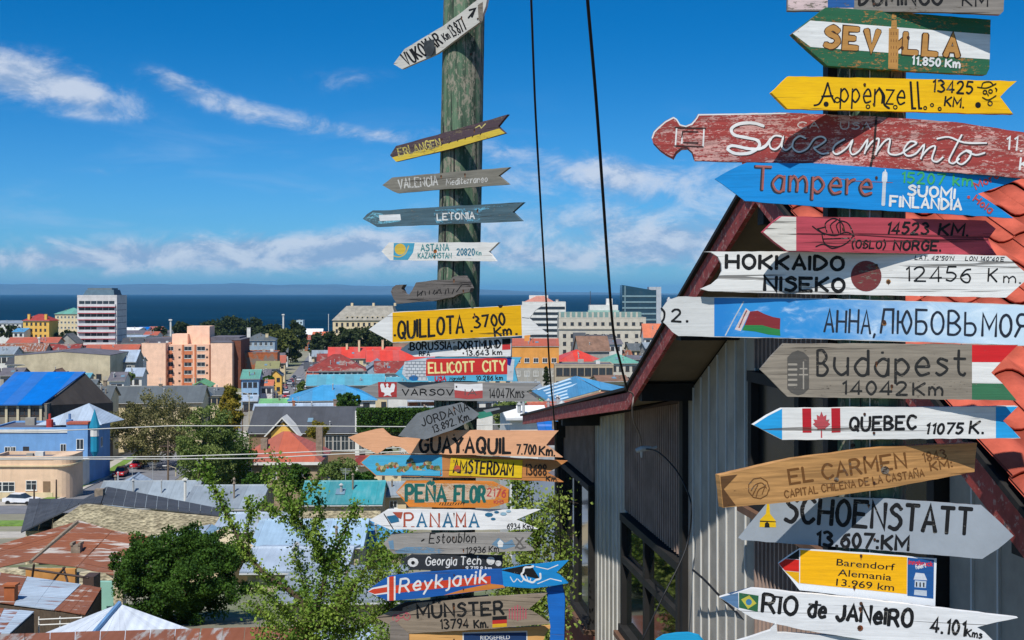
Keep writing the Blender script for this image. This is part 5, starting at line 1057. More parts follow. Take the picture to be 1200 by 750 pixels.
class Sign:
    def __init__(s, label, pole, yaw, poly, m, push=0.0, th=.02, jit=.35, group=None, board='board', name='wooden_sign'):
        cy = sum(p[1] for p in poly)/len(poly); s.psi = R(yaw)
        if pole == 'L': A = poleL((HZ-cy)/F*7.85); rad = LP
        else: A = Vector((1.2865, 4.4, (HZ-cy)/F*4.25)); rad = RP
        s.n = Vector((-math.sin(s.psi), -math.cos(s.psi), 0)); s.t = Vector((math.cos(s.psi), -math.sin(s.psi), 0))
        s.Q = A + s.n*(rad+.004+th+push)
        s.root = empty(name, label, 'sign', s.Q, -s.psi, group or ('direction signs on the left pole' if pole == 'L' else 'direction signs on the right pole'))
        s.lay = 1; s.nailed = False; SIGNS.append(s)
        P = []; n = len(poly)
        for i in range(n):
            a, b = poly[i], poly[(i+1) % n]; L = math.hypot(b[0]-a[0], b[1]-a[1]); k = max(1, int(L/9))
            for j in range(k):
                t = j/k; r = jit if j else 0
                P.append((a[0]+(b[0]-a[0])*t+srg.uniform(-r, r)*.4, a[1]+(b[1]-a[1])*t+srg.uniform(-r, r)))
        ring = [s.loc(p) for p in P]; g = MB(); g.prism(ring, (0, th, 0)); s.board = g.build(board, m, s.root); s.poly = poly
        if push > .03:                                                     # spacer block back to the pole
            g = MB(); u0 = .045; g.box(-u0, th+.0005, -.035, u0, th+push+.01, .035); g.build('spacer_block', m_blk, s.root)
    def loc(s, p, y=0):
        d = Vector(((p[0]-600)/F, 1, (HZ-p[1])/F)); t = s.Q.dot(s.n)/d.dot(s.n); P = d*t
        return Vector(((P-s.Q).dot(s.t), y, P.z-s.Q.z))
    def depth(s): s.lay += 1; return -.0003-.00006*s.lay
    def area(s, poly, m, name='paint_band'):
        y = s.depth(); mesh(name, [s.loc(p, y) for p in poly], [tuple(range(len(poly)))], m, s.root); return s
    def disc(s, c, r, m, name='paint_disc', ry=None, n=20):
        return s.area([(c[0]+r*math.cos(6.2832*i/n), c[1]+(ry or r)*math.sin(6.2832*i/n)) for i in range(n)], m, name)
    def strokes(s, lines, w, m, name='lettering', taper=False):
        """lines: list of pixel polylines, painted as brush strokes w pixels wide"""
        vs = []; fs = []; y0 = s.depth(); s.lay += .5
        for li, P in enumerate(lines):
            P = [Vector(p) for p in P]; Q = [P[0]]
            for p in P[1:]:
                if (p-Q[-1]).length > .05: Q.append(p)
            if len(Q) < 2: continue
            n = len(Q); base = len(vs); t0 = (Q[1]-Q[0]).normalized(); t1 = (Q[-1]-Q[-2]).normalized(); h = w/2
            Q = [Q[0]-t0*h*.6]+[Q[0]+t0*.0]+Q[1:-1]+[Q[-1]]+[Q[-1]+t1*h*.6]; n = len(Q)
            for i, q in enumerate(Q):
                a = (q-Q[i-1]).normalized() if i else (Q[1]-q).normalized(); b = (Q[i+1]-q).normalized() if i < n-1 else a
                tt = a+b; tt = tt.normalized() if tt.length > .2 else Vector((a.y, -a.x))
                nn = Vector((-tt.y, tt.x)); k = 1/max(.55, abs(nn.dot(Vector((-a.y, a.x)))))
                ww = h*k*(.62 if i in (0, n-1) else 1)*(1+.10*srg.uniform(-1, 1))
                y = y0-li*6e-6-i*1.5e-6
                vs += [s.loc(q+nn*ww, y), s.loc(q-nn*ww, y)]
            fs += [(base+2*i, base+2*i+2, base+2*i+3, base+2*i+1) for i in range(n-1)]
        if vs: mesh(name, vs, fs, m, s.root)
        return s
    def txt(s, text, p0, p1, cap, w, m=None, shear=0.0, jit=.25, sub=None, off=(0, 0), name='lettering', vary=.04):
        m = m or INK; x = 0; items = []
        for ch in text:
            if ch == ' ': x += 5; continue
            G_ = GL.get(ch)
            if not G_: continue
            st = []; mx = 0
            for part in G_.split(';'):
                mode = part[0] if part[0] in '~@' else ''; pts = [(DG[q[0]], DG[q[1]]) for q in part.lstrip('~@').split()]
                mx = max([mx]+[q[0] for q in pts]); st.append((mode, pts))
            items.append((x, st)); x += mx+3.2
        tot = max(1, x-3.2); p0, p1 = Vector(p0)+Vector(off), Vector(p1)+Vector(off); ex = (p1-p0)/tot; e = ex.normalized(); up = Vector((e.y, -e.x))*cap/12
        r2 = random.Random(hash(text) % 1000 if False else sum(map(ord, text))); lines = []
        for x0, st in items:
            dy = r2.uniform(-1, 1)*jit; sc_ = 1+vary*r2.uniform(-1, 1)
            for mode, pts in st:
                Pg = [(x0+a+r2.uniform(-jit, jit)*.5, b*sc_+dy+r2.uniform(-jit, jit)*.5) for a, b in pts]
                if mode: Pg = spline(Pg, mode == '@')
                lines.append([p0+ex*(a+shear*b*.6)+up*b for a, b in Pg])
        return s.strokes(lines, w, m, name)
    def bf(s, text, p0, p1, cap, m=None, bold=.0, name='lettering'):
        cu = bpy.data.curves.new('tmp', 'FONT'); cu.body = text; cu.offset = bold; cu.resolution_u = 3
        o = bpy.data.objects.new('tmp', cu); COL.objects.link(o); me = bpy.data.meshes.new_from_object(o)
        xs = [v.co.x for v in me.vertices]; x0, x1 = min(xs), max(xs); p0, p1 = Vector(p0), Vector(p1); e = (p1-p0).normalized(); up = Vector((e.y, -e.x)); y = s.depth()
        for v in me.vertices:
            q = p0+(p1-p0)*((v.co.x-x0)/(x1-x0))+up*(v.co.y/.72*cap); v.co = s.loc(q, y)
        bpy.data.objects.remove(o); bpy.data.curves.remove(cu); me.materials.clear(); me.materials.append(m or INK)
        q = bpy.data.objects.new(name, me); COL.objects.link(q); q.parent = s.root; return s
    def nails(s, pts, r=1.0):
        s.nailed = True
        for p in pts:
            if srg.random() < .7:                                           # rust run below the nail head
                L = srg.uniform(2.5, 6); s.area([(p[0]-r*.9, p[1]), (p[0]+r*.9, p[1]), (p[0]+r*.5+srg.uniform(-.4,.4), p[1]+L*.6), (p[0]+srg.uniform(-.3,.3), p[1]+L)], M_RUN, 'rust_run')
            c = s.loc(p); k = r*s.Q.length/F; g = MB(); g.tube([c+Vector((0, .002, 0)), c+Vector((0, -.0035, 0))], k, 8); g.build('nail', M_NAIL, s.root)
        return s
M_RUN = mat('rust_run', lin('#9a6238', .8), .85, .35, 60); M_NAIL = mat('nail_rust', lin('#5a3a28', .6), .6, .2, 20)
# -- the two poles
m_pgreen = board_mat('pole_green_paint', '#3f6b4b', '#7d7462', wear=.5, crack=.8, k=.75, grain=.6)
def pole_mat():
    m = bpy.data.materials.new('pole_paint'); m.use_nodes = True; T = NT(m.node_tree); b = T.n['Principled BSDF']; co = T.new('ShaderNodeTexCoord'); P = co.outputs['Object']
    g = T.noise(T.vm('MULTIPLY', P, (22, 22, 1.1)), 1, 7, .65, .4); bl = T.noise(T.vm('MULTIPLY', P, (2.5, 2.5, .9)), 3.2, 6, .7); f = T.noise(T.vm('MULTIPLY', P, (4, 4, 1.6)), 9, 9, .8)
    c = T.mix(T.ss(g, .3, .7), lin('#263f2d', .7), lin('#6b8a6a', .8)); c = T.mix(T.ss(T.m('ADD', T.m('MULTIPLY', f, .6), T.m('MULTIPLY', bl, .4)), .50, .535), c, T.mix(T.ss(f, .3, .7), lin('#6d6654', .6), lin('#aaa48e', .75)))
    ck = T.ss(T.noise(T.vm('MULTIPLY', P, (30, 30, .7)), 1, 4, .5, 1.5), .60, .64); c = T.mix(ck, c, (.012, .012, .01))
    T.set(b.inputs['Base Color'], c); b.inputs['Roughness'].default_value = .8; bp = T.new('ShaderNodeBump'); bp.inputs['Strength'].default_value = .8; bp.inputs['Distance'].default_value = .006
    T.set(bp.inputs['Height'], T.m('SUBTRACT', g, T.m('MULTIPLY', ck, 1.5))); T.set(b.inputs['Normal'], bp.outputs[0]); return m
mp = pole_mat()
def pole(name, label, f, r0, r1, z0, z1):
    r = empty(name, label, 'post', f(z0)); vs = []; fs = []; N, M_ = 28, 60; o = f(z0); prg = random.Random(9)
    for j in range(M_+1):
        z = z0+(z1-z0)*j/M_; c = f(z)-o; rr = r0+(r1-r0)*j/M_
        for i in range(N):
            a = 6.2832*i/N; q = rr*(1+.012*math.sin(3*a+z*1.3)+.006*math.sin(9*a+z*3)+.004*prg.uniform(-1, 1)); vs.append((c.x+q*math.cos(a), c.y+q*math.sin(a), c.z))
    for j in range(M_):
        for i in range(N): i2 = (i+1) % N; fs.append((j*N+i, j*N+i2, (j+1)*N+i2, (j+1)*N+i))
    fs.append(tuple(range(M_*N, M_*N+N))); mesh('shaft', vs, fs, mp, r, smooth=True)
    for k in range(9):                                                     # steel strap bands and staples
        z = z0+(z1-z0)*(.3+.08*k); a = -1.57+prg.uniform(-.9, .9); c = f(z)-o; rr = (r0+r1)/2; g = MB(); g.tube([(c.x+rr*math.cos(a)*.98, c.y+rr*math.sin(a)*.98, c.z), (c.x+rr*math.cos(a)*1.04, c.y+rr*math.sin(a)*1.04, c.z)], .007, 6); g.build('nail', M_NAIL, r)
    return r
pole('signpost_pole', 'round green-painted wooden pole carrying the left column of signs', poleL, .150, .134, -5.0, 2.6)
rp = pole('signpost_pole', 'thick green wooden pole behind the big right-hand signs', lambda z: Vector((1.2865, 4.4, z)), .128, .124, -3.4, 1.9)
g = MB(); g.box(-.155, -.02, 0, -.122, .05, 5.2); g.build('side_batten', m_blk, rp)
for xx, yy in ((-.095, -.086), (-.035, -.1225)): g = MB(); g.tube([(xx, yy, 1.2), (xx, yy, 5.1)], .0025, 5); g.build('wire', m_wire, rp)

WH = '#ece9e2'
# ================= left pole, top to bottom
s = Sign('tilted white board reading VUKOVAR at the very top of the left pole', 'L', 40, [(461,75),(474,57.5),(520,30),(562,-2),(572,-9),(569,8),(562,26),(512,63),(471,81)], board_mat('b_vuk', '#d8d3c8', wear=.3, crack=.5))
s.txt('VUKOVAR', (478,77.5), (519,51), 15, 2.2, jit=.4).txt('Km', (522,48), (528,44), 9, 1.3).txt('13.877', (531,44), (548,33.5), 14, 1.6)
s.strokes([[(549,21),(553,16),(556,12)],[(550,12),(557,10),(553,20)]], 2.2, INK, 'arrow_mark').area([(560,6),(566,2),(566,24),(561,25)], board_mat('b_barewood', '#8d8274', wear=.8), 'bare_wood')
s.nails([(541,20),(560,22)])
cp = empty('metal_cap', 'dark tin plate stuck on the tilted VUKOVAR board', 'plate', s.Q+s.n*.02, -s.psi); g = MB(); ring = [s.loc(p, -.004) for p in [(501,49),(512,47),(512.5,60),(509,67),(504,66),(500,57)]]; g.prism(ring, (0, -.006, 0)); o = g.build('plate', mat('dark_tin', lin('#4a4d4c', .7), .5, .3, 20), cp)
s = Sign('dark violet and yellow weathered board reading ERLANGEN, second from the top of the left pole', 'L', 42, [(457,182),(464,171),(530,153),(595,134),(583.5,148),(592,156),(530,174),(464,189.5)], board_mat('b_erl', '#5c4a50', '#8a7a60', wear=.55, crack=.7))
s.area([(459.5,184.5),(530,166.5),(585,150.5),(592,156),(530,174),(464,189.5)], board_mat('paint_oldyellow', '#e8c84a', '#6b5a48', wear=.45), 'yellow_stripe')
s.txt('ERLANGEN', (468,183.5), (517,171), 9, 1.6, paint('#e3cf6a', .5), jit=.9).strokes([[(557,150),(562,147),(564,150),(569,145)]], 1.2, paint('#d8c77a', .5), 'worn_mark')
s.strokes([[(498+i*9+srg.uniform(0,3),175.5-i*2.45),(501+i*9,173-i*2.45)] for i in range(8)], 1.0, INK, 'worn_mark').nails([(518,163),(556,152)])
s = Sign('bare grey board reading VALENCIA, third from the top of the left pole', 'L', 42, [(448,217),(459.5,208),(530,201.5),(597,196),(584,206),(596,216),(530,221),(466,226.5),(460,224)], board_mat('b_val', '#8c877a', wear=.3, crack=.7, grain=.7))
wp = paint('#d9d6ce', .5)
s.txt('VALENCIA', (467.5,221), (513,217), 10.5, 1.5, wp, jit=.5).txt('Mediterraneo', (523,217), (571,213), 7, 1.0, wp, shear=.3, jit=.5).nails([(517,206),(545,204)])
s = Sign('blue-grey flaking board reading LETONIA, fourth from the top of the left pole', 'L', 42, [(425,256.5),(430,251),(437,246.5),(448,246.5),(520,242),(613.5,237),(600.6,248.5),(611.6,259),(530,262.5),(442,266)], board_mat('b_let', '#56707a', '#7f8582', wear=.5, crack=.6, grain=.6))
s.area([(427,256.5),(437,249),(446,250),(455,253),(470,259),(452,262),(441,263)], board_mat('paint_cyanworn', '#7fc4d8', '#5f7a83', wear=.9), 'cyan_paint').area([(444,252),(469,251),(470,258),(445,259)], paint('#f1f1ee', .25), 'white_patch')
s.area([(510,246),(560,243.5),(582,240.5),(598,240),(565,246.5),(562,259),(512,261.5),(508,254)], board_mat('paint_cyanworn2', '#6fb3cc', '#5d7680', wear=1.0), 'cyan_paint').txt('LETONIA', (512.5,258), (556,256), 7.5, 1.5, paint('#f0efe8', .3), jit=.3).nails([(528,249),(560,246)])
s = Sign('white board with blue and yellow flag reading ASTANA KAZAKHSTAN on the left pole', 'L', 40, [(447,294.5),(456,284),(584,284),(572.6,295),(581,306),(457,305)], board_mat('b_ast', '#efece4', wear=.2, crack=.4))
s.area([(461.5,284.8),(486,284.8),(484,296),(478,304.6),(461,304.6)], paint('#4fa6c4'), 'flag').disc((469,292), 6.6, paint('#e3bf4a'), 'sun_emblem').strokes([spline([(461.5,300),(468,301),(475,297),(479,288)])], 1.2, paint('#e3bf4a'), 'flag_ornament')
tl_ = paint('#3f8f92', .25)
s.txt('ASTANA', (493.5,294), (526,293.5), 7.5, 1.4, tl_).txt('KAZAKHSTAN', (490,302.5), (529,302.5), 6, 1.1, tl_).txt('20820', (535.5,299), (556,299), 7.5, 1.3, paint('#3a7f96', .2)).txt('Km', (558,299), (564,299), 5, .8, tl_).disc((510,294.5), 2.2, paint('#b5651f', .6), 'rust_stain').nails([(510,293),(509,300)])
s = Sign('curly carved grey driftwood board with a hooked left end on the left pole', 'L', 36, [(458,342),(460,337),(464,334),(473,333.5),(470,338),(473,344),(479,346),(483,340),(487.5,331),(510,328),(528,328),(530,325),(533,323.5),(543.5,323),(548,330),(551.6,337.6),(550,342),(540,344),(536,345),(531,348),(520,350),(507,353),(485,354),(465,356),(461,350)], board_mat('b_drift', '#77706a', '#4c4540', wear=.4, crack=.9, grain=.8), th=.035, push=.02)
s.strokes([[(489+i*4.6+srg.uniform(-.6,.6),346.5-i*.35+srg.uniform(-1,1)),(489+i*4.6+srg.uniform(-1,2.5),341-i*.35+srg.uniform(-1,1))] for i in range(10)]+[[(490,346),(496,341)],[(509,345),(516,339)],[(535,342),(541,334),(549,333)]], 1.0, INK, 'carved_mark')
s = Sign('large yellow board with white arrow ends reading QUILLOTA 3700 Km on the left pole', 'L', 9, [(432,386),(460,365.8),(611,357.3),(641,354.5),(628,363),(620.5,372.7),(631,383),(642,391),(612,393.5),(460,401.5)], board_mat('b_qui', '#ecebe6', wear=.05, crack=.2), push=.05)
s.area([(460,366.3),(610.5,357.8),(611.7,393),(460,401)], board_mat('paint_quiyellow', '#f2b705', '#7c6a40', wear=.06, crack=.15), 'yellow_panel')
s.txt('QUILLOTA', (467,396.5), (543,389.5), 20, 3.0, shear=.2, jit=.35).txt('3700', (556,384.5), (592,380), 13, 2.6, jit=.3).txt('Km', (580,394), (599,392), 10, 2.4).strokes([[(462,393),(463.5,393)],[(552,388),(553.5,388)],[(604.5,391.5),(606,391.5)]], 2.6, INK)
s.area([(583,357.6),(590,357.2),(588,360.5),(585.5,361)], INK, 'notch_chip').strokes([[(620,373),(612,372)]], .5, INK, 'crack').nails([(515,372),(556,368)])
s = Sign('white board reading BORUSSIA DORTMUND under the yellow board', 'L', 12, [(469,410),(479,402),(530,398),(599.5,394),(598.5,417.5),(486,418)], board_mat('b_bor', '#f0efeb', wear=.08, crack=.3))
s.txt('BORUSSIA', (481,410), (529,409), 8.5, 1.9).txt('DORTMUND', (537.5,409.5), (586.5,407.5), 9, 1.9).txt('RFA', (491.5,417), (503.5,417), 5, 1.2).txt('13.643 km', (546,416.5), (588,415.5), 5.8, 1.3)
s.disc((533.5,408), 3.2, paint('#7d8078'), 'crest').area([(588.5,397),(598.5,396.5),(598.3,403.5),(588.5,404)], INK, 'flag_black').area([(588.5,404),(598.3,403.5),(598.2,409.5),(588.5,410)], paint('#d93a3c'), 'flag_red').strokes([[(478.5,409),(479.5,409)]], 1.6, INK)
s = Sign('red and light blue board with painted bricks reading ELLICOTT CITY', 'L', 10, [(463,438),(470,431),(477,423),(500,419),(611,418.7),(603,432),(606.5,447),(477,446.5)], board_mat('b_ell', '#5cb6d6', wear=.06, crack=.2))
s.area([(474,424),(500,419.6),(500,441),(502,446),(490,446),(484,441),(478,445),(471,438)], paint('#cfd3d6'), 'brick_picture')
bl_ = []
for r in range(6):
    y = 423.5+r*3.6; bl_.append([(475,y),(499,y)])
    for k in range(5): bl_.append([(477+k*5+(r % 2)*2.5,y),(477+k*5+(r % 2)*2.5,y+3.4)])
s.strokes(bl_, .6, paint('#5b6a78'), 'brick_line').area([(594,421),(603,421),(601,446),(594,446)], paint('#cfd3d6'), 'brick_picture').disc((485,443), 5.5, paint('#1d6fb0'), 'blue_dome', ry=3.3).area([(594,419.2),(600,419.2),(598,429),(594,427)], paint('#20308a'), 'dark_blue_patch')
s.area([(499.5,421.5),(503,420.3),(592,419.6),(594.5,421),(594.5,438.5),(499,440.5)], paint('#d5322f'), 'red_panel').txt('ELLICOTT', (502.5,437), (556,435.5), 11.5, 2.1, paint('#f6e9a0'), jit=.15).txt('CITY', (566,435.3), (592,434.5), 11.5, 2.1, paint('#f6e9a0'), jit=.15)
s.txt('USA', (510,446), (522.5,446), 4.6, 1.5, paint('#c4243a')).txt('Maryland', (527,446), (545,445), 4, .7, shear=.3).txt('10.286 km', (558,445.6), (589,445), 5, 1.0)
s = Sign('long bare grey board with white eagle and red-white flag reading VARSOVIA', 'L', 17, [(422,456),(444,447.8),(530,448),(633,449),(624,455),(617,459),(625,465),(632,470.5),(530,469.5),(443,468)], board_mat('b_var', '#989591', wear=.2, crack=.6, grain=.6))
s.area([(443,447.6),(465,447.8),(465,465.5),(443.5,465.5)], paint('#b53636', .3), 'red_square')
s.area([(454,449),(455.5,451),(454.5,453),(457,455),(459,449.5),(462,449.5),(463,452),(461.5,459),(458.5,460),(457.5,461.5),(459,464.5),(454,463),(449.5,464.5),(451,461.5),(450,460),(447,459),(445.5,452),(446.5,449.5),(449.5,449.5),(451.5,455),(453,453),(452,450.5)], paint('#f4f3f0', .1), 'white_eagle')
s.txt('VARSOV', (471.5,463), (531,463), 6.8, 1.4, jit=.25).area([(532.5,449.3),(549,450.5),(565.5,449.3),(565.6,457.5),(549,459),(532.6,457)], paint('#efedea', .1), 'flag_white').area([(532.6,457),(549,459),(565.6,457.5),(565.6,466.5),(549,467.8),(533,466)], paint('#b9504e', .3), 'flag_red')
s; s.txt('IA', (545,463), (558,463), 6.8, 1.2, paint('#6d5a58', .4)); s.txt('14047Kms', (573,466), (614,466), 10.5, 1.2, jit=.3).nails([(535,453)])
s = Sign('narrow dark board with green and grey bands behind the JORDANIA board', 'L', 14, [(545,484),(560,478),(604,474.5),(604,479),(590,483),(568,488.5),(552,493)], board_mat('b_jor2', '#20262a', wear=.1))
s.area([(556,484),(574,481),(578,487),(562,491)], paint('#3c8f78'), 'green_band').area([(566,480.5),(585,477.5),(586,479.5),(570,483.5)], paint('#8d9296'), 'grey_band')
s = Sign('grey sheet-metal leaf-shaped sign reading JORDANIA 13.892 Km', 'L', 0, [(466.5,511),(476,499),(488.7,484.5),(515,477),(541,471.5),(552,478),(562,485),(556,491),(530,504),(498,515)], mat('sheet_metal', lin('#8d9092', .8), .45, .15, 6, .2, metal=.3), push=.10, th=.006)
s.txt('JORDANIA', (495,500), (550,480), 9.5, 1.4, shear=.1, jit=.4).txt('13.892. Km.', (508,507.5), (552,491), 8, 1.4, shear=.15, jit=.3)
s = Sign('flat salmon-coloured wooden arrow with curved neck reading GUAYAQUIL', 'L', 13, [(408,512.5),(420,508),(440,503),(448,502),(453,507),(458,511),(468,513),(488,512.5),(509,510),(531,504),(590,504.5),(654,505),(647,513),(640,521.5),(650,529),(659,536),(563,533.5),(479,531.5),(474,526.5),(468,523.5),(459.5,522.8),(452,525),(447,529),(442,531.7),(425,524)], board_mat('b_gua', '#f0b286', '#b98a62', wear=.0, crack=.12, grain=.15), push=.02)
s.txt('GUAYAQUIL', (492,529.5), (598,531), 17, 3.4, jit=.3).txt('7.700', (605.5,532), (628,532.5), 11, 2.0).txt('Km.', (632,533), (650,534), 10, 2.2).strokes([[(530,514),(535,518),(541,512)],[(536,518),(535,531)]], 1.6, INK)
s = Sign('picture board with blue sky and yellow panel reading AMSTERDAM 13688', 'L', 9, [(422,542),(433,532.5),(520,532.5),(665,540),(653,548),(641.5,554),(652,560),(660,565),(560,560),(440,557.5)], board_mat('b_ams', '#d08a4e', '#8c6a48', wear=.15, crack=.5))
s.area([(423.5,542),(434,533.2),(518,533.2),(518.5,558.2),(441,557)], paint('#4fb5d8', .2), 'sky_picture')
for k in range(60): x = 442+1.25*k; s.disc((x, 547+4.5*math.sin(k*.35)+srg.uniform(-4, 5)), srg.uniform(1.6, 3.0), paint(['#8d8c5a', '#6b7a48', '#a39a70', '#b4573c', '#77704a', '#c9b98a', '#556b40'][k % 7], .3), 'painted_village', n=6)
s.area([(478,551),(516,551.5),(516,557.5),(470,556.5)], paint('#4fb5d8', .2), 'painted_water').area([(528.5,536),(612.5,539),(611.5,560),(526,557)], paint('#f0c81e', .15), 'yellow_panel')
s.txt('AMSTERDAM', (531.5,553.5), (601,557), 14.5, 2.4, shear=.08, jit=.25).txt('13688', (615.5,556), (640,556.5), 12, 1.5, paint('#3a2a20', .2)).txt('Km.', (640,563), (654,564), 5.5, 1.0).disc((536,549), 4, paint('#d85a3a', .6), 'red_smudge')
s = Sign('orange flaking board reading PEÑAFLOR 2176 with teal letters', 'L', 12, [(464,577),(470,570),(476,563.2),(527,563.5),(577,564.5),(587,569),(596,574),(595.5,589),(584,592.5),(572.7,595.5),(479,594),(472,585)], board_mat('b_pen', '#e58a34', '#c9b49a', wear=.45, crack=.4))
tq = paint('#1f6a62', .25)
s.area([(464.5,577),(477,566),(560,567),(586,571),(580,585),(500,589),(474,584)], board_mat('paint_barepink', '#d9bfa4', '#e0a468', wear=.7), 'bare_patch').txt('PEÑA', (476,587), (522,587), 18, 4.2, tq, jit=.3, vary=.1).txt('FLOR', (533,587.5), (568,588.5), 18, 3.8, tq, jit=.3)
s.txt('2176', (571,581), (592,582.5), 8.5, 1.5, paint('#c24a48', .2)).txt('KMS', (579,590), (590,590), 3.6, .9, paint('#c24a48', .2)).strokes([[(515+i*3.1,591.5+srg.uniform(-.6,.6)),(516.4+i*3.1,589+srg.uniform(-.6,.6))] for i in range(10)], .9, INK, 'small_worn_letters')
s = Sign('bright white board with red and blue letters reading PANAMA', 'L', 8, [(433,609.5),(454,597),(545,597),(633,597.2),(619,603),(605,609),(618,615),(630,620),(545,621),(457,620.5)], board_mat('b_pan', '#f6f5f2', wear=.06, crack=.2))
rr_, bb_ = paint('#b5563f', .2), paint('#2a6f94', .2)
for i, ch in enumerate('PANAMA'):
    x = 474+i*15.3; s.txt(ch, (x, 617), (x+10, 617), 15.5, 2.3, rr_ if i in (0, 2, 4) else bb_, jit=.1)
    for xa, xb in ((x-1.5, x+2.5), (x+8, x+11.5)): s.strokes([[(xa,617.2),(xb,617.2)]], 1, rr_ if i in (0, 2, 4) else bb_, 'serif')
s.txt('6934 Kms', (594.5,619.5), (625,619.8), 6, 1.0).strokes([[(450,602),(461,620)]], 1.1, INK, 'flagpole').area([(453,605),(466,603),(468,611),(458,613)], bb_, 'blue_flag').area([(460,600),(472,600),(470,608),(466,606)], rr_, 'red_flag')
for q in ((573,603,5),(582,600,3),(578,608,3)): s.disc(q[:2], q[2], bb_, 'painted_bird', ry=q[2]*.5, n=7)
for q in ((590,602,4),(596,599,3)): s.disc(q[:2], q[2], paint('#9fc4d6', .3), 'painted_bird', ry=q[2]*.5, n=7)
s = Sign('grey board with faint blue drawings reading Estoublon', 'L', 12, [(449,637),(459.5,625),(540,624.5),(624,624),(619,630),(614.6,634.5),(620,640),(626,645),(545,649),(461,649)], board_mat('b_est', '#a39e97', wear=.25, crack=.5, grain=.5))
fb = board_mat('paint_faintblue', '#6f93ad', '#a39e97', wear=.6)
s.area([(462,646),(476,641),(500,641),(522,645),(515,648.3),(466,648.3)], fb, 'painted_sea').area([(576,638),(584,630),(592,636),(600,632),(604,640),(590,644)], fb, 'painted_hills').area([(583,636),(586,632),(590,636),(589,641),(584,641)], paint('#e8e6e0', .1), 'painted_house').area([(455,634),(461,633),(462,644),(457,643)], fb, 'painted_figure')
s.txt('Estoublon', (503,636.5), (557,635.5), 11, 1.3, shear=.25, jit=.5).txt('12936 Km', (546,649), (584,646.5), 7, 1.1, shear=.2, jit=.3).strokes([[(604,630),(609,635),(614,642)],[(613,630),(608,636),(604,642)],[(606,641),(610,643),(616,641)]], 1.8, paint('#6b6763', .4), 'painted_tree').strokes([[(494,634),(497,632)]], 1.6, INK)
s = Sign('black board with white script reading Georgia Tech', 'L', 4, [(472,656),(482,650),(535,650.5),(589,651),(588.5,669.5),(530,668.7),(482,668)], board_mat('b_geo', '#33363a', '#77716a', wear=.4, crack=.4))
s.disc((484,659), 6.5, paint('#e6e4de', .3), 'white_emblem', ry=5.5, n=9).disc((575,657), 5, paint('#e6e4de', .3), 'white_emblem', n=9).disc((584,660), 3.6, paint('#e6e4de', .4), 'white_emblem', n=8).disc((484,659.5), 2.4, INK, 'emblem_detail', n=7)
s.txt('Georgia Tech', (499,662.5), (563,661), 9.5, 1.3, paint('#eceae4', .15), shear=.2, jit=.4).txt('9.719,8 km', (546,668), (576,667.8), 4, 1.0, paint('#eceae4', .1))
s = Sign('deep blue board with red and white cross reading Reykjavik', 'L', 0, [(430,693),(443,683.5),(456,675),(500,670.5),(545,667.8),(592,667),(592.5,689),(560,693),(523,697.5),(493,701),(456,704.5),(443,699)], board_mat('b_rey', '#1e5fae', wear=.05, crack=.25), push=.04)
w_, r_ = paint('#efeeea', .1), paint('#d9472c', .1)
s.area([(430.5,693),(436,689),(456,684.5),(456,695.5),(440,697.5)], w_, 'white_cross').area([(431.5,693.2),(437,690.3),(463,686.5),(463,692.5),(439,696.2)], r_, 'red_cross').area([(453.8,676.5),(463.5,675),(463.5,703.5),(453.8,704)], w_, 'white_cross').area([(456,676),(461.5,675.2),(461.5,703.8),(456,704)], r_, 'red_cross')
s.area([(463.5,686),(500,682),(575,675),(575,684),(530,688),(463.5,695)], r_, 'red_stroke').area([(520,697.5),(545,690),(575,684),(592.2,686),(592,688.6),(560,692.5)], paint('#d9873a', .2), 'orange_stripe')
s.txt('Reykjavik', (468,694), (570,682), 15, 2.3, w_, shear=.3, jit=.5)
s = Sign('bright blue fish-tail board with white curled artwork right of the Reykjavik board', 'L', 14, [(588,667),(612,662.5),(640,660),(666,657),(659,664),(652,671),(659,677),(665.5,683.5),(645,687),(624,689.5),(608,688.5),(590,687)], board_mat('b_bla', '#1b8fd2', wear=.05, crack=.2))
s.area([(588,668),(622,661.5),(633,679),(588,668.5)], INK, 'black_wedge')
s.strokes([spline([(622+11*math.cos(a*.5)+1.5*(a % 2), 672+9*math.sin(a*.5)+1.5*(a % 2)) for a in range(0, 11)])], 2.2, w_, 'white_curl').strokes([spline([(598+i*9,676+3*math.sin(i*2)),(602+i*9,682),(606+i*8,678)]) for i in range(3)]+[[(628,664),(642,667),(654,662)],[(630,684),(645,678),(658,681)]], 1.0, w_, 'white_spray')
s = Sign('small black board standing for the shadow between the Reykjavik and MÜNSTER boards', 'L', 6, [(455,716),(474,706),(530,701),(572,697.5),(572,706),(520,710),(470,716)], board_mat('b_blk', '#1d1f20', wear=.15))  # black board fills in the shadow between the two signs
s = Sign('brown-grey plank pair with split reading MÜNSTER 13794 Km', 'L', 10, [(441,724),(460,716),(488.6,706.5),(560,700.5),(641.5,695),(630,705),(619,714),(632,722),(644,731),(560,738),(479,742.5),(460,734)], board_mat('b_mun', '#9c8c78', '#6b5a48', wear=.35, crack=.6, grain=.6), push=.02)
s.strokes([[(443,723.5),(500,719),(560,715.5),(619,714)]], .9, INK, 'split').txt('MÜNSTER', (489.5,724), (590,719.5), 14.5, 3.1, jit=.2).txt('13794', (516,737), (549,735.5), 10.5, 2.0).txt('Km.', (556,736), (572,735), 9, 2.0)
s.area([(577,722.5),(594,721.6),(594,726),(577,727)], INK, 'flag_black').area([(577,727),(594,726),(594,730.3),(577,731.4)], paint('#c8342c'), 'flag_red').area([(577,731.4),(594,730.3),(594,734.3),(577,735.5)], paint('#e3b52a'), 'flag_gold')
pk = paint('#c4616a', .45)
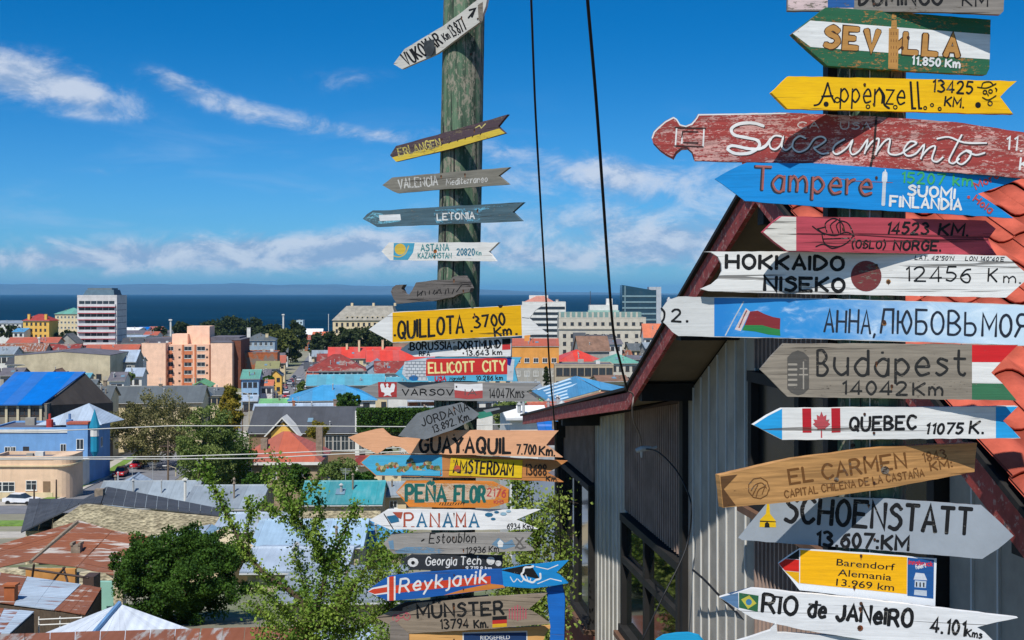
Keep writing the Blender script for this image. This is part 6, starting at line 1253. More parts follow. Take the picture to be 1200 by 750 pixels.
s.strokes([[(597+i*3.2,709+abs(i-3)*1.6),(597+i*3.2,727-abs(i-3)*.8)] for i in range(7)], 1.5, pk, 'red_bars').strokes([[(464+4*math.cos(a*.7),724+4*math.sin(a*.7)) for a in range(10)],[(477+4*math.cos(a*.7),722.5+4*math.sin(a*.7)) for a in range(10)],[(464,724),(469,718),(477,717),(477,722.5)],[(464,724),(471,724),(477,717)]], 1.1, pk, 'bicycle_drawing')
s = Sign('light orange board with blue RIDGEFIELD plaque at the bottom of the left pole', 'L', 6, [(455,760),(478,742.8),(540,739),(647,733),(640,742),(637,750),(645,765),(640,790),(460,790)], board_mat('b_rid', '#e8b06a', wear=.06, crack=.3))
s.area([(542,741),(618,739.2),(618.5,785),(542,787)], paint('#e9e9e4'), 'plaque_border').area([(543.5,742.4),(616.8,740.8),(617.2,785),(543.5,786)], paint('#1f3f6e'), 'blue_plaque').bf('RIDGEFIELD', (563,749.8), (597.5,749), 5, paint('#f2f2ee', 0), .006)
s = Sign('grey weathered stub of board under the left end of the MÜNSTER planks', 'L', 4, [(457,729),(462,727.5),(479,742.6),(479,790),(457,790)], board_mat('b_stub', '#8a8076', wear=.4, crack=.8, grain=.7))
s = Sign('upright bright blue plank right of the MÜNSTER board', 'L', 12, [(640,690),(658,683),(662,700),(661,760),(665,800),(642,800),(645,735)], board_mat('b_bpl', '#1a6fc8', wear=.1, crack=.4), push=-.02)
# ================= right pole, top to bottom
s = Sign('grey wood board reading DOMINGO cut off by the top of the picture', 'R', 4, [(922.5,-30),(1178,-26),(1176,13),(1172,17),(1100,14),(922.5,12.5)], board_mat('b_dom', '#938b82', wear=.4, crack=.7, grain=.6), push=.02)
s.area([(923.5,-28),(1000,-28),(1000,11.2),(923.5,11.2)], paint('#e4c9c6', .4), 'pink_panel').area([(924,-5),(968,-5),(968,-0.5),(924,-0.5)], paint('#f0eeea', .3), 'white_line').area([(970,-28),(1001,-28),(1001,9),(970,9)], paint('#2463a8', .15), 'blue_panel').txt('DOMINGO', (1007,6), (1104,5), 18, 3.4, jit=.3).txt('KM', (1128,7), (1157,7.5), 14, 2, jit=.3)
s = Sign('green and white board with tan outlined letters reading SEVILLA', 'R', -8, [(928.5,39.5),(948,24),(968,8.5),(1060,14.5),(1161,23),(1159.5,80),(1156,87.5),(1060,83),(970,77),(948,58)], board_mat('b_sev', '#2f6b4a', '#c28a4a', wear=.6, crack=.25), push=.01, th=.028)
s.area([(929,39.3),(949.5,24),(1160.3,40.5),(1159.8,69.5),(1050,62.5),(950,55)], paint('#f4f3ee', .04), 'white_band')
tan = paint('#c9924e', .05); 
for ch, x, y in [('S',967,54),('E',990,55.5),('V',1014,57.5),('I',1045,60),('L',1060,61),('L',1083,62.8),('A',1108,64.8)]:
    w = 0.8 if ch == 'I' else 14
    s.txt(ch, (x, y), (x+w, y+.9), 22, 8.6, paint('#4a2c18', 0), jit=.0, vary=0); s.txt(ch, (x, y), (x+w, y+.9), 22, 6.2, tan, jit=.0, vary=0)
s.area([(1041.5,33),(1053,34),(1052,81.5),(1040.5,80.5)], tan, 'tower_drawing').area([(1045,17),(1050,17.5),(1051,33.6),(1044,33)], board_mat('paint_tanworn', '#c9924e', '#2f6b4a', wear=.6), 'tower_top').strokes([[(1044+i*3,38+j*8),(1044+i*3,41+j*8)] for i in range(3) for j in range(5)], .8, paint('#8a5a30'), 'tower_windows')
s.txt('11.850 Km', (1068,75.5), (1124,79.5), 9, 2.2, w_).nails([(1057,56),(1064,44)], 1.6)
s = Sign('yellow fork-tailed board reading Appenzell 13425 KM with a little face', 'R', -9, [(904,108.5),(924,89.3),(1050,92),(1191.5,95),(1181,104),(1172,113.5),(1180,124),(1187.5,134),(1050,130.5),(923,127.5)], board_mat('b_app', '#fbc00c', '#8a6a30', wear=.03, crack=.2, k=.97), push=.03)
s.strokes([spline([(954,123.5),(960,121.5),(965,112),(970,97)]),[(970,97),(974,112),(978,120)],[(963,113),(976,112.5)]], 2.2, INK).txt('ppenze', (985,119), (1060,122), 24, 2.1, jit=.3).strokes([[(1067,96),(1069,127),(1073,127)],[(1075,96),(1077,127),(1080,127)],spline([(1030,103),(1036,112),(1036,122),(1042,127)])], 2.6, INK)
s.txt('13425', (1092,107), (1139,110), 13.5, 2.3).txt('KM.', (1107,123.5), (1129,126), 10.5, 2.2).disc((968,122), 3, INK, 'dot').disc((1146,123), 3.4, INK, 'dot')
circ = lambda x, y, r: [(x+r*math.cos(a*.7), y+r*math.sin(a*.7)) for a in range(10)]
for q in (circ(1017,125,2.2),circ(1049,125.5,2.2),circ(1084,126.5,1.8),circ(1092,123,1.8),circ(1101,127.5,1.8),circ(981,117,3),circ(1160,121,2.6)): s.strokes([q], 1.2, INK, 'ring_mark')
s.strokes([spline([(1145,102),(1156,103),(1167,98)]),spline([(1150,103),(1152,97),(1160,96),(1164,100)]),circ(1154,108,2.2),circ(1160.5,107,2.2),spline([(1151,114),(1158,117),(1167,112)]),[(1157,110),(1158,112)],spline([(1166,103),(1168,105),(1167,107)])], 1.3, INK, 'face_drawing')
sac_poly = [(763.5,161),(766,154),(771,149),(779,142),(788.5,137),(792,139),(796,145.5),(803,147.3),(810,144.6),(815.6,138),(818,133.6),(920,132),(1027,136.5),(1120,143),(1200,155),(1235,159),(1235,213),(1200,208.5),(1060,198),(920,190.5),(813.5,188.3),(811,180),(805,174.6),(798,175),(792,180),(788.5,186.4),(780,182),(773,177),(766,169.5)]
s = Sign('broad red and pale board with notched left tip reading Sacramento', 'R', 13, sac_poly, board_mat('b_sac', '#a8423c', '#e6aea4', wear=.78, crack=.2, grain=.5), th=.028)
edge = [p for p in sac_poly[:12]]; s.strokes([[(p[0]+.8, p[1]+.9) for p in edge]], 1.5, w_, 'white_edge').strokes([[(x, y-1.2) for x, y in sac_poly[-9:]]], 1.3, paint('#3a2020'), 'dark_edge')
sac = [[(894.8,147.7),(883,144.2),(866.7,145),(857.3,150.8),(860.4,158),(875,161.3),(887.5,164.4),(889.6,171.7),(879,179),(862.5,180),(853,174.8),(858.3,170.6),(875,173.8),(887.5,174.8),(897,171),(903,163)],
 [(916,160),(908,159),(902,165),(903,173),(909,175),(915,169),(918,160),(916,171),(921,176),(928,171)],[(944,162),(937,159.5),(930,165),(929,173),(936,178),(946,174),(954,163),(962.5,160),(967.7,164.4),(958,171.7),(954,173.8),(962.5,180),(971,179)],
 [(989.6,163),(979,169.6),(976,177),(981,180.5),(991.7,173.8),(999,164.4),(996,174.8),(999,181),(1007,176.5),(1016.7,163.5),(1013,180)],[(1014,177),(1022,166),(1030,163),(1026,181)],[(1027,178),(1036,166),(1043,163.5),(1041,178),(1048,181.5),(1056,180)],
 [(1056,180),(1067,172.5),(1074,167.5),(1066,166),(1059,176),(1063,182.5),(1073,180),(1083,169.6),(1079,186)],[(1080,183),(1088,174),(1096,171.5),(1092,186),(1098,189.5),(1105,184)],[(1127,158),(1118,175),(1112,188),(1117,191.5),(1124,186)],[(1098,162.5),(1112,160.5),(1130,167),(1156,167.5)],[(1133,176),(1125,181),(1121,188.5),(1127,192.5),(1135,186),(1138,178),(1132,176.5),(1143,181.5),(1154,179)]]
s.strokes([spline([(x+.9, y+1.3) for x, y in P]) for P in sac], 3.0, paint('#4d3434', .1), 'painted_groove_shadow').strokes([spline(P) for P in sac], 2.0, paint('#f2f0ec', .03), 'lettering').strokes([spline(sac[0])], 3.4, paint('#f2f0ec', .03))  # dark offset stroke paints the shadow of the carved grooves
pw = paint('#d9c5c0', .3)
s.txt('CA', (935,150), (959,150), 7, 1.3, pw).txt('USA', (985,151), (1020,151.5), 8, 1.4, pw).txt('11.2', (1178,175), (1212,178), 15, 2.2, w_).txt('K', (1195,199), (1206,200), 14, 2.2, w_)
s.strokes([[(791.5,171.5),(793,150)],[(825,151),(824,172)],[(799,168),(799.5,155)]], 1.8, w_, 'square_mark').strokes([[(791,149.5),(827,150.5)],[(791,171),(824,172)],[(801,154),(818,154.5)],[(801,167),(818,167.5)],[(800,154),(799,161)]], 1.5, paint('#3d2522', .1), 'square_mark')
s.strokes([[(1027,137.5),(1026,150),(1024.5,170),(1022,186),(1020,196)]], 2.6, paint('#2a1815', .4), 'board_joint')
s = Sign('bright sky-blue fork-tailed board with carved letters reading Tampere', 'R', 10, [(837.5,209.6),(856,199),(875,190.5),(960,191.5),(1060,198.5),(1199,208.5),(1170,219),(1146,227),(1167,241),(1187.5,255.5),(1060,248),(960,242.5),(873,235.5),(855,222)], board_mat('b_tam', '#0a8cd6', '#7d8fa0', wear=.05, crack=.15, k=.9), push=.012)
cv, cr_ = paint('#2c3540', .1), paint('#a8625a', .2)
for dx, dy, w, m_ in ((-.6, .5, 4.4, cv), (.5, -.4, 2.4, cr_)):  # wider dark stroke, set off to the left, paints shade inside the carving
    s.txt('T', (884,222+dy), (902,223+dy), 27, w, m_, jit=.1, off=(dx, 0), vary=0).txt('ampere', (905,223+dy), (1021,228.5+dy), 26, w, m_, jit=.15, off=(dx, 0), vary=0)
s.strokes([[(975,208),(1000,212),(1046,214)]], .6, cr_, 'twig_line').strokes([[(1035,240),(1036.5,210)]], 4.2, paint('#c9d3da'), 'tower_drawing').strokes([[(1036.5,212),(1037,203)]], 6.5, paint('#d9e0e4'), 'tower_drawing').strokes([[(1037,206),(1037.5,199)]], 1.5, paint('#e8ecee'), 'tower_drawing')
s.txt('15207 km', (1056,213.5), (1139,218), 12, 2.2, paint('#3fae6a', .1)).txt('SUOMI', (1064,228), (1118,232.5), 11, 2.8, w_, jit=.15).txt('FINLANDIA', (1043,241.5), (1126,246), 11.5, 2.8, w_, jit=.15)
s.txt('Moro', (1144,222), (1171,208), 8, 1.8, paint('#c2504f', .2), shear=.1).txt('Hola', (1140,235), (1160,250), 8, 1.8, paint('#c2504f', .2)).disc((1135,231), 1.8, paint('#c2504f', .2), 'dot').nails([(1027,208)], 1.5)
s = Sign('rose-red split board with white tip and sailing ship reading OSLO NORGE 14523 KM', 'R', -10, [(894,272),(904,262),(915.6,253),(1040,255.5),(1155,258.5),(1167,268),(1158,280),(1162,290),(1168,299),(1040,296.5),(922,294.5),(908,284)], board_mat('b_osl', '#c8505c', '#8a3a44', wear=.12, crack=.7, grain=.5), push=.03)
s.area([(894.5,272),(904,262.5),(916,253.8),(933,254.2),(933,294.2),(922,293.6),(908,283.5)], board_mat('paint_crackwhite', '#e9e3d6', '#7d7064', wear=.3, crack=1.0), 'white_tip')
s.strokes([[(934,274),(1000,275),(1060,279),(1100,281),(1158,281)]], 1.3, paint('#5a2028'), 'split').txt('14523', (1038,273.5), (1087,274.5), 12.5, 2.6, shear=.28).txt('KM.', (1100,275), (1134,276), 13, 2.8, shear=.2).txt('(OSLO)', (998,290.5), (1037,291.5), 9, 1.8, shear=.15).txt('NORGE.', (1047,292.5), (1102,293.5), 10.5, 2.6, shear=.2)
s.strokes([spline([(952,265),(962,272),(978,276),(992,272),(1001,277)]),spline([(963,274),(967,286),(982,289),(993,284),(1000,276)]),[(964,280),(995,279)],spline([(969,272),(967,262),(976,256),(985,259)]),spline([(976,273),(973,264),(980,258)]),spline([(983,273),(980,264),(985,259)]),spline([(990,272),(988,264),(985,259),(994,262),(1000,274)]),[(984,256),(985,274)],[(967,266),(958,268),(966,275)],spline([(956,289),(965,286),(975,291),(986,288)])], 1.3, INK, 'ship_drawing').nails([(988,268),(1012,286)], 1.4)
s = Sign('white cracked board with dark red disc reading HOKKAIDO NISEKO 12456 Km', 'R', 1, [(823,295),(833,295.5),(841,300.5),(845.5,309),(846,318),(842,326),(834,333),(821,338.5),(830,341),(900,343.5),(1040,346),(1179,348.7),(1207,324),(1179,299.8),(1040,296.5),(930,294.5)], board_mat('b_hok', '#f2f0ea', '#6f675e', wear=.12, crack=.95), push=.0)
s.txt('HOKKAIDO', (851,314), (988,316.5), 15.5, 4.0, jit=.2).txt('NISEKO', (896,340), (989,341.5), 15, 4.0, jit=.2).disc((1015,323.5), 18, paint('#7d3a3a', .45), 'dark_red_disc', n=28).disc((1041,330), 3, paint('#c98a3a', .7), 'rust_stain', n=8)
s.txt('12456', (1060,329), (1137,330), 16.5, 2.0, jit=.4).txt('K', (1158,329.5), (1168,330), 15, 2.0).txt('m.', (1176,331), (1196,331.5), 11, 1.5).txt("LAT. 42°50'N", (1072,304), (1117,305), 4.5, .8, shear=.3).txt("LON 140°40'E", (1131,305), (1176,306), 4.5, .8, shear=.3).nails([(1027,311),(1041,330)], 1.6)
s = Sign('long printed white and sky-blue board with Cyrillic words and a red-green flag', 'R', 4, [(774,370),(776,361),(781,354),(788,350),(795,347.5),(960,349.5),(1100,353.5),(1235,358.5),(1235,407),(1100,401.5),(960,397.5),(795,393.7),(788,389),(780,380),(775,376)], board_mat('b_ann', '#d9d9d5', wear=.0, crack=.0, grain=.05), th=.008, push=.01)
def skyprint():
    m = bpy.data.materials.new('printed_sky'); m.use_nodes = True; T = NT(m.node_tree); b = T.n['Principled BSDF']; co = T.new('ShaderNodeTexCoord'); P = co.outputs['Object']
    sp = T.new('ShaderNodeSeparateXYZ'); T.set(sp.inputs[0], P); n = T.noise(T.vm('MULTIPLY', P, (1, 1, 2)), 9, 7, .65, .6); k = T.ss(T.m('ADD', sp.outputs[0], T.m('MULTIPLY', T.m('SUBTRACT', n, .5), .8)), -.35, .45)
    c = T.mix(k, lin('#2f93d8', .85), lin('#cfe6f4', .85)); c = T.mix(T.m('MULTIPLY', T.ss(n, .52, .75), .5), c, lin('#e4eef4')); c = T.mix(T.ss(sp.outputs[0], -.45, -.55), c, lin('#2384cf', .85))
    T.set(b.inputs['Base Color'], c); b.inputs['Roughness'].default_value = .45; return m
s.area([(837,349),(960,350.3),(1100,354.3),(1234,359.2),(1234,406.2),(1100,400.7),(960,396.7),(837,394)], skyprint(), 'printed_sky')
s.strokes([[(850,393),(861,372),(871.5,353.5)]], 1.4, paint('#c3ccd2', 0), 'flagpole').area([(874,361),(879,365),(868,388),(861,386)], paint('#e3d3d0', .05), 'flag_ornament').strokes([[(875,364),(872,370),(869,377),(866,384)]], 1.6, paint('#c2474d', .5), 'flag_ornament_red')
s.area([(879,365),(888,364),(896,368),(906,371.5),(914.5,373),(914,386),(905,384.5),(893,381),(872.5,381)], paint('#8e2f35', .02), 'flag_red').area([(872.5,381),(893,381),(905,384.5),(914,386),(914.5,393.5),(900,392),(885,388.5),(869.5,387)], paint('#2f8a4a', .02), 'flag_green')
s.txt('2', (787,376.5), (798,377), 14, 2.4).strokes([[(804.5,376.5),(805.8,376.5)]], 3, INK).strokes([spline([(775,361.5),(778.5,366),(778,373),(775.5,377)])], 2.4, INK)
ink2 = paint('#232c3a', .03)
s.txt('АННА,', (966,388.5), (1025,391), 26, 2.6, ink2, jit=.1).txt('ЛЮБОВЬ', (1032,390), (1143,392.5), 27, 2.8, ink2, jit=.1).txt('МОЯ', (1151,393), (1202,395), 26, 3.2, ink2, jit=.15).disc((1036,379), 3, paint('#8a5a28', .6), 'rust_stain', n=9).nails([(1036,377)], 2)
s = Sign('bare grey wood board with burnt letters reading Budapest and tricolour tail', 'R', 2, [(890.7,433),(904,417),(918,402.5),(1050,403),(1193,404),(1176,421),(1161,436.7),(1177,453),(1191.7,469.5),(1050,467),(923,465),(907,449)], board_mat('b_bud', '#9c9181', '#5f564b', wear=.25, crack=.5, grain=.7), push=.02)
bi = paint('#2a2a29', .3)
s.area([(1139,404.3),(1192.3,404.6),(1172.5,424.5),(1139,424.3)], paint('#e0272c', .03), 'flag_red').area([(1139,424.4),(1172.5,424.6),(1161.5,436.7),(1175,449.5),(1139,449)], paint('#f2f0ea', .05), 'flag_white').area([(1139,449.1),(1175,449.6),(1191,468.8),(1139,467.9)], paint('#3f7a56', .2), 'flag_green')
s.txt('B', (958,439.5), (970,439.5), 29, 3.2, bi, jit=.1).txt('udapest', (978,439), (1131,440), 29, 3.2, bi, jit=.15).txt('14042', (986,461.5), (1063,462.5), 14.5, 2.6, bi, jit=.2).txt('Km', (1070,462.5), (1104,463), 14, 2.6, bi)
s.area([(922.5,419),(928,413),(935,410.5),(942,413),(948,419),(948,455),(942,461),(935,463),(927,460),(922.5,455)], paint('#5f5b55', .3), 'crest').strokes([[(924,427+i*6),(933.5,427+i*6)] for i in range(5)], 2.6, paint('#aaa193', .2), 'crest_bars').strokes([[(941.5,424),(941.5,456)],[(937.5,432),(945.5,432)],[(936.5,439),(946.5,439)]], 1.6, paint('#aaa193', .2), 'crest_cross').strokes([[(1033,413),(1035,413)],[(992,429),(994,429)]], 2.4, bi).nails([(1045,452),(1027,425)], 1.5)
s = Sign('white board with light blue ends and maple flag reading QUEBEC 11075 K', 'R', -5, [(883,498),(900,487),(917,478.5),(1050,477.5),(1193,476),(1184,485),(1175,493),(1186,503),(1196,513.5),(1050,514.5),(917,515.5),(900,507)], board_mat('b_que', '#efeee8', wear=.03, crack=.25), th=.026, push=.01)
lb = paint('#2aa9e8', .03)
s.area([(883.5,498),(900,487.4),(916.5,479),(916.5,515),(900,506.6)], lb, 'blue_end').area([(1167,476.8),(1192.5,476.5),(1184,485),(1175.5,493),(1186,503),(1195,513),(1167,513.3)], lb, 'blue_end').area([(940,478.6),(950.5,478.5),(951,507),(940.5,507)], paint('#c4222e', .05), 'flag_bar').area([(974,478.3),(984.5,478.2),(985,506.6),(974.5,507)], paint('#c4222e', .05), 'flag_bar')
s.area([(962.5,482),(965,488),(968.5,486),(968,492),(972,491.5),(970.5,495),(973,497),(967,502),(967.5,504),(963.3,503),(963.5,513),(961.8,513),(961.8,503),(957.5,504),(958,502),(952.5,497),(955,495),(953,491.5),(957.5,492),(957,486),(960.5,488)], paint('#c8545a', .25), 'maple_leaf')
s.txt('QUEBEC', (996,504), (1073,502), 15, 3.3, shear=.1, jit=.3).txt('11075', (1084,508), (1127,508), 11.5, 2.8, shear=.25, jit=.25).txt('K.', (1136,507.5), (1152,507.5), 14, 2.8, shear=.2, jit=.2)
s = Sign('honey-coloured carved plank reading EL CARMEN tilted up to the right', 'R', -17, [(843,557),(930,537.5),(1035,524),(1145,519),(1143,536),(1142,553),(1035,573),(940,587),(847,595)], board_mat('b_car', '#cf9a5e', '#7a5230', wear=.16, crack=.35, grain=.9), push=.0, th=.03)
hb = paint('#7d5228', .35)
s.txt('EL CARMEN', (926,567), (1062,547), 17, 3.0, hb, jit=.2).txt('CAPITAL CHILENA DE LA CASTAÑA', (920,583.5), (1083,558), 8.5, 1.5, hb, jit=.2).txt('1843', (1082,541.5), (1109,536.5), 10, 1.7, hb).txt('KM:', (1091,551.5), (1116,547), 9.5, 1.9, hb)
s.strokes([circ(889,572,12.5)+[(901,575)], spline([(880,575),(885,568),(893,566),(898,572)]), spline([(886,582),(889,574),(896,570)]), [(893,579),(897,568)], [(882,580),(888,568)]], 1.1, hb, 'chestnut_carving').area([(844,558.5),(864,556),(848,573),(862,592),(847.5,594)], board_mat('paint_darkwood', '#6b4a2c', '#4a3020', wear=.3), 'dark_corner').disc((1037,551), 5, paint('#3a2718', .6), 'burnt_knot', n=9).disc((980,562), 3, paint('#5a3a20', .6), 'burnt_knot', n=7)
mg = mat('sheet_metal_grey', lin('#aab1b8', .82), .45, .08, 5, .1, metal=.15)
s = Sign('grey metal arrow reading SCHOENSTATT with a small yellow chapel', 'R', 15, [(865,630),(884,607),(900,588),(905,580),(1030,584),(1150,592),(1170,610),(1188,628),(1170,643),(1151,655),(1010,643),(870,633)], mg, th=.006, push=.0)
s.txt('SCHOENSTATT', (920,611), (1137,626.5), 29, 4.8, jit=.15, vary=.03).strokes([[(1062+i*27,592+i*1.2),(1076+i*27,593+i*1.2)] for i in range(0)], 2, INK).txt('13.607:KM', (956,638.5), (1064,645), 15.5, 3.8, jit=.15)
s.area([(899,588),(901.5,588),(902.5,602),(909,610),(909.5,618),(890,617.5),(890.5,609),(897.5,602)], paint('#f2c318', .02), 'chapel').area([(890.5,610),(909.3,611),(909.5,612),(890.5,611.5)], INK, 'chapel_line').area([(896,618),(896.5,613),(899,611.5),(901.5,613.5),(902,618)], INK, 'chapel_door').nails([(1018,592),(1025,632)], 1.5)
s = Sign('printed white and yellow plate reading Barendorf Alemania with flag tip', 'R', 6, [(911.7,660),(924,651),(937,642.7),(1010,647.5),(1097.7,654.5),(1096,710.7),(1010,700.5),(937,691.7),(924,675)], mat('plate_white', lin('#eceeee', .85), .4, .03, 3), th=.006, push=.01)
s.area([(927,650.5),(936.5,644),(936.5,655.5),(921,654.6)], INK, 'flag_black').area([(920.5,655),(936.5,656),(936.5,670),(919.5,668.5),(912.5,660.5)], paint('#d9261c', 0), 'flag_red').area([(919.5,669),(936.5,670.5),(936.5,684)], paint('#f2b50c', 0), 'flag_gold').area([(937.8,644.3),(1063,652.8),(1062.7,696.2),(937.5,683.3)], paint('#f7b50a', 0, .95), 'yellow_panel')
s.bf('Barendorf', (980,662.5), (1048.5,668.5), 8.2, INK, .008).bf('Alemania', (981.5,674.5), (1044.5,680.5), 8.2, INK, .008).bf('13.969 km', (979.5,686), (1047.5,692.5), 8.4, INK, .008)
s.area([(1063.6,653.3),(1094.5,656),(1093.8,701.5),(1063.2,698)], paint('#1f5a9a', .1), 'blue_sticker').area([(1073,671),(1083,672),(1086.5,680),(1070.5,679)], paint('#d9dde2', .1), 'sticker_tower').area([(1072,680),(1085.5,681),(1085,689),(1071.5,688)], paint('#c3cdd6', .2), 'sticker_tower').area([(1071.5,691),(1086,692),(1086,698.5),(1071,697)], paint('#c3cdd6', .2), 'sticker_tower')
s.txt('innsbruck', (1065,661), (1092.5,663.5), 5, 1.1, paint('#e03440', 0), jit=.1).txt('feiert', (1073,667), (1085,664.5), 5, .8, w_, shear=.3).strokes([[(1074+i*4.2,682.5+i*.3),(1074+i*4.2,687+i*.3)] for i in range(3)], 1.6, INK, 'sticker_windows').nails([(1009,651),(1001,688)], 1.5)
s = Sign('white fork-tailed board with Brazilian flag reading Rio de JANeIRO', 'R', 8, [(843,700),(862,694.5),(880,689.5),(1010,702),(1193,724),(1168,729),(1145,735),(1155,742),(1165,752),(1150,765),(1010,749.5),(940,738),(883,725),(860,711)], board_mat('b_rio', '#f0f0ee', '#7d756a', wear=.12, crack=.35), push=.035)
s.area([(843.6,700),(865,694.5),(865.5,713.5),(860,710.5)], paint('#5b7fa3', .1), 'blue_tip').area([(866,694.5),(889,698),(888,717),(866,712)], paint('#2f6b45', .1), 'flag_green').area([(868.5,702.5),(878,697.5),(886.5,707),(876.5,713.5)], paint('#c9c04a', .1), 'flag_yellow').disc((877.5,705.5), 3.6, paint('#3f7fa8', .1), 'flag_globe')
s.txt('RIO', (893,716.5), (933,720.5), 19, 4.2, jit=.3, vary=.1).txt('de', (947,721), (967,723.5), 18, 4.0, jit=.3).txt('JANeIRO', (980,726), (1068,734.5), 19, 4.4, jit=.4, vary=.1).strokes([[(948,708),(962,709)],[(1036,714),(1050,716)],[(907,699),(917,700)]], 2.2, INK, 'palm_leaf')
s.txt('4.101', (1091,740), (1130,744.5), 16, 3.2, jit=.3).txt('Kms', (1132,745), (1150,748), 8, 1.8).nails([(1009,707),(1008,713),(1007,735)], 1.8).disc((1008,736), 3.6, paint('#8a4a28', .6), 'rust_stain', n=8)
s = Sign('white board with up-curved left tip at the bottom edge below the Rio board', 'R', 3, [(862,752),(885,745),(903,739),(910,730),(911,742),(985,745),(1060,749),(1060,790),(862,790)], board_mat('b_bot', '#e6e6e4', wear=.15, crack=.4), push=.01)
s = Sign('rounded bright blue sign top peeking over the bottom edge', 'R', 16, [(768,750),(776,745),(792,742.5),(806,742),(818,745),(824,752),(830,790),(764,790)], paint('#1fa0d0', .05), push=.02)

for s in SIGNS:                                                            # fixings on every board that shows none yet
    if s.nailed: continue
    px = 1019 if s.Q.x > .5 else 538; ys = []
    for i in range(len(s.poly)):
        a, b = s.poly[i], s.poly[(i+1) % len(s.poly)]
        if (a[0]-px)*(b[0]-px) < 0: ys.append(a[1]+(b[1]-a[1])*(px-a[0])/(b[0]-a[0]))
    if len(ys) >= 2: lo, hi = min(ys), max(ys); s.nails([(px-6, lo+(hi-lo)*.2), (px+5, lo+(hi-lo)*.8)], .9 if px < 700 else 1.5)
# ---------------------------------------------------------------- trees and plants
import numpy as np
nr = np.random.default_rng(11)
def leaf_mesh(name, C, size, m, parent, jit=.35, up=.25, kind=None):
    """many small folded leaves: C (n,3) centres; size scalar or (n,)"""
    C = np.asarray(C); n = len(C); s = np.asarray(size)*np.ones(n)*(1+jit*nr.uniform(-1, 1, n))
    d = nr.normal(size=(n, 3)); d[:, 2] -= up; d /= np.linalg.norm(d, axis=1)[:, None]
    q = nr.normal(size=(n, 3)); w = np.cross(d, q); w /= np.linalg.norm(w, axis=1)[:, None]
    nn = np.cross(d, w)
    a = C-d*s[:, None]*.5; b = C+w*s[:, None]*.36+nn*s[:, None]*.1; c = C+d*s[:, None]*.5; e = C-w*s[:, None]*.36+nn*s[:, None]*.1
    V = np.stack([a, b, c, e], 1).reshape(-1, 3)
    me = bpy.data.meshes.new(name); me.vertices.add(n*4); me.vertices.foreach_set('co', V.ravel().astype(np.float32))
    me.loops.add(n*6); me.polygons.add(n*2)
    base = (np.arange(n)*4)[:, None]; idx = np.concatenate([base+np.array([0, 1, 2]), base+np.array([0, 2, 3])], 1).reshape(-1)
    me.loops.foreach_set('vertex_index', idx.astype(np.int32)); me.polygons.foreach_set('loop_start', (np.arange(n*2)*3).astype(np.int32))
    me.materials.append(m); me.update(calc_edges=True); me.validate()
    o = bpy.data.objects.new(name, me); COL.objects.link(o); o.parent = parent
    return o
def lmat(name, a, b, **kw): return mat(name, lin(a, .75), .65, .2, 2, 0, 'leaf', col2=lin(b, .75), spec=.12, **kw)
m_bark = mat('bark', lin('#6a5a48', .7), .95, .25, 3, .4, 'wood', st=(4, 4, 1))
def tree(name, label, px, pt, pb, Y, wpx, m, n, clumps=60, cat='tree', group=None, shape='round', trunk=.18, ls=None, crad=(.26, .22)):
    """crown spans photo rows pt..pb, width wpx at distance Y; grows from the ground there"""
    x = (px-600)/F*Y; g0 = G(Y); zt = (HZ-pt)/F*Y-g0; zb = max(.1, (HZ-pb)/F*Y-g0); w = wpx/F*Y/2
    r = empty(name, label, cat, (x, Y, g0), 0, group)
    g = MB(); tr = [(0, 0, -.5), (w*.05, 0, zb+.15*(zt-zb)), (0, 0, zb+.7*(zt-zb))]; g.tube(tr, [w*trunk*.5+.03, w*trunk*.35+.02, .02], 7)
    for i in range(7):
        a = i*2.4+.5; h = zb+(zt-zb)*(.08+.07*i); g.tube([(0, 0, h), (w*.35*math.cos(a), w*.35*math.sin(a), h+(zt-zb)*.18), (w*.68*math.cos(a), w*.68*math.sin(a), h+(zt-zb)*.34)], [w*trunk*.2+.02, w*trunk*.12+.015, .01], 5)
    g.build('trunk', m_bark, r)
    H = (zt-zb)/2; cz = zb+H; CC = []; ragged = Y < 200
    while len(CC) < clumps:
        p = nr.uniform(-1, 1, 3); q = np.linalg.norm(p)
        if q > 1 or q < .35: continue
        if ragged: p = p*nr.uniform(.85, 1.14)
        if shape == 'cone': k = (1-p[2])/2; 
        elif shape == 'column': k = min(1, 1.25*(1-abs(p[2])**3)*.9)
        elif shape == 'band': k = 1
        else: k = 1
        CC.append((p[0]*w*(k if shape != 'round' else 1), p[1]*w*(k if shape != 'round' else 1), cz+p[2]*H, crad[0]+crad[1]*nr.random()))
    per = n//clumps; L = []
    for (a, b, c, rad) in CC:
        q = nr.normal(size=(per, 3)); q /= np.linalg.norm(q, axis=1)[:, None]; q *= (nr.random(per)**.4)[:, None]
        rr = rad*min(w, H)*1.05
        L.append(np.stack([a+q[:, 0]*rr, b+q[:, 1]*rr, c+q[:, 2]*rr*.8], 1))
    L = np.concatenate(L); L = L[L[:, 2] > .05]
    leaf_mesh('crown', L, ls or max(.1, 2.6*Y/F), m, r)
    return r
lf_dark = lmat('leaf_dark_green', '#26441a', '#567a2c', ls=1.4, tr=.18); lf_cyp = lmat('leaf_cypress', '#2c3a22', '#4c5630', ls=.2, tr=.08); lf_olive = lmat('leaf_olive', '#6b6644', '#8f8a58', ls=.3, tr=.2)
lf_mid = lmat('leaf_mid_green', '#566e34', '#94a35c', ls=.4, tr=.25); lf_gold = lmat('leaf_golden', '#7d7a2a', '#b29a3a', ls=.5, tr=.25); lf_near = lmat('leaf_fresh_green', '#5c8630', '#a9c257', ls=2.5, tr=.35)
lf_near2 = lmat('leaf_yellow_green', '#7c9a3c', '#b8c768', ls=3, tr=.35)
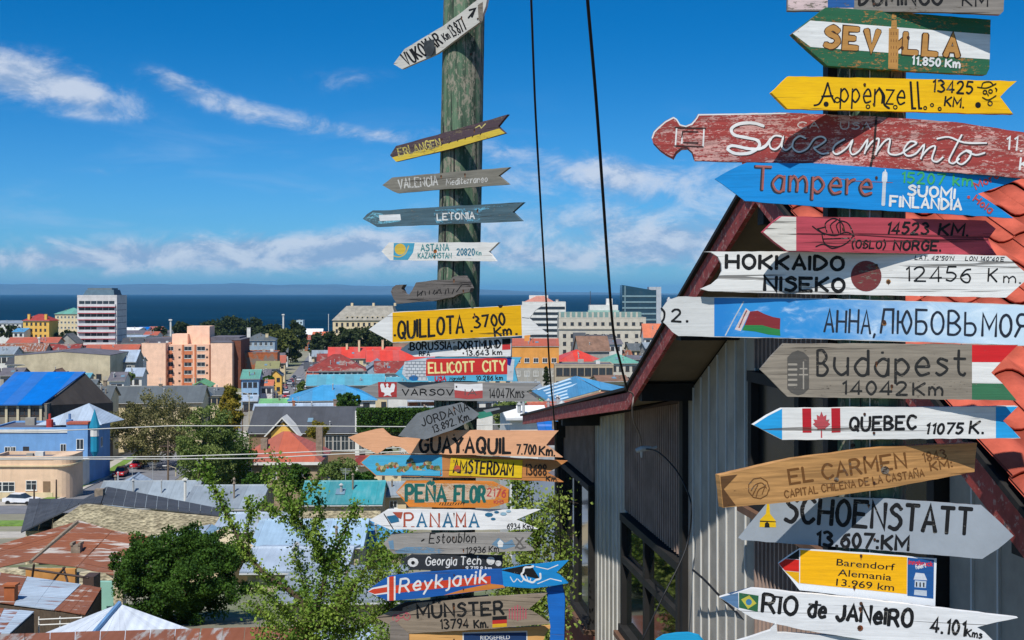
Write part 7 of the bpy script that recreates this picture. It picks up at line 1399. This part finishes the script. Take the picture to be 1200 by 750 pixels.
# dark cypress mass above the street
for i, (px, pt, pb, w, Y, L) in enumerate([(250, 377, 402, 34, 760, 'leftmost dark cypress of the park behind the salmon blocks'), (272, 372, 400, 36, 740, 'tall broad dark cypress next to the white tank'), (296, 374, 400, 34, 750, 'dark cypress right of the white tank'),
   (315, 380, 404, 30, 730, 'low dark cypress between the tank and the tall pair'), (333, 381, 424, 36, 600, 'large olive-dark round tree beside the long street'), (346, 378, 418, 26, 640, 'darkest tall cypress at the head of the long street'),
   (228, 383, 404, 24, 780, 'small dark tree left end of the park row'), (322, 392, 425, 24, 560, 'lower rounded dark tree on the left kerb of the long street')]):
    tree('cypress_tree', L, px, pt, pb, Y, w, lf_cyp if i not in (4, 7) else lmat('leaf_cypress_olive', '#3d4a22', '#6b7034', ls=.2, tr=.08), 2600, 45, group='dark trees of the park', trunk=.12, ls=1.5)
for i, (px, pt, pb, w, Y, L) in enumerate([(372, 392, 414, 20, 640, 'pale olive tree at the right of the street end'), (388, 390, 412, 22, 600, 'dark green tree below the mansard building, left end'), (408, 380, 412, 26, 590, 'tallest dark tree before the mansard building'), (428, 384, 412, 24, 585, 'dark tree before the mansard building, left of the white arrow tip'), (447, 386, 412, 26, 580, 'dark tree behind the white arrow tip'),
   (18, 381, 396, 36, 700, 'dark low tree at the left shore'), (75, 388, 402, 34, 620, 'dark tree between the yellow block and the tower'), (212, 378, 392, 18, 760, 'small dark pine by the radio mast'), (187, 383, 392, 16, 800, 'tiny dark tree near the shore roofs')]):
    tree('broadleaf_tree', L, px, pt, pb, Y, w, lf_cyp, 1800, 36, group='dark trees below the mansard building' if i < 5 else 'dark trees near the shore', trunk=.12, ls=1.5)
for i, (px, pt, pb, w, Y, L) in enumerate([(353, 446, 470, 14, 350, 'small tree on the right kerb of the long street'), (364, 448, 462, 8, 345, 'little conifer beside the turquoise roof'), (312, 440, 462, 20, 370, 'dark small tree at the left kerb of the long street'), (150, 437, 447, 16, 320, 'green bush above the slate terrace'), (77, 437, 448, 18, 322, 'bare grey bush before the concrete warehouse')]):
    tree('small_tree', L, px, pt, pb, Y, w, lf_mid if i in (0, 3) else (lf_olive if i == 4 else lf_dark), 900, 26, trunk=.12, ls=.9)
tree('olive_tree', 'wide olive-brown half-bare tree above the parked red cars', 180, 459, 541, 208, 100, lf_olive, 17000, 200, trunk=.10, ls=.34, crad=(.12, .14))
tree('broadleaf_tree', 'grey-green broad tree left of the red hip roof', 243, 482, 582, 140, 72, lf_mid, 17000, 180, trunk=.08, ls=.27, crad=(.13, .15))
tree('broadleaf_tree', 'dense dark foot of shrubs under the grey-green broad tree', 268, 505, 575, 146, 60, lf_dark, 8000, 70, trunk=.08, ls=.26)
tree('poplar_tree', 'golden-green columnar poplar left of the charcoal roof', 270, 450, 512, 212, 27, lf_gold, 5500, 60, shape='column', trunk=.1, ls=.42)
tree('round_bush', 'round dark clipped tree before the sky-blue hip roof', 408, 460, 479, 240, 27, lf_dark, 2600, 50, trunk=.12, ls=.5)
tree('broadleaf_tree', 'large round dark green tree among the near rooftops', 213, 620, 735, 58, 160, lf_dark, 60000, 330, trunk=.08, ls=.125, crad=(.11, .13))
for i, (px, pt, pb, w, Y, mm, L) in enumerate([(395, 537, 570, 40, 132, lf_mid, 'green bush in front of the red-roofed house, right side'), (425, 553, 570, 40, 128, lf_dark, 'dark low bush beside the guava-coloured sign'), (350, 545, 575, 24, 135, lf_dark, 'small bush under the right window of the red-roofed house'), (300, 555, 580, 26, 134, lf_dark, 'small bush under the left window of the red-roofed house'), (372, 495, 512, 26, 190, lf_gold, 'yellowish bush before the charcoal-roofed building'), (592, 470, 502, 34, 150, lf_mid, 'pale green tree right of the signpost behind the grey sign'), (640, 428, 452, 9, 250, lf_cyp, 'dark little fir before the orange apartment house'), (448, 512, 530, 40, 150, lf_dark, 'green bush behind the salmon wooden arrow')]):
    tree('shrub', L, px, pt, pb, Y, w, mm, 3200, 50, cat='shrub', trunk=.08, ls=.28, shape='cone' if i == 6 else 'round')
# hedge
hd = empty('hedge', 'long dark clipped hedge right of the charcoal roof', 'hedge', (0, 0, 0)); P = []
for i in range(14000):
    px = nr.uniform(418, 520); Y = nr.uniform(188, 195); z = nr.uniform(479, 506) if nr.random() < .8 else nr.uniform(478, 482); P.append(at(px, z, Y))
leaf_mesh('foliage', P, .34, lf_dark, hd, up=0)
g = MB(); a, b = at(419, 481, 190), at(519, 481, 190); g.box(a.x, 190, a.z-5, b.x, 194, a.z); g.build('core', lf_cyp, hd)
# near leafy trees: traced limbs with leaves along them
def limb_tree(name, label, limbs, Y0, m, lsz, dens, base):
    r = empty(name, label, 'tree', base); b0 = Vector(base); LV = []; g = MB()
    for li, (pts, r0, spread) in enumerate(limbs):
        P = [at(px, py, Y0+dy)-b0 for px, py, dy in pts]; Q = []
        for i in range(len(P)-1):
            p0, p1, p2, p3 = P[max(i-1, 0)], P[i], P[i+1], P[min(i+2, len(P)-1)]
            for k in range(5): t = k/5; Q.append(.5*((2*p1)+(p2-p0)*t+(2*p0-5*p1+4*p2-p3)*t*t+(3*p1-p0-3*p2+p3)*t**3))
        Q.append(P[-1]); n = len(Q); g.tube(Q, [max(.005, .6*r0*(1-.8*i/n)) for i in range(n)], 6)
        for i in range(n-1):
            L = (Q[i+1]-Q[i]).length; cnt = int(L*dens*spread/.15)
            for _ in range(max(1, cnt//14)):                                # twig clusters
                c = Q[i].lerp(Q[i+1], nr.random()); d = Vector(nr.normal(size=3)); d.normalize(); tip = c+d*spread*nr.uniform(.4, 1.15)
                if nr.random() < .5: g.tube([c, tip], [.005, .0025], 4, False)
                for _k in range(14): t = nr.random(); q = c.lerp(tip, .2+.85*t)+Vector(nr.normal(size=3))*spread*.20; LV.append(q)
        for i in range(n-1):                                                 # leaves hugging the shoots
            L = (Q[i+1]-Q[i]).length
            if i > n*.12:
                for _ in range(int(L*260)): LV.append(Q[i].lerp(Q[i+1], nr.random())+Vector(nr.normal(size=3))*.055)
    g.build('trunk', m_bark, r); leaf_mesh('crown', LV, lsz, m, r); return r
limb_tree('leafy_tree', 'fresh green tree with long upright branches left of the signpost, nearest of all trees', [
  ([(372, 960, 0), (370, 860, 0), (366, 780, 0), (362, 725, 0), (345, 697, .2), (312, 674, .3), (290, 648, .4), (268, 607, .5), (250, 570, .5), (240, 545, .5), (232, 560, .5)], .09, .16),
  ([(362, 725, 0), (378, 690, -.2), (380, 655, -.2), (362, 628, -.3), (344, 600, -.3), (334, 570, -.3), (326, 540, -.3)], .07, .26),
  ([(293, 655, .4), (291, 625, .3), (293, 600, .2), (292, 585, .2)], .02, .10),
  ([(344, 612, -.3), (352, 590, -.5), (366, 570, -.6), (376, 556, -.6)], .02, .12),
  ([(378, 660, -.2), (374, 630, -.4), (374, 600, -.4), (374, 580, -.4)], .02, .15),
  ([(380, 668, -.2), (398, 635, .3), (412, 605, .4), (420, 588, .4)], .03, .2),
  ([(350, 615, .3), (325, 602, .4), (305, 592, .5), (296, 600, .5)], .02, .13),
  ([(366, 740, 0), (395, 715, -.4), (420, 680, -.6), (440, 650, -.6), (452, 625, -.6)], .05, .36),
  ([(380, 730, 0), (410, 740, .5), (440, 725, .6), (462, 700, .6), (468, 665, .6)], .05, .40),
  ([(366, 760, 0), (340, 745, .3), (315, 725, .4), (300, 712, .4), (288, 706, .4)], .04, .24),
  ([(366, 750, 0), (340, 725, -.3), (320, 700, -.5), (300, 690, -.5)], .03, .20),
  ([(370, 770, 0), (345, 770, .5), (320, 758, .6), (300, 748, .6)], .04, .3),
  ([(372, 770, 0), (410, 770, -.5), (445, 760, -.5), (470, 745, -.5)], .05, .42),
  ([(362, 725, 0), (360, 700, .5), (352, 670, .6), (345, 645, .6)], .03, .24),
  ([(395, 720, 0), (400, 690, .5), (395, 665, .6), (402, 640, .6)], .03, .3),
  ([(440, 690, 0), (450, 660, .5), (470, 640, .6), (478, 620, .6)], .03, .26),
  ([(344, 600, -.3), (330, 580, 0), (316, 560, .1), (312, 548, .1)], .02, .10)], 18, lf_near, .050, 430, (-2.9, 18, G(18)-.2))
limb_tree('leafy_tree', 'fresh green tree between the signpost and the dark house corner', [
  ([(640, 980, 0), (636, 860, 0), (630, 780, 0), (625, 700, 0), (628, 640, .2), (640, 600, .3), (650, 580, .3)], .06, .30),
  ([(628, 720, 0), (645, 690, .3), (655, 660, .4), (655, 630, .4)], .03, .30),
  ([(628, 760, 0), (645, 745, -.4), (655, 725, -.4), (652, 700, -.4)], .03, .26),
  ([(628, 680, 0), (612, 650, .4), (606, 600, .5), (606, 565, .5), (601, 545, .5)], .03, .17),
  ([(626, 700, 0), (605, 690, -.2), (590, 670, -.3), (588, 640, -.3)], .03, .25),
  ([(626, 720, 0), (615, 705, .4), (600, 700, .5), (585, 690, .5)], .03, .25),
  ([(628, 640, .2), (622, 600, .5), (620, 570, .5), (624, 550, .5)], .02, .10)], 15.5, lf_near2, .048, 640, (.4, 15.5, G(15.5)-.2))

# ---------------------------------------------------------------- air between here and the far shore
g = MB(); S = 45050; g.box(-S, -60, -47, S, S, 235)
hz = bpy.data.materials.new('air'); hz.use_nodes = True; T = NT(hz.node_tree); T.n.clear()
o_ = T.new('ShaderNodeOutputMaterial'); v_ = T.new('ShaderNodeVolumePrincipled'); v_.inputs['Density'].default_value = 3.0e-5; v_.inputs['Color'].default_value = (.22, .60, 1, 1); v_.inputs['Anisotropy'].default_value = 0
T.l.new(v_.outputs[0], o_.inputs['Volume'])
tag(g.build('haze', hz), 'thin blue haze over the strait', kind='stuff')
